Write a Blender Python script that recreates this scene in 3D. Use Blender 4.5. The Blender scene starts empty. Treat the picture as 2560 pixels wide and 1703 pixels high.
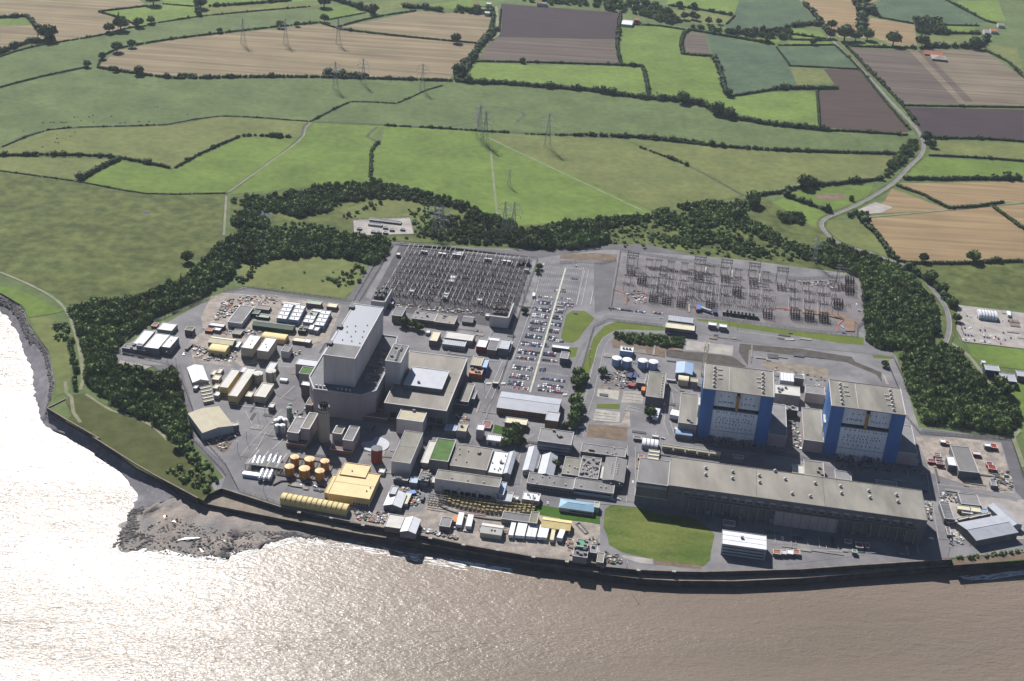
import bpy, bmesh, math, random
import numpy as np
from mathutils import Vector, Matrix
from mathutils.geometry import tessellate_polygon
random.seed(7); np.random.seed(7)
rad = math.radians
sc = bpy.context.scene

# ---------------------------------------------------------------- camera, sky, sun
CAMZ = 700.0
FPX, PITCH, ROLL = 3368.0, rad(27.716), rad(3.845)
cp, sp = math.cos(PITCH), math.sin(PITCH)
_F = Vector((0, cp, -sp)); _R = Vector((1, 0, 0)); _U = Vector((0, sp, cp))
CR = _R*math.cos(ROLL) + _U*math.sin(ROLL)
CU = -_R*math.sin(ROLL) + _U*math.cos(ROLL)
CF = _F
cam = bpy.data.cameras.new('camera'); camo = bpy.data.objects.new('camera', cam)
sc.collection.objects.link(camo); sc.camera = camo
cam.sensor_width = 36.0; cam.lens = FPX/2560*36.0; cam.clip_start = 5; cam.clip_end = 60000
M = Matrix.Identity(4)
for i in range(3):
    M[i][0] = CR[i]; M[i][1] = CU[i]; M[i][2] = -CF[i]
M[2][3] = CAMZ
camo.matrix_world = M

SUN_EL, SUN_AZ = rad(40.5), rad(-23.0)      # azimuth from +Y towards +X
sunv = Vector((math.sin(SUN_AZ)*math.cos(SUN_EL), math.cos(SUN_AZ)*math.cos(SUN_EL), math.sin(SUN_EL)))
sl = bpy.data.lights.new('sun', 'SUN'); sl.energy = 5.0; sl.angle = rad(0.53); sl.color = (1.0, 0.965, 0.91)
so = bpy.data.objects.new('sun', sl); sc.collection.objects.link(so)
so.rotation_euler = sunv.to_track_quat('Z', 'Y').to_euler(); so.location = (0, 0, 900)
wd = bpy.data.worlds.new('World'); sc.world = wd; wd.use_nodes = True
nt = wd.node_tree; bg = nt.nodes['Background']
sky = nt.nodes.new('ShaderNodeTexSky'); sky.sky_type = 'NISHITA'; sky.sun_disc = False
sky.sun_elevation = SUN_EL; sky.sun_rotation = SUN_AZ; sky.air_density = 0.7; sky.dust_density = 0.2; sky.ozone_density = 1.5; sky.altitude = 300
nt.links.new(sky.outputs[0], bg.inputs[0]); bg.inputs[1].default_value = 0.055
vs = sc.view_settings; sc.display_settings.display_device = 'sRGB'
vs.view_transform = 'Standard'; vs.look = 'None'; vs.exposure = 0.90; vs.gamma = 1.0; vs.use_curve_mapping = False
sc.cycles.use_denoising = True
sc.cycles.max_bounces = 5; sc.cycles.diffuse_bounces = 3; sc.cycles.glossy_bounces = 2
sc.cycles.volume_bounces = 0; sc.cycles.sample_clamp_indirect = 4

# ---------------------------------------------------------------- surveying: photo tile -> point on a level plane
TILES = {'A': (400, 600, 3.92), 'B': (900, 600, 3.92), 'C': (1400, 600, 3.92), 'D': (1960, 600, 3.92), 'E': (400, 950, 3.92),
         'F': (900, 950, 3.92), 'G': (1400, 950, 3.92), 'H': (1960, 950, 3.92), 'I': (0, 700, 3.92), 'J': (0, 1050, 2.61333),
         'K': (900, 1250, 3.92), 'L': (1400, 1200, 3.92), 'M': (1960, 1250, 3.92), 'N': (0, 0, 2.45), 'O': (800, 0, 2.45),
         'P': (1600, 0, 2.45), 'W': (0, 0, 0.9207), 'Z': (720, 740, 4.9), 'Y': (1500, 880, 4.9), 'X': (1240, 780, 9.8),
         'V': (920, 610, 5.6), 'U': (1520, 620, 5.6)}
def G(t, x, y, z=0.0):
    ox, oy, s = TILES[t]
    d = CF*FPX + CR*(ox + x/s - 1280) - CU*(oy + y/s - 851.5)
    return Vector((0, 0, CAMZ)) + d*((z - CAMZ)/d.z)
def PL(spec, z=0.0):
    """'I 0,130 150,190 J 3,4' -> list of points"""
    out, t = [], 'W'
    for w in spec.split():
        if w in TILES: t = w
        else:
            a, b = w.split(','); out.append(G(t, float(a), float(b), z))
    return out
GA = rad(7.2)
UX = Vector((math.cos(GA), -math.sin(GA), 0)); WY = Vector((math.sin(GA), math.cos(GA), 0))

# ---------------------------------------------------------------- materials
MATS = {}
def mat(name, col, rough=0.85, var=0.18, scale=0.15, col2=None, metal=0.0, spec=0.3, bump=0.0, bscale=1.0, streak=None, fine=0.0, coarse=0.0, fsc=0.9):
    if name in MATS: return MATS[name]
    m = bpy.data.materials.new(name); m.use_nodes = True; MATS[name] = m
    n = m.node_tree.nodes; l = m.node_tree.links; b = n['Principled BSDF']
    b.inputs['Roughness'].default_value = rough; b.inputs['Metallic'].default_value = metal
    b.inputs['Specular IOR Level'].default_value = spec
    g = n.new('ShaderNodeNewGeometry'); src = g.outputs['Position']
    if streak:
        mp = n.new('ShaderNodeMapping'); mp.inputs['Rotation'].default_value = (0, 0, streak[0]); mp.inputs['Scale'].default_value = streak[1]
        l.new(src, mp.inputs[0]); ssrc = mp.outputs[0]
    else: ssrc = src
    c2 = col2 or tuple(c*(1-var) for c in col); c1 = col if col2 else tuple(min(c*(1+var), 1) for c in col)
    no = n.new('ShaderNodeTexNoise'); no.inputs['Scale'].default_value = scale; no.inputs['Detail'].default_value = 6; no.inputs['Roughness'].default_value = 0.62
    l.new(ssrc, no.inputs['Vector'])
    cr = n.new('ShaderNodeValToRGB'); cr.color_ramp.elements[0].position = 0.36; cr.color_ramp.elements[1].position = 0.64
    cr.color_ramp.elements[0].color = (*c2, 1); cr.color_ramp.elements[1].color = (*c1, 1)
    l.new(no.outputs['Fac'], cr.inputs[0]); out = cr.outputs[0]
    for amt, s_ in ((fine, fsc), (coarse, 0.012)):
        if amt:
            n2 = n.new('ShaderNodeTexNoise'); n2.inputs['Scale'].default_value = s_; n2.inputs['Detail'].default_value = 4
            l.new(src, n2.inputs['Vector'])
            mr = n.new('ShaderNodeMapRange'); mr.inputs[1].default_value = 0.3; mr.inputs[2].default_value = 0.7
            mr.inputs[3].default_value = 1-amt; mr.inputs[4].default_value = 1+amt; l.new(n2.outputs['Fac'], mr.inputs[0])
            mx = n.new('ShaderNodeVectorMath'); mx.operation = 'SCALE'; l.new(out, mx.inputs[0]); l.new(mr.outputs[0], mx.inputs['Scale']); out = mx.outputs[0]
    l.new(out, b.inputs['Base Color'])
    if bump:
        n3 = n.new('ShaderNodeTexNoise'); n3.inputs['Scale'].default_value = bscale; n3.inputs['Detail'].default_value = 5
        l.new(src, n3.inputs['Vector']); bp = n.new('ShaderNodeBump'); bp.inputs['Strength'].default_value = 1.0
        bp.inputs['Distance'].default_value = bump; l.new(n3.outputs['Fac'], bp.inputs['Height']); l.new(bp.outputs[0], b.inputs['Normal'])
    return m
def attr_tint(m, lo, hi):
    n = m.node_tree.nodes; l = m.node_tree.links; b = n['Principled BSDF']
    src = b.inputs['Base Color'].links[0].from_socket
    a = n.new('ShaderNodeAttribute'); a.attribute_name = 'tint'
    mr = n.new('ShaderNodeMapRange'); mr.inputs[3].default_value = lo; mr.inputs[4].default_value = hi; l.new(a.outputs['Fac'], mr.inputs[0])
    mx = n.new('ShaderNodeVectorMath'); mx.operation = 'SCALE'; l.new(src, mx.inputs[0]); l.new(mr.outputs[0], mx.inputs['Scale']); l.new(mx.outputs[0], b.inputs['Base Color'])
# ground kinds
def S(r, g, b_, k_=1.0):   # sRGB 0-255 of the sunlit surface -> albedo guess
    f = lambda c: ((c/255+0.055)/1.055)**2.4 if c > 10 else c/3294
    return tuple(f(c)*0.60*k_ for c in (r, g, b_))
grass_f = dict(rough=0.95, scale=0.02, fsc=0.09, fine=0.15, coarse=0.14, spec=0.1)
FM = {
 'g1': mat('bright_grass', S(116, 138, 66, 0.92), col2=S(104, 126, 60, 0.92), **grass_f),
 'g2': mat('pasture_grass', S(108, 124, 78, 0.92), col2=S(96, 112, 70, 0.92), **grass_f),
 'g3': mat('olive_grass', S(124, 130, 78, 0.92), col2=S(110, 120, 72, 0.92), **grass_f),
 'g4': mat('rough_grass', S(108, 116, 66, 0.92), col2=S(84, 96, 54, 0.92), rough=0.95, scale=0.035, fsc=0.07, fine=0.2, coarse=0.15, spec=0.1),
 'gl': mat('light_grass', S(122, 144, 70, 0.92), col2=S(110, 132, 66, 0.92), **grass_f),
 'bg': mat('blue_green_crop', S(92, 112, 84, 0.92), col2=S(78, 98, 76, 0.92), **grass_f),
 't': mat('stubble', S(166, 150, 120, 0.90), col2=S(124, 112, 90, 0.90), rough=0.95, scale=0.07, streak=(rad(4), (0.04, 1, 1)), fine=0.05, coarse=0.1, spec=0.1),
 't2': mat('golden_stubble', S(172, 148, 112, 0.92), col2=S(140, 120, 92, 0.92), rough=0.95, scale=0.09, streak=(rad(7), (0.04, 1, 1)), fine=0.05, coarse=0.1, spec=0.1),
 't3': mat('drilled_stubble', S(152, 138, 118, 0.90), col2=S(112, 102, 90, 0.90), rough=0.95, scale=0.08, streak=(rad(-62), (0.03, 1, 1)), fine=0.05, coarse=0.1, spec=0.1),
 'br': mat('ploughed_soil', S(98, 82, 76, 0.8), col2=S(84, 70, 66, 0.8), rough=0.95, scale=0.2, streak=(rad(5), (0.05, 1, 1)), fine=0.06, coarse=0.08, spec=0.1),
 'pu': mat('dark_soil', S(88, 74, 78, 0.74), col2=S(74, 63, 68, 0.74), rough=0.95, scale=0.2, streak=(rad(85), (0.05, 1, 1)), fine=0.06, coarse=0.08, spec=0.1),
 'brt': mat('tan_soil', S(122, 110, 100, 0.92), col2=S(90, 80, 76, 0.92), rough=0.95, scale=0.08, streak=(rad(-62), (0.03, 1, 1)), fine=0.06, coarse=0.08, spec=0.1),
 'lawn': mat('lawn', S(112, 126, 58, 0.92), col2=S(98, 112, 50, 0.92), rough=0.95, scale=0.05, fine=0.08, spec=0.1),
 'lawng': mat('green_lawn', S(78, 112, 42, 0.92), col2=S(64, 98, 36, 0.92), rough=0.95, scale=0.05, fine=0.08, spec=0.1),
 'field': mat('sports_turf', S(118, 126, 66, 0.95), col2=S(84, 104, 48, 0.95), rough=0.95, scale=0.05, streak=(rad(8), (.35, 1, 1)), fine=0.14, fsc=.3, coarse=0.1, spec=0.1),
 'bank': mat('bank_grass', S(98, 102, 62, 0.92), col2=S(80, 86, 48, 0.92), rough=0.95, scale=0.06, fine=0.15, spec=0.1),
}
m_asph = mat('asphalt', S(140, 138, 140), col2=S(112, 110, 114), rough=0.9, scale=0.03, fine=0.07, coarse=0.10)
m_cpark = mat('car_park_asphalt', S(126, 124, 128), col2=S(106, 104, 110), rough=0.9, scale=0.06, fine=0.06)
m_asphd = mat('dark_asphalt', S(110, 108, 112), col2=S(94, 92, 97), rough=0.9, scale=0.05, fine=0.06)
m_conc = mat('concrete', S(180, 173, 166), col2=S(150, 144, 142), rough=0.9, scale=0.06, fine=0.09, coarse=0.06)
m_yard = mat('gravel_yard', S(180, 168, 156), col2=S(136, 128, 124), rough=0.95, scale=0.09, fine=0.14)
m_sub = mat('substation_gravel', S(96, 91, 94), col2=S(80, 77, 81), rough=0.95, scale=0.08, fine=0.08)
m_dirt = mat('brown_dirt', S(134, 114, 96), col2=S(104, 90, 76), rough=0.95, scale=0.08, fine=0.12)
m_track = mat('farm_track', S(144, 142, 120), col2=S(118, 124, 92), rough=0.95, scale=0.06)
m_road = mat('road_surface', S(128, 127, 130), col2=S(112, 111, 115), rough=0.9, scale=0.05)
m_kerb = mat('kerb_concrete', S(176, 172, 164), rough=0.9)
m_ditch = mat('ditch_reeds', S(62, 68, 54), col2=S(86, 92, 70), rough=0.95, scale=0.07)
m_mark = mat('road_paint', (0.42, 0.42, 0.41), rough=0.7, var=0.1)
m_divid = mat('pale_path', S(204, 204, 188), rough=0.9)
m_shing = mat('shingle', S(134, 130, 134), col2=S(106, 103, 112), rough=0.9, scale=0.10, fine=0.16, coarse=0.10, bump=0.15, bscale=0.7)
m_fore = mat('foreshore', S(140, 124, 112), col2=S(92, 90, 92), rough=0.75, scale=0.045, fine=0.28, bump=0.5, bscale=0.35, spec=0.5)
m_rock = mat('rock', S(130, 124, 122), col2=S(92, 88, 90), rough=0.9, scale=0.4)
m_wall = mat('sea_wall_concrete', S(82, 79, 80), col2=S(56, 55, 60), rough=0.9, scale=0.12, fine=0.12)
m_ledge = mat('ledge_concrete', S(152, 140, 124), col2=S(122, 112, 102), rough=0.9, scale=0.12, fine=0.10)

def c(name, r, g, b_, rough=0.8, var=0.08, scale=0.12, **k): return mat(name, S(r, g, b_), rough=rough, var=var, scale=scale, fine=0.05, **k)
C = {
 'white': c('white_sheet', 232, 234, 240, 0.6), 'offw': c('off_white_sheet', 206, 202, 196, 0.7), 'cream': c('cream_sheet', 218, 210, 180, 0.7),
 'yel': c('yellow_sheet', 226, 202, 134, 0.65), 'tan': c('tan_sheet', 232, 202, 144, 0.65), 'beige': c('beige_sheet', 182, 172, 146, 0.7), 'pbeige': c('pale_beige_wall', 196, 186, 168, 0.8),
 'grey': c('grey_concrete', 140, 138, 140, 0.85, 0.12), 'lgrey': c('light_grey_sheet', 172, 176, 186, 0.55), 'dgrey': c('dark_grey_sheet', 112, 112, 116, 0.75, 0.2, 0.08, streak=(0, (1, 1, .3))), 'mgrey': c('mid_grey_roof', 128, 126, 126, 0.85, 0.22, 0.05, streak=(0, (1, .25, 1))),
 'broof': c('brown_felt_roof', 150, 144, 136, 0.9, 0.2, 0.05, streak=(0, (1, .3, 1))), 'gbroof': c('grey_brown_roof', 142, 138, 130, 0.9, 0.24, 0.06, streak=(0, (1, .3, 1))), 'hroof': c('metal_hall_roof', 134, 140, 154, 0.5, 0.06, 0.06, streak=(0, (1, .12, 1))),
 'bwall': c('brown_concrete', 128, 112, 106, 0.9, 0.12), 'lwall': c('ribbed_concrete_wall', 214, 206, 204, 0.8, 0.10, 0.09, streak=(0, (1, 1, .15))), 'pwall': c('plum_grey_concrete', 176, 164, 164, 0.85, 0.10, 0.08, streak=(0, (1, 1, .15))),
 'brick': c('brown_brick', 150, 112, 84, 0.9, 0.12), 'red': c('red_paint', 150, 44, 38, 0.6), 'orange': c('orange_paint', 214, 128, 70, 0.7), 'otank': c('ochre_tank', 196, 138, 62, 0.6, 0.10), 'otop': c('ochre_tank_roof', 226, 190, 132, 0.6),
 'blue': c('strong_blue_sheet', 66, 118, 186, 0.5, 0.14, 0.09, streak=(0, (1, 1, .2))), 'lblue': c('pale_blue_sheet', 150, 178, 214, 0.55), 'broofb': c('blue_roof', 128, 170, 196, 0.6), 'green': c('green_roof', 96, 112, 98, 0.8), 'mossy': c('mossy_roof', 86, 118, 62, 0.95, 0.2), 'pgreen': c('pale_green_sheet', 150, 168, 148, 0.7),
 'cgrey': c('reactor_panel_grey', 244, 248, 254, 0.7, 0.07, 0.10, streak=(0, (1, 1, .2))), 'psteel': c('pylon_steel', 168, 170, 174, 0.6), 'steel': c('galvanised_steel', 104, 102, 108, 0.5, metal=0.3), 'dsteel': c('dark_steel', 74, 72, 80, 0.6), 'silver': c('silver_vessel', 200, 204, 212, 0.35, metal=0.5), 'rail': c('roof_rim', 206, 204, 204, 0.7),
 'glass': mat('dark_glass', (0.02, 0.025, 0.035), rough=0.15, var=0.1, spec=0.6), 'pglass': mat('pale_glazing', S(150, 152, 170), rough=0.35, spec=0.6), 'black': mat('opening_dark', (0.015, 0.015, 0.02), rough=0.9),
 'rust': c('rusty_red', 168, 104, 76, 0.85, 0.2, 0.6), 'ins': c('insulator_glaze', 92, 76, 72, 0.4), 'tube': c('aluminium_tube', 206, 204, 206, 0.45), 'navy': c('navy_paint', 40, 52, 110, 0.5), 'sgreen': c('signal_green', 70, 150, 110, 0.6), 'dgreen': c('dark_green_sheet', 44, 74, 52, 0.8), 'wetyel': c('yellowish_steel', 168, 152, 110, 0.7, 0.25, 0.6),
}

# ---------------------------------------------------------------- object helpers
col = sc.collection
def link(name, me, parent=None, loc=(0, 0, 0), rz=0.0):
    o = bpy.data.objects.new(name, me); col.objects.link(o)
    if parent is not None: o.parent = parent
    o.location = loc; o.rotation_euler = (0, 0, rz); return o
def tag(o, label=None, cat=None, group=None, kind=None):
    if label: o['label'] = label
    if cat: o['category'] = cat
    if group: o['group'] = group
    if kind: o['kind'] = kind
    return o
def thing(name, label, cat, loc=(0, 0, 0), rz=0.0, group=None):
    return tag(link(name, None, None, loc, rz), label, cat, group)
class MB:
    def __init__(s): s.v = []; s.f = []; s.m = []
    def add(s, vs_, fs, mi=0):
        k = len(s.v); s.v += [tuple(q) for q in vs_]; s.f += [tuple(i+k for i in f) for f in fs]; s.m += [mi]*len(fs); return s
    def box(s, x0, y0, z0, x1, y1, z1, mi=0, tx=0, ty=0):
        return s.add([(x0, y0, z0), (x1, y0, z0), (x1, y1, z0), (x0, y1, z0), (x0+tx, y0+ty, z1), (x1-tx, y0+ty, z1), (x1-tx, y1-ty, z1), (x0+tx, y1-ty, z1)],
                     [(0, 3, 2, 1), (4, 5, 6, 7), (0, 1, 5, 4), (1, 2, 6, 5), (2, 3, 7, 6), (3, 0, 4, 7)], mi)
    def prism(s, pts, z0, z1, mi=0, mtop=None):
        n = len(pts); s.add([(p[0], p[1], z0) for p in pts]+[(p[0], p[1], z1) for p in pts], [(i, (i+1) % n, n+(i+1) % n, n+i) for i in range(n)], mi)
        tr = tessellate_polygon([[Vector((p[0], p[1], 0)) for p in pts]])
        return s.add([(p[0], p[1], z1) for p in pts], [t for t in tr], mi if mtop is None else mtop)
    def cyl(s, x, y, z0, z1, r, n=16, mi=0, r2=None, mtop=None):
        r2 = r if r2 is None else r2; vs_ = []
        for z, q in ((z0, r), (z1, r2)): vs_ += [(x+q*math.cos(2*math.pi*i/n), y+q*math.sin(2*math.pi*i/n), z) for i in range(n)]
        s.add(vs_, [(i, (i+1) % n, n+(i+1) % n, n+i) for i in range(n)], mi); s.add(vs_[n:], [tuple(range(n))], mi if mtop is None else mtop); return s
    def bar(s, a, b, w=0.2, mi=0):
        a = Vector(a); b = Vector(b); d = (b-a)
        if d.length < 1e-6: return s
        d.normalize(); u = d.cross(Vector((0, 0, 1)) if abs(d.z) < 0.9 else Vector((1, 0, 0))).normalized()*(w/2); v = d.cross(u).normalized()*(w/2)
        q = [a+u+v, a-u+v, a-u-v, a+u-v, b+u+v, b-u+v, b-u-v, b+u-v]
        return s.add(q, [(0, 1, 5, 4), (1, 2, 6, 5), (2, 3, 7, 6), (3, 0, 4, 7), (3, 2, 1, 0), (4, 5, 6, 7)], mi)
    def hcyl(s, x, y0, y1, z, r, n=12, mi=0, axis='y'):
        vs_ = []
        for y in (y0, y1):
            for i in range(n):
                a = 2*math.pi*i/n; p = (x+r*math.cos(a), y, z+r*math.sin(a)); vs_.append(p if axis == 'y' else (p[1], p[0], p[2]))
        e = 0.35*r
        return s.add(vs_, [(i, (i+1) % n, n+(i+1) % n, n+i) for i in range(n)]+[tuple(range(n)), tuple(range(n, 2*n))], mi)
    def mesh(s, name, mats, smooth=False):
        me = bpy.data.meshes.new(name); me.from_pydata(s.v, [], s.f)
        for m_ in (mats if isinstance(mats, (list, tuple)) else [mats]): me.materials.append(m_)
        me.polygons.foreach_set('material_index', s.m)
        if smooth: me.polygons.foreach_set('use_smooth', [True]*len(s.f))
        bm = bmesh.new(); bm.from_mesh(me); bmesh.ops.recalc_face_normals(bm, faces=bm.faces); bm.to_mesh(me); bm.free()
        return me
    def obj(s, name, mats, parent=None, loc=(0, 0, 0), rz=0.0, smooth=False): return link(name, s.mesh(name, mats, smooth), parent, loc, rz)
_sheet = [0]
def sheet(name, pts, m, z=None, kind='structure', label=None):
    """a level sheet of ground, each one 4 mm above the sheet before it"""
    if z is None: _sheet[0] += 1; z = _sheet[0]*0.004
    tr = tessellate_polygon([[Vector((p[0], p[1], 0)) for p in pts]])
    me = bpy.data.meshes.new(name); fs = []
    for t in tr:
        a, b, c_ = [pts[i] for i in t]
        cr = (b[0]-a[0])*(c_[1]-a[1])-(b[1]-a[1])*(c_[0]-a[0]); fs.append(tuple(t) if cr > 0 else tuple(reversed(t)))
    me.from_pydata([(p[0], p[1], z) for p in pts], [], fs); me.materials.append(m)
    o = link(name, me); o['kind'] = kind
    if label: o['label'] = label
    return o
def smoothline(pts, step=12.0):
    out = []
    n = len(pts)
    for i in range(n-1):
        p0, p1, p2, p3 = pts[max(i-1, 0)], pts[i], pts[i+1], pts[min(i+2, n-1)]
        k = max(1, int((p2-p1).length/step))
        for j in range(k):
            t = j/k; out.append(0.5*((2*p1)+(p2-p0)*t+(2*p0-5*p1+4*p2-p3)*t*t+(3*p1-p0-3*p2+p3)*t*t*t))
    out.append(pts[-1]); return out
def strip(name, pts, w, m, smooth=True, kind='structure', off=0.0, label=None):
    if smooth: pts = smoothline(pts)
    _sheet[0] += 1; z = _sheet[0]*0.004; v = []; n = len(pts)
    for i, p in enumerate(pts):
        d = (pts[min(i+1, n-1)]-pts[max(i-1, 0)]); d.z = 0; d.normalize(); q = Vector((-d.y, d.x, 0))
        v += [tuple((p+q*(off+w/2)).xy)+(z,), tuple((p+q*(off-w/2)).xy)+(z,)]
    me = bpy.data.meshes.new(name); me.from_pydata(v, [], [(2*i, 2*i+1, 2*i+3, 2*i+2) for i in range(n-1)]); me.materials.append(m)
    me.update(); o = link(name, me); o['kind'] = kind
    return o
ORD = 'first second third fourth fifth sixth seventh eighth ninth tenth eleventh twelfth thirteenth fourteenth fifteenth sixteenth seventeenth eighteenth nineteenth twentieth twenty-first twenty-second twenty-third twenty-fourth twenty-fifth twenty-sixth twenty-seventh twenty-eighth twenty-ninth thirtieth'.split()
# ================================================================ LAND, SEA AND SHORE
SEA = -11.5
m_sea = bpy.data.materials.new('muddy_sea'); m_sea.use_nodes = True
n = m_sea.node_tree.nodes; l = m_sea.node_tree.links; b = n['Principled BSDF']
g = n.new('ShaderNodeNewGeometry')
no = n.new('ShaderNodeTexNoise'); no.inputs['Scale'].default_value = 0.006; no.inputs['Detail'].default_value = 5
mpc = n.new('ShaderNodeMapping'); mpc.inputs['Rotation'].default_value = (0, 0, rad(-12)); mpc.inputs['Scale'].default_value = (0.35, 1, 1)
l.new(g.outputs['Position'], mpc.inputs[0]); l.new(mpc.outputs[0], no.inputs['Vector'])
cr = n.new('ShaderNodeValToRGB'); cr.color_ramp.elements[0].position = 0.35; cr.color_ramp.elements[1].position = 0.65
cr.color_ramp.elements[0].color = (*S(126, 114, 101), 1); cr.color_ramp.elements[1].color = (*S(141, 126, 114), 1)
l.new(no.outputs['Fac'], cr.inputs[0]); l.new(cr.outputs[0], b.inputs['Base Color'])
b.inputs['Roughness'].default_value = 0.31; b.inputs['IOR'].default_value = 1.34; b.inputs['Specular IOR Level'].default_value = 0.40
slk = n.new('ShaderNodeTexNoise'); slk.inputs['Scale'].default_value = 0.007; slk.inputs['Detail'].default_value = 3; slk.inputs['Distortion'].default_value = 1.2
mps = n.new('ShaderNodeMapping'); mps.inputs['Rotation'].default_value = (0, 0, rad(-16)); mps.inputs['Scale'].default_value = (0.22, 1, 1)
l.new(g.outputs['Position'], mps.inputs[0]); l.new(mps.outputs[0], slk.inputs['Vector'])
slm = n.new('ShaderNodeMapRange'); slm.inputs[1].default_value = 0.38; slm.inputs[2].default_value = 0.58; slm.inputs[3].default_value = 0.62; slm.inputs[4].default_value = 1.0
l.new(slk.outputs['Fac'], slm.inputs[0])
prev = None
for sc_, dist, sx, ang in ((0.05, 1.1, 0.35, -12), (0.18, 0.9, 0.4, 8), (0.6, 0.6, 0.45, -18)):
    mp = n.new('ShaderNodeMapping'); mp.inputs['Rotation'].default_value = (0, 0, rad(ang)); mp.inputs['Scale'].default_value = (sx, 1, 1)
    l.new(g.outputs['Position'], mp.inputs[0])
    t = n.new('ShaderNodeTexNoise'); t.inputs['Scale'].default_value = sc_; t.inputs['Detail'].default_value = 5; t.inputs['Distortion'].default_value = 0.6
    l.new(mp.outputs[0], t.inputs['Vector']); bp = n.new('ShaderNodeBump'); bp.inputs['Distance'].default_value = dist
    l.new(t.outputs['Fac'], bp.inputs['Height'])
    l.new(slm.outputs[0], bp.inputs['Strength'])
    if prev: l.new(prev, bp.inputs['Normal'])
    prev = bp.outputs[0]
l.new(prev, b.inputs['Normal'])
me = bpy.data.meshes.new('sea'); me.from_pydata([(-11000, -11000, SEA), (11000, -11000, SEA), (11000, 11000, SEA), (-11000, 11000, SEA)], [], [(0, 1, 2, 3)])
me.materials.append(m_sea); tag(link('sea', me), kind='structure')

coastL = PL('I 0,130 150,190 240,290 280,420 370,560 470,690 515,850 540,1000 500,1180 460,1260 640,1370 980,1565')
coastR = PL('J 600,112 880,290 1000,360 1170,450 1290,515 1400,470 1450,450 1830,570 2352,680 K 370,300 1010,440 1700,560 2352,630 L 420,850 770,885 1130,900 1400,905 2352,880 M 700,645 1640,585 1665,640 2352,590')
coast = coastL + coastR
c0, c1 = coast[0], coast[-1]
ground_pts = [Vector((-10500, 10500, 0)), Vector((-10500, c0.y+2600, 0)), Vector((c0.x-400, c0.y+150, 0))] + coast + [Vector((c1.x+400, c1.y+60, 0)), Vector((10500, c1.y-900, 0)), Vector((10500, 10500, 0))]
sheet('ground', ground_pts, FM['g2'], z=-0.01)

def surf(name, rows, m, kind='structure', bumpy=0.0):
    """rows of equal point counts joined into a surface"""
    v = []; nrow = len(rows); k = len(rows[0])
    for r_ in rows: v += [tuple(p) for p in r_]
    if bumpy: v = [(x, y, z+random.uniform(-bumpy, bumpy)) for x, y, z in v]
    f = [(a*k+i, a*k+i+1, (a+1)*k+i+1, (a+1)*k+i) for a in range(nrow-1) for i in range(k-1)]
    me = bpy.data.meshes.new(name); me.from_pydata(v, [], f); me.materials.append(m)
    me.polygons.foreach_set('use_smooth', [True]*len(f)); bm = bmesh.new(); bm.from_mesh(me); bmesh.ops.recalc_face_normals(bm, faces=bm.faces); bm.to_mesh(me); bm.free()
    return tag(link(name, me), kind=kind)
pairs = [('I', 0, 130, 0, -1, 'I', 0, 310), ('I', 150, 190, 0, -1, 'I', 80, 370), ('I', 240, 290, 0, -1, 'I', 150, 480), ('I', 280, 420, 0, -1, 'I', 190, 560),
 ('I', 370, 560, 0, -1, 'I', 240, 720), ('I', 470, 690, 0, -1, 'I', 300, 830), ('I', 515, 850, 0, -1, 'I', 325, 980), ('I', 540, 1000, 0, -1, 'I', 340, 1100),
 ('I', 500, 1180, 0, -3, 'I', 360, 1230), ('I', 460, 1260, 0, -5, 'I', 400, 1360), ('I', 640, 1370, 0, -5, 'I', 440, 1440), ('I', 980, 1565, 0, -5.5, 'J', 450, 120),
 ('J', 600, 112, 0, -5.5, 'J', 640, 230), ('J', 880, 290, 0, -5.5, 'J', 780, 340), ('J', 1000, 360, 0, -6, 'J', 900, 490), ('J', 1170, 450, 0, -6.5, 'J', 850, 620),
 ('J', 1250, 505, -5.5, -8, 'J', 750, 830), ('J', 1350, 550, -5.5, -9, 'J', 1150, 880), ('J', 1600, 600, -5.5, -10, 'J', 1420, 910), ('J', 1800, 640, -5.5, -10.8, 'J', 1700, 820),
 ('J', 2000, 675, -5.5, -11.2, 'J', 1900, 765), ('J', 2352, 745, -5.5, -11.8, 'J', 2352, 810), ('K', 600, 430, -5.5, -12.4, 'K', 560, 540), ('K', 1200, 530, -5.5, -13.3, 'K', 1100, 640)]
A_, B_ = [], []
for t, x, y, zu, zt, t2, x2, y2 in pairs:
    p = G(t, x, y, -4.6 if zu == -5.5 else zu); A_.append(Vector((p.x, p.y, max(zt*.88, SEA+.15)))); B_.append(G(t2, x2, y2, SEA))
def dens(P, k=5):
    out = []
    for i in range(len(P)-1): out += [P[i].lerp(P[i+1], j/k) for j in range(k)]
    return out + [P[-1]]
def beach(name, A, B, m, ext=0.35, jag=2.0, rough=0.35):
    A = dens(A); B = dens(B); rows = []
    B = [p+Vector((random.gauss(0, jag), random.gauss(0, jag), 0))*min(1, (p-a).length/45) for p, a in zip(B, A)]
    for q in range(12):
        t = q/10.0
        rows.append([a.lerp(b_, t) + Vector((0, 0, (0.0 if t < 1 else -0.4*(t-1)*10) + (random.gauss(0, rough) if 0 < t < 0.9 else 0))) for a, b_ in zip(A, B)])
    return surf(name, rows, m)
beach('shingle_beach', A_[:16], B_[:16], m_shing)
beach('foreshore', A_[15:], B_[15:], m_fore, jag=4.0, rough=0.6)
WATERLINE = list(B_)
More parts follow.
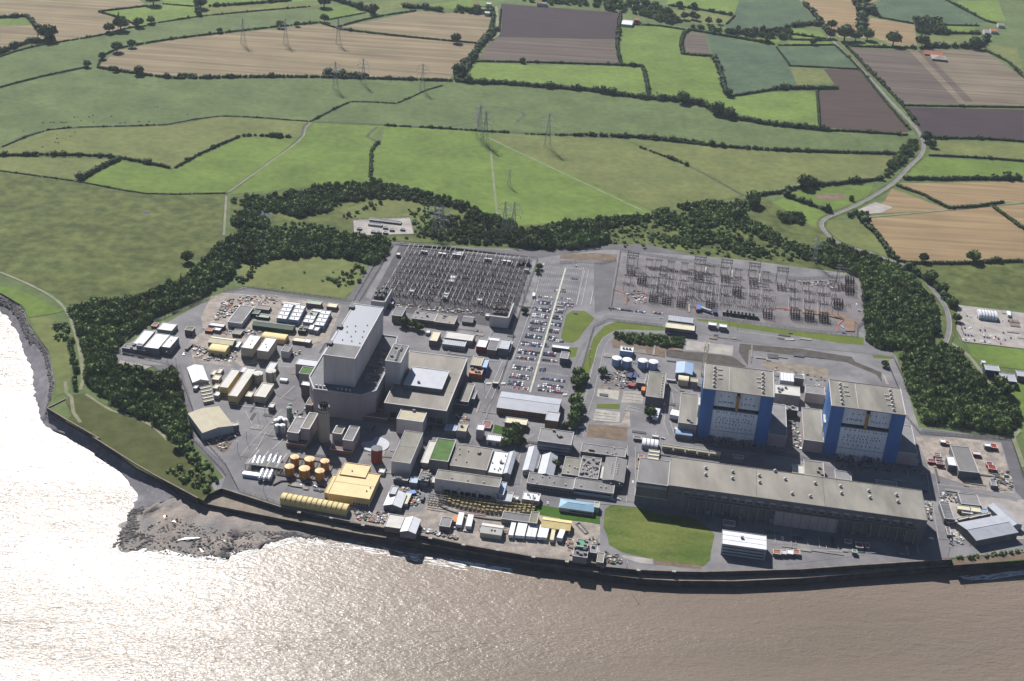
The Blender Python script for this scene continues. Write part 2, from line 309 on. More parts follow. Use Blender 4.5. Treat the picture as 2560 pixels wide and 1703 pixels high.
# boulders along the head of the beach and over the foreshore
def rocks(name, count, fn, s0, s1, m, label):
    V, F = [], []
    base = [Vector(q).normalized() for q in ((1, 0, 0), (-1, 0, 0), (0, 1, 0), (0, -1, 0), (0, 0, 1), (0, 0, -1), (.6, .6, .6), (-.6, .6, .6), (.6, -.6, .6), (-.6, -.6, .6))]
    fs = [(4, 6, 7), (4, 7, 9), (4, 9, 8), (4, 8, 6), (0, 2, 6), (2, 7, 6), (2, 1, 7), (1, 9, 7), (1, 3, 9), (3, 8, 9), (3, 0, 8), (0, 6, 8)]
    for i in range(count):
        p = fn(); s = random.uniform(s0, s1); a = random.uniform(0, 6.28); k = len(V)
        for q in base:
            r_ = s*random.uniform(0.7, 1.2); x, y = q.x*math.cos(a)-q.y*math.sin(a), q.x*math.sin(a)+q.y*math.cos(a)
            V.append((p.x+x*r_*1.3, p.y+y*r_, p.z+q.z*r_*0.7))
        F += [tuple(j+k for j in f) for f in fs]
    me = bpy.data.meshes.new(name); me.from_pydata(V, [], F); me.materials.append(m)
    return tag(link(name, me), label, None, None, 'stuff')
def on(A, B, i0, i1, t0, t1):
    i = random.uniform(i0, i1-0.01); k = int(i); f = i-k; t = random.uniform(t0, t1)
    return A[k].lerp(A[k+1], f).lerp(B[k].lerp(B[k+1], f), t)
rocks('boulders', 1500, lambda: on(A_, B_, 0, 4, 0.12, 0.5), 0.6, 2.0, m_rock, 'grey boulders along the head of the beach')
rocks('boulders', 500, lambda: on(A_, B_, 4, 9, 0.05, 0.25), 0.5, 1.5, m_rock, 'loose boulders below the grass bank')
rocks('foreshore_rocks', 1300, lambda: on(A_, B_, 16, 20.5, 0.35, 1.03), 0.25, 1.1, m_rock, 'dark wet rocks strewn over the foreshore')
rocks('foreshore_rocks', 400, lambda: on(A_, B_, 14.8, 16.4, 0.72, 1.02), 0.4, 1.8, m_rock, 'dark rocks along the west edge of the foreshore')
m_wet = mat('wet_mud', S(120, 116, 116), rough=0.5, spec=1.2, bump=0.12, bscale=0.5)
for pts in ('J 1030,595 1110,640 1155,665 1150,670 1090,655', 'J 1150,788 1210,768 1300,765 1308,770 1220,779'):
    sheet('tide_pool', PL(pts, -9.3), m_wet, z=-9.3)

# promenade ledge and the two sea walls
up = PL('J 1170,450 1290,515 1400,470 1450,450 1830,570 2352,680 K 370,300 1010,440 1700,560 2352,630 L 420,850 770,885 1130,900 1400,905 2352,880 M 700,645 1640,585')
lo = PL('J 1250,505 1350,550 1600,600 1800,640 2352,745 K 600,430 1200,530 1700,625 2352,715 L 400,925 790,970 1150,990 1700,995 2352,965 M 700,725 1650,645 2000,625 2352,592', -4.6)
lo2 = lo + [lo[-1]+Vector((500, 60, 0))]
led = [Vector((p.x, p.y, 0)) for p in lo2] + [Vector((p.x, p.y+3, 0)) for p in reversed(coast[coast.index(coastR[-2]):])] + [Vector((p.x, p.y+1.0, 0)) for p in reversed(up[3:])]
led.insert(len(lo2), Vector((lo2[-1].x, lo2[-1].y+40, 0)))
sheet('promenade', led, m_ledge, z=-4.6)
def wallrun(name, pts, z0, z1, th, m, label, cat, cop=None, seg=None):
    """a wall with its face on the seaward side, coping on top and pilasters where it has them"""
    pts = dens(pts, 3); v = []; nn = len(pts)
    for i, p in enumerate(pts):
        d = pts[min(i+1, nn-1)]-pts[max(i-1, 0)]; d.z = 0; d.normalize(); q = Vector((-d.y, d.x, 0))*th
        v += [(p.x, p.y, z0), (p.x, p.y, z1), (p.x+q.x, p.y+q.y, z1), (p.x+q.x, p.y+q.y, z0)]
    f = []
    for i in range(nn-1):
        for a in range(3): f.append((4*i+a, 4*i+4+a, 4*i+5+a, 4*i+a+1))
    f += [(0, 1, 2, 3), (4*nn-4, 4*nn-3, 4*nn-2, 4*nn-1)]
    me = bpy.data.meshes.new('wall'); me.from_pydata(v, [], f); me.materials.append(m)
    bm = bmesh.new(); bm.from_mesh(me); bmesh.ops.recalc_face_normals(bm, faces=bm.faces); bm.to_mesh(me); bm.free()
    r = thing(name, label, cat, tuple(pts[0].xy)+(z0,)); o = link('wall_face', me, r, (-pts[0].x, -pts[0].y, -z0))
    if cop:
        v2 = []
        for i, p in enumerate(pts):
            d = pts[min(i+1, nn-1)]-pts[max(i-1, 0)]; d.z = 0; d.normalize(); q = Vector((-d.y, d.x, 0))
            a, b_ = p-q*0.3, p+q*(th+0.2); v2 += [(a.x, a.y, z1+.003), (a.x, a.y, z1+.35), (b_.x, b_.y, z1+.35), (b_.x, b_.y, z1+.003)]
        me2 = bpy.data.meshes.new('coping'); me2.from_pydata(v2, [], f); me2.materials.append(cop)
        link('coping', me2, r, (-pts[0].x, -pts[0].y, -z0))
    return r
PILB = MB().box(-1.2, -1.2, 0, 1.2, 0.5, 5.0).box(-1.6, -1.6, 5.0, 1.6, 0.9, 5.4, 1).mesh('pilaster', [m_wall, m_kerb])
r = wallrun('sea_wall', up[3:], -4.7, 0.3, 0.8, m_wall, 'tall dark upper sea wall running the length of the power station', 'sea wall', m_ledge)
for t, x, y in (('K', 30, 248), ('K', 370, 300), ('K', 690, 375), ('K', 1015, 440), ('K', 1350, 492), ('K', 1700, 560), ('K', 2028, 605), ('L', 415, 850), ('L', 770, 885), ('L', 1118, 898)):
    p = G(t, x, y); link('pilaster', PILB, r, tuple((p-r.location).xy)+(0.0,), rad(-8))
for t, x, y in (('J', 1955, 605), ('J', 2165, 640)):
    p = G(t, x, y); link('pilaster', PILB, r, tuple((p-r.location).xy)+(0.0,), rad(-8))
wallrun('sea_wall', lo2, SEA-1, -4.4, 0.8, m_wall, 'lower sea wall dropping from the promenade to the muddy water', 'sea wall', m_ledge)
lw = PL('I 640,1170 460,1260 640,1370 980,1565 J 600,112 880,290 1000,360 1170,450 1290,515')
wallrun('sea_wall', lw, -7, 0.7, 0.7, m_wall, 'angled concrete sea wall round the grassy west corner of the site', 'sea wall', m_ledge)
# grassy and stony bank at the east end, pale aprons
sheet('embankment', PL('M 1650,600 1830,545 2352,470 2352,580 1670,640'), m_dirt)

# ================================================================ FIELDS
FL = [('t', 'N 0,0 850,0 905,38 605,72 840,160 640,205 360,255 270,215 160,100 0,110'), ('g1', 'N 0,118 150,118 190,150 0,160'), ('t', 'N 0,160 195,155 270,240 100,300 0,325'),
('g2', 'N 0,345 200,290 600,225 900,165 1200,110 1900,45 2040,30 2250,80 1960,140 1100,240 720,300 600,370 540,410 250,475 0,535'),
('gl', 'N 1000,0 2100,0 1790,12 1460,35 1290,40 1200,40 1000,22'), ('gl', 'N 620,74 990,30 1210,45 1205,100 930,140 860,160'), ('g3', 'N 1260,50 1790,14 2040,14 1900,42 1240,95'),
('t', 'N 600,410 720,310 1080,240 1960,148 O 110,178 540,228 960,270 930,310 790,490 600,478 280,475 0,470 N 1100,478 850,455 700,430'),
('t', 'O 130,165 590,72 1055,92 1030,170 985,262 560,222'), ('g1', 'O 0,60 160,30 260,75 40,125'), ('g2', 'O 50,133 300,95 570,65 110,160'), ('g3', 'O 240,20 560,0 640,0 520,40 350,75'),
('gl', 'O 640,30 880,0 1060,10 1055,60 830,60'),
('pu', 'O 1110,22 1840,80 1825,243 1090,228 1105,120'), ('brt', 'O 1085,230 1822,246 1808,310 1838,392 970,368 1040,260'),
('gl', 'O 970,382 1230,397 1965,410 2015,585 1900,580 1380,520 880,490 930,420'),
('g1', 'O 1850,150 P 80,158 260,185 245,330 440,350 530,600 60,585 10,400 -115,395'), ('gl', 'P 530,600 820,565 1070,560 1095,770 900,760 560,700 380,620 60,590'),
('brt', 'P 262,330 268,220 300,192 400,212 430,335'), ('bg', 'P 402,207 830,287 910,400 960,520 840,545 560,590 530,570 450,340'), ('g3', 'P 920,412 1120,422 1190,510 962,525'),
('bg', 'P 852,285 1200,285 1330,420 925,405'), ('br', 'P 1125,424 1345,427 1655,808 1500,820 1105,775 1085,562 1215,547'),
('brt', 'P 1290,292 1650,312 1960,638 1620,638 1340,400'), ('t3', 'P 1650,312 1740,310 2060,640 1960,638'), ('brt', 'P 1700,312 1735,312 2045,625 1990,625'), ('t3', 'P 1742,302 2110,312 2352,480 2352,653 2060,640'),
('pu', 'P 1640,657 2352,672 2352,863 1745,848 1700,770'), ('g3', 'P 1790,857 2352,882 2352,980 1772,950'), ('g1', 'P 1720,967 2352,997 2352,1090 1622,1080'),
('t2', 'P 1570,1125 2352,1112 2352,1240 2230,1240 1900,1273 1590,1150'), ('t2', 'P 1540,1155 1890,1285 1400,1312 1500,1230'), ('t2', 'P 1390,1340 2160,1268 2352,1410 D 2352,205 1400,222 1180,212 1080,180 950,0'),
('t2', 'P 2182,1264 2352,1252 2352,1380'), ('g4', 'D 1220,245 2352,235 2352,690 1700,630 1530,480 1380,350'),
('gl', 'P 620,1310 890,1210 1150,1310 1110,1390 1180,1460 1390,1545 D 800,135 300,100 60,20 P 800,1440'), ('g3', 'P 1150,1350 1370,1350 1530,1568 D 1000,180 860,120 P 1230,1480 1145,1400'),
('g1', 'P 900,1180 1430,1130 1400,1200 1190,1290 960,1200'), ('bg', 'P 1380,60 1480,0 1860,0 2130,140 1680,150 1460,110'), ('t2', 'P 990,0 1470,0 1380,30 1330,80 1350,190 1140,180 1060,80'),
('t2', 'P 1390,107 1680,152 1700,280 1560,280 1380,210'), ('t2', 'P 1190,190 1330,195 1370,210 1380,235 1220,230'), ('bg', 'P 610,0 960,0 1070,120 900,170 560,190 500,150 580,90'), ('gl', 'P 170,0 608,0 578,90 330,60 160,30'), ('g3', 'P 120,50 320,68 570,100 530,150 290,140'),
('gl', 'P 1900,15 2190,0 2240,130 2130,130'), ('g3', 'P 1720,215 2100,230 2080,280 1730,290'), ('g1', 'P 1880,160 2050,165 2050,205 1880,200'), ('gl', 'P 920,170 1120,200 1150,240 920,232'), ('gl', 'P 915,250 1170,258 1190,275 915,272'), ('gl', 'P 1290,262 1480,265 1690,290 1300,285'), ('gl', 'P 690,235 900,240 830,268'),
('g3', 'P 2100,270 2310,290 2352,470 2200,350'), ('g3', 'P 1740,150 1850,160 1860,210 1720,210'),
('g2', 'N 0,540 540,415 700,440 1100,490 1960,480 O 810,510 640,560 480,635 180,620 0,715 N 1890,742 1350,710 1030,763 300,793 0,905'), ('g3', 'N 0,912 300,800 1030,770 1350,716 1880,748 1840,843 1480,828 1050,1035 720,973 0,953'),
('g3', 'N 0,962 720,978 500,1105 0,1045'), ('g1', 'N 740,985 1050,1042 1490,840 1830,850 1600,1030 1385,1180 900,1183 500,1115'),
('g4', 'N 0,1052 500,1122 900,1192 1385,1190 1370,1470 1280,1568 I 2250,0 1900,60 1700,110 1200,200 950,250 690,260 500,120 0,-60 '),
('g1', 'N 1930,752 2350,772 2270,850 2300,900 2265,1115 2000,1130 1410,1195 1600,1035 1840,860'), ('g1', 'O 390,772 1040,817 1090,862 2070,1310 1200,1385 1080,1330 620,1160 330,1115 320,930 380,880'),
('gl', 'O 1080,1308 1740,1252 1950,1310 1200,1388'), ('g3', 'O 1055,822 1830,855 P 320,1020 625,1200 130,1305 O 2075,1306 1090,868'), ('g3', 'P -110,848 0,857 800,930 1590,957 1500,1090 1000,1125 650,1200 310,1015'),
('g2', 'O 850,510 1400,560 P 0,618 350,650 500,720 1150,812 1655,835 1580,935 800,918 0,840 O 1830,833 1060,800 390,763 0,740 190,622 470,640 640,560'),
('bank', 'I 640,1190 700,1130 850,1110 1150,1290 1400,1380 1650,1568 J 1300,330 1420,400 1330,530 1170,450 900,320 620,112 430,10 I 700,1330'),
('g1', 'I 0,60 200,100 500,250 640,300 540,330 280,370 230,260 0,125'), ('g3', 'I 290,380 540,345 640,560 690,900 690,1080 560,1140 540,980 480,700 380,560'),
('g1', 'D 1790,1020 2352,1075 2352,1275 1990,1230 1840,1140'), ('g1', 'D 2150,1430 2352,1400 2352,1700 H 2352,600 2260,330'), ('g3', 'W 545,650 560,610 640,592 750,590 840,610 850,640 790,688 560,660'),
('g4', 'W 530,455 760,425 960,440 1150,505 1190,520 1500,495 1750,450 1990,590 1990,640 1500,580 1430,575 1245,573 910,556 700,545 530,545'), ('g3', 'W 780,485 860,462 980,462 1010,480 960,520 820,505')]
names = {'t': 'stubble_field', 't2': 'stubble_field', 't3': 'stubble_field', 'br': 'ploughed_field', 'pu': 'ploughed_field', 'brt': 'ploughed_field', 'bg': 'crop_field', 'bank': 'grass_bank', 'g4': 'rough_pasture'}
for k_, s_ in FL:
    try: sheet(names.get(k_, 'pasture'), PL(s_), FM[k_])
    except Exception as e: print('field', s_, e)
sheet('manure_patch', PL('P 1060,1195 1200,1185 1270,1195 1240,1225 1110,1225'), m_dirt)
sheet('pond', PL('N 862,1292 915,1298 912,1310 880,1312'), mat('pond_water', S(90, 96, 100), rough=0.05, spec=0.8))
sheet('pond', PL('N 1540,1298 1640,1302 1660,1315 1640,1335 1600,1345 1560,1325'), MATS['pond_water'])

# ditches, tracks and lanes between the fields
for s_ in ('N 0,910 300,795 1030,765 1350,712 1890,745 O 390,768 1040,805 1850,845', 'N 1390,1185 1600,1030 1780,900 1850,830 1860,780 1900,745 2150,625 2350,632 O 470,636 640,560 750,525',
           'N 0,1048 500,1118 900,1188 1390,1185', 'N 0,540 250,475 540,415', 'O 975,790 985,658 1240,690 1205,750', 'O 770,780 975,748', 'P 0,905 300,1020 630,1200', 'N 1385,1190 1370,1450', 'O 350,780 290,840 370,870'):
    strip('ditch', PL(s_), 4.5, m_ditch)
for s_, w in (('N 1400,1178 1615,1022 1840,855 1872,785 1915,742', 3), ('O 1020,840 1400,1020 1740,1180 2000,1300 2080,1312', 3.2), ('O 1045,900 1060,1080 1090,1350', 2.6), ('N 1386,1200 1372,1440', 3), ('O 1080,40 1085,160 1040,230 960,310 930,370 830,490', 5),
              ('I 0,-75 250,30 480,150 640,290 740,530 800,800 810,1000 790,1080', 3.5), ('I 640,1000 650,1110 700,1150 720,1300 790,1400', 3.5), ('P 1400,1330 1900,1285 2352,1240', 5), ('I 840,1120 1100,1285 1300,1340 1500,1440 1640,1568', 3),
              ('P 650,1205 850,1165 1000,1130 1200,1120 1480,1085', 6), ('O 1105,60 1100,200 1030,250', 4), ('D 1620,1000 1780,1110 1900,1250 2050,1480 H 2300,500 2250,560 2290,680 2352,860', 4.5)):
    strip('track', PL(s_), w, m_track)
road_pts = PL('P 980,0 1100,140 1180,250 1350,420 1550,640 1690,790 1735,880 1720,950 1650,1020 1540,1130 1340,1250 1200,1310 1125,1345 1112,1390 1160,1450 1250,1505 1390,1545 D 1000,190 1140,230 1350,370 1500,540 1590,680 1620,830 1600,960 1560,1040')
strip('road_verge', road_pts, 14, FM['g4'])
strip('road', road_pts, 6, m_road)
for off in (2.6,): strip('road_marking', road_pts, 0.25, m_mark, off=off)
sheet('lorry_park', PL('P 1330,1290 1440,1240 1550,1270 1480,1305 1400,1312'), m_conc)

m_sub2 = mat('pale_substation_gravel', S(132, 126, 128), col2=S(108, 104, 107), rough=0.95, scale=0.05, fine=0.08)
# ================================================================ THE POWER STATION GROUND
sheet('site_ground', PL('W 252,815 500,680 560,662 800,692 912,558 1100,572 1245,575 1320,580 1430,572 1720,600 1965,632 2000,770 2062,820 2115,985 2322,1010 2357,1130 2357,1272 2190,1285 M 700,645 L 2352,880 1400,905 1130,900 770,885 420,850 K 2352,630 1700,560 1010,440 370,300 J 2352,680 1830,570 1450,450 1400,465 1380,420 1460,380 I 1900,1568 1690,880 1480,840 1130,800 1060,740'), m_asph)
sheet('concrete_pad', PL('I 1150,830 1180,790 1490,850 1320,915'), m_conc)
sheet('road_surface_dark', PL('I 1480,835 1700,835 1770,840 1980,1568 E 330,560 640,830 770,1090 600,1060 640,950 300,600 160,0 I 1700,1000'), m_asphd)
sheet('road_surface_dark', PL('A 2210,20 2280,20 B 360,20 50,560 A 2080,600 1860,600 1830,590'), m_asphd)
sheet('road_surface_dark', PL('A 650,500 870,470 1880,600 1860,640 1300,560 800,500 620,560'), m_asphd)
sheet('yard', PL('A 500,560 620,520 1150,560 1780,650 1650,1000 1480,1060 1300,1000 1000,960 760,900 430,900 400,760'), m_yard)
sheet('yard', PL('A 430,900 800,930 1180,1180 780,1250 330,1200 280,1000'), m_yard)
sheet('yard', PL('E 430,590 660,530 720,600 660,700 620,720'), m_dirt)
sheet('yard', PL('E 1880,1260 2352,1310 F 600,1290 700,1150 1350,1180 2352,1400 2352,1568 K 2352,620 1700,550 1010,430 370,290 0,240 E 1860,1400'), m_yard)
sheet('substation_ground', PL('B 100,600 395,45 1690,200 1480,880 1270,850 240,680'), m_sub)
sheet('substation_ground', PL('C 500,540 620,160 2352,390 D 730,350 810,780 710,930 0,850 C 1800,800 500,690'), m_sub2)
sheet('site_road', PL('C 330,230 560,190 480,680 340,720'), m_asphd)
sheet('car_park', PL('B 1370,1480 1500,1180 1790,230 2190,250 2130,650 2010,700 1950,1000 2040,1060 2080,1260 2040,1530'), m_cpark)
sheet('lawn', PL('B 1965,960 2020,740 2080,695 2200,700 2300,770 2200,890 2140,980 2080,1015 2010,1005'), FM['lawn'])
sheet('lawn', PL('B 2040,1060 2140,1055 2110,1150 2050,1160'), FM['lawn'])
sheet('lawn', PL('C 230,1230 330,960 430,850 560,800 1030,860 1030,890 900,890 640,880 460,960 380,1060 290,1290 240,1500 170,1560 140,1400'), FM['lawn'])
sheet('lawn', PL('C 1340,775 1650,800 2352,900 D 780,960 780,1035 0,965 C 1980,930 1660,890 1340,830'), FM['lawn'])
sheet('lawn', PL('D 860,1130 1050,1140 1090,1160 1050,1170 880,1160'), FM['lawn'])
sheet('planting_bed', PL('C 500,1000 560,930 1200,1000 1190,1090 520,1060'), m_dirt)
sheet('shrub_bed', PL('C 820,1060 1030,1080 1030,1160 860,1130'), m_dirt)
sheet('sports_field', PL('L 440,290 500,250 780,280 1000,340 1310,370 1420,440 1515,540 1480,700 1470,790 1400,855 1290,840 940,790 600,710 480,640 460,540 425,470'), FM['field'])
sheet('concrete_apron', PL('L 600,740 910,780 910,830 790,820 620,770'), m_conc); sheet('concrete_apron', PL('L 920,790 1290,830 1385,850 1380,875 1290,870 920,830'), m_dirt)
sheet('lawn', PL('F 1500,1180 1950,1260 2352,1330 2352,1420 1780,1330 1500,1250'), FM['lawng']); sheet('lawn', PL('G 0,1290 375,1330 365,1410 0,1370'), FM['lawng'])
sheet('lawn', PL('F 1320,440 1420,470 1400,540 1300,520'), FM['lawng'])
sheet('car_park', PL('G 1600,1450 L 2352,560 M 0,370 540,500 1000,520 0,640 L 2352,640 2050,640 1990,500'), m_asph)
sheet('demolition_slab', PL('C 370,1430 590,1450 580,1568 G 360,170'), m_ledge); sheet('demolition_slab', PL('G 370,90 580,110 570,200 360,165'), m_kerb)
sheet('demolition_slab', PL('G 620,110 820,120 810,240 600,225'), m_conc); sheet('demolition_slab', PL('G 350,290 590,320 580,420 320,400'), m_kerb)
sheet('rough_ground', PL('G 280,440 660,470 650,600 260,560'), m_dirt); sheet('rough_ground', PL('G 300,430 600,430 680,240 690,470 640,470'), m_yard)
sheet('grass_verge', PL('G 360,240 590,240 580,290 360,280'), FM['lawn']); sheet('yard', PL('G 690,330 850,290 1000,330 980,560 720,600 690,480'), m_asph)
sheet('concrete_slab', PL('C 1840,1110 1900,1100 2352,1170 D 300,1160 700,1250 900,1330 920,1420 500,1400 C 2300,1300 1980,1250 1840,1250'), m_asph)
sheet('concrete_slab', PL('C 1985,1190 2352,1225 D 430,1265 430,1370 C 2330,1320 1985,1255'), m_ledge)
m_cut = mat('dark_cutting', S(92, 86, 80), col2=S(70, 66, 62), rough=.95, scale=.12, fine=.15)
sheet('embankment', PL('C 1040,1080 1400,1110 1700,1150 1830,1250 1720,1250 1400,1200 1040,1150'), m_cut)
sheet('embankment', PL('C 1760,1020 2352,1070 D 660,1150 700,1200 950,1300 960,1400 900,1320 600,1200 0,1120 C 1850,1080 1840,1240 1750,1100'), m_cut)
sheet('embankment', PL('D 960,1290 1030,1420 1000,1420'), m_conc)
sheet('parking_area', PL('C 1250,990 1700,1040 1690,1140 1230,1080'), m_conc)
sheet('yard', PL('H 1290,560 1560,560 2120,600 2240,1050 2260,1120 2010,1110 1440,920'), m_yard); sheet('road_surface_dark', PL('H 1350,480 2230,590 2352,1000 2352,1180 2270,1100 2130,620 1340,530'), m_asphd)
sheet('yard', PL('H 1500,1120 2352,1180 2352,1568 1620,1568 1560,1300'), m_conc); sheet('car_park', PL('D 1700,640 2352,720 2352,1070 1760,1000 1690,880'), m_conc)
sheet('site_road', PL('C 480,700 1330,790 1640,850 2352,950 D 800,1060 1100,1130 1060,1150 850,1120 0,1040 C 1700,1000 1330,900 1040,860 470,780 330,880 150,1220 110,1400 80,1568 60,1540 130,1180 330,850'), m_road)
sheet('compound', PL('O 200,1350 550,1335 575,1435 210,1445'), m_conc)
sheet('access_road', PL('O 430,1500 1240,1540 1600,1500 2000,1500 2300,1568 C 560,100 300,90 0,110 B 2352,100 1740,180 400,20'), m_asphd)
sheet('dirt_heap', PL('C 0,150 330,130 560,150 540,215 300,200 0,185'), m_dirt)
def lane(s_, w=6.0, m=m_road, kerb=True):
    p = PL(s_); 
    if kerb: strip('kerb', p, w+1.0, m_kerb)
    strip('lane', p, w, m)
lane('C 700,905 560,905 450,970 400,1060 330,1350 290,1540 G 240,300 190,560', 7)
lane('C 700,905 1240,945', 5); lane('C 1130,1500 1050,1420 G 1080,200 1050,420 1090,540 1200,610', 6)
lane('F 1340,100 1180,300 1080,560 F 1050,640', 8, m_asph, False); lane('F 1740,540 1650,600 1560,900 1540,1030 ', 6)
lane('B 1240,1180 1390,1190 1240,1568', 6, m_asph, False); lane('E 830,760 960,600 1240,290', 8, m_asph)
lane('G 700,650 700,950 690,1200', 7, m_asph); lane('L 200,215 700,250 1330,370 1560,500 M -100,350', 6, m_asph, False)
lane('A 1240,990 1450,1040 1560,1000 1660,920', 0.5, m_asph); lane('G 1310,620 2352,760 H 300,830', 8, m_asphd, False)
lane('H 1480,1050 2010,1110 2290,1180', 8, m_asph); lane('H 1440,920 1500,1240 1560,1568', 8, m_asph); lane('A 1320,1568 1130,1500 700,1200', 6, m_asph, False)
strip('footpath', PL('B 1665,1500 1840,890 2015,280'), 1.9, m_divid, smooth=False)
# patched tarmac and concrete bays, grid-aligned, over the open ground
random.seed(33)
m_p1 = mat('patched_tarmac', S(96, 94, 98), col2=S(80, 79, 84), rough=.9, scale=.1, fine=.1); m_p2 = mat('worn_tarmac', S(160, 156, 152), col2=S(132, 128, 126), rough=.9, scale=.08, fine=.12); m_p3 = mat('red_brown_paving', S(150, 128, 116), col2=S(122, 108, 102), rough=.9, scale=.1, fine=.1)
for t, x0, y0, x1, y1, k in (('A', 1150, 1080, 1560, 1560, 12), ('E', 850, 280, 1250, 700, 12), ('E', 1240, 600, 2100, 760, 10), ('F', 60, 520, 700, 1250, 16), ('F', 700, 1050, 1500, 1400, 10), ('F', 1060, 250, 1700, 700, 14), ('B', 600, 830, 1500, 1180, 16), ('G', 680, 500, 1050, 1200, 10), ('G', 1050, 0, 1300, 560, 6), ('C', 320, 1030, 1350, 1560, 14), ('L', 2050, 480, 2340, 700, 4), ('M', 0, 400, 1500, 560, 8), ('H', 700, 860, 2000, 1100, 10), ('C', 1350, 830, 2352, 1020, 8), ('D', 1710, 660, 2352, 1000, 6), ('B', 1500, 250, 2100, 1450, 8), ('E', 1200, 1010, 1700, 1100, 4), ('C', 1850, 1110, 2350, 1240, 8)):
    for i in range(k):
        p = G(t, random.uniform(x0, x1), random.uniform(y0, y1)); a, b_ = random.choice([(5, 3), (9, 5), (14, 4), (3, 14), (20, 2.2), (2.2, 24), (12, 9), (1.2, 30), (30, 1.2)])
        sheet('ground_patch', [p, p+UX*a, p+UX*a+WY*b_, p+WY*b_], random.choice([m_p1, m_p1, m_p2, m_p2, m_p2, m_p3]))
# painted bays and lines
mb = MB(); zz = (_sheet[0]+1)*0.004; _sheet[0] += 1
def seg(a, b_, w=0.14):
    d = (b_-a); d.z = 0; d.normalize(); q = Vector((-d.y, d.x, 0))*w/2
    mb.add([tuple((a+q).xy)+(zz,), tuple((a-q).xy)+(zz,), tuple((b_-q).xy)+(zz,), tuple((b_+q).xy)+(zz,)], [(0, 1, 2, 3)])
def bays(t, x0, y0, x1, y1, L=5.0, pitch=2.5):
    a, b_ = G(t, x0, y0), G(t, x1, y1); d = b_-a; k = int(d.length/pitch); seg(a, b_)
    for i in range(k+1):
        p = a.lerp(b_, i/max(k, 1)); seg(p-WY*L, p+WY*L)
for y in (270, 325, 385, 445, 500): bays('B', 1790-(y-270)*0.27, y, 2170-(y-270)*0.2, y+22)
for x0, y0, x1, y1 in ((1745, 565, 2080, 600), (1480, 1190, 1950, 1235), (1500, 1290, 1700, 1300), (1760, 1300, 2030, 1345), (1400, 1450, 1660, 1490), (1740, 1440, 2030, 1500)): bays('B', x0, y0, x1, y1, 2.6)
for x0, y0, x1, y1 in ((1720, 745, 2352, 800), (1740, 830, 2352, 900), (1720, 900, 2352, 985), (1720, 975, 2352, 1050)): bays('D', x0, y0, x1, y1, 4.8)
for t, a in (('L', ((1810, 490, 1815, 520), (1985, 500, 1990, 535), (2100, 515, 2108, 625), (2305, 550, 2312, 640))), ('M', ((110, 350, 115, 440), (225, 410, 235, 460), (335, 380, 350, 480), (410, 450, 415, 490), (525, 450, 530, 500), (300, 500, 900, 530))),
             ('B', ((2190, 280, 2120, 640), (2240, 300, 2170, 650), (2290, 470, 2255, 640), (1215, 1400, 1310, 1430), (1395, 1200, 1230, 1568), (1440, 1200, 1290, 1568), (1790, 240, 1700, 640), (1690, 650, 1500, 1180))), ('E', ((1040, 520, 940, 700), (1240, 560, 1100, 690), (840, 320, 900, 440), (760, 260, 1130, 300))),
             ('A', ((780, 1240, 1180, 1180), (600, 1230, 640, 1180), (1180, 1568, 1320, 1440), (1040, 1240, 1330, 1260))), ('C', ((470, 725, 1000, 780), (480, 740, 1000, 795), (1350, 830, 1640, 890), (1700, 900, 2352, 985), (160, 650, 240, 310), (300, 640, 330, 470)))):
    for q in a: seg(G(t, q[0], q[1]), G(t, q[2], q[3]), 0.28)
for t, x, y, k in (('B', 1240, 1415, 6), ('B', 1385, 1415, 5), ('G', 180, 475, 8), ('B', 1990, 1525, 5)):
    for i in range(k): p = G(t, x+i*9, y); seg(p-WY*2, p+WY*2, 0.7)
for i in range(9): p = G('D', 10+i*10, 985); seg(p-WY*2, p+WY*2, 0.5)
mb.obj('painted_markings', m_mark)['kind'] = 'structure'
# slab foundations left from cleared buildings, seen as low kerbs
def kerbs(t, quads, z, m, name='foundation'):
    for (x0, y0, x1, y1) in quads:
        a, b_ = G(t, x0, y0), G(t, x1, y1); o = MB().bar((0, 0, 0), tuple(b_-a), 0.9).obj(name, m, None, (a.x, a.y, 0.3)); o['kind'] = 'structure'
kerbs('G', [(350, 320, 560, 345), (340, 345, 550, 370), (330, 375, 540, 400), (380, 300, 360, 400), (440, 300, 420, 410), (520, 320, 500, 415), (640, 130, 800, 150), (640, 160, 800, 180), (630, 190, 790, 210), (700, 120, 690, 230), (740, 120, 730, 230), (640, 260, 780, 290), (635, 300, 770, 318), (660, 260, 650, 300)], .3, m_kerb)
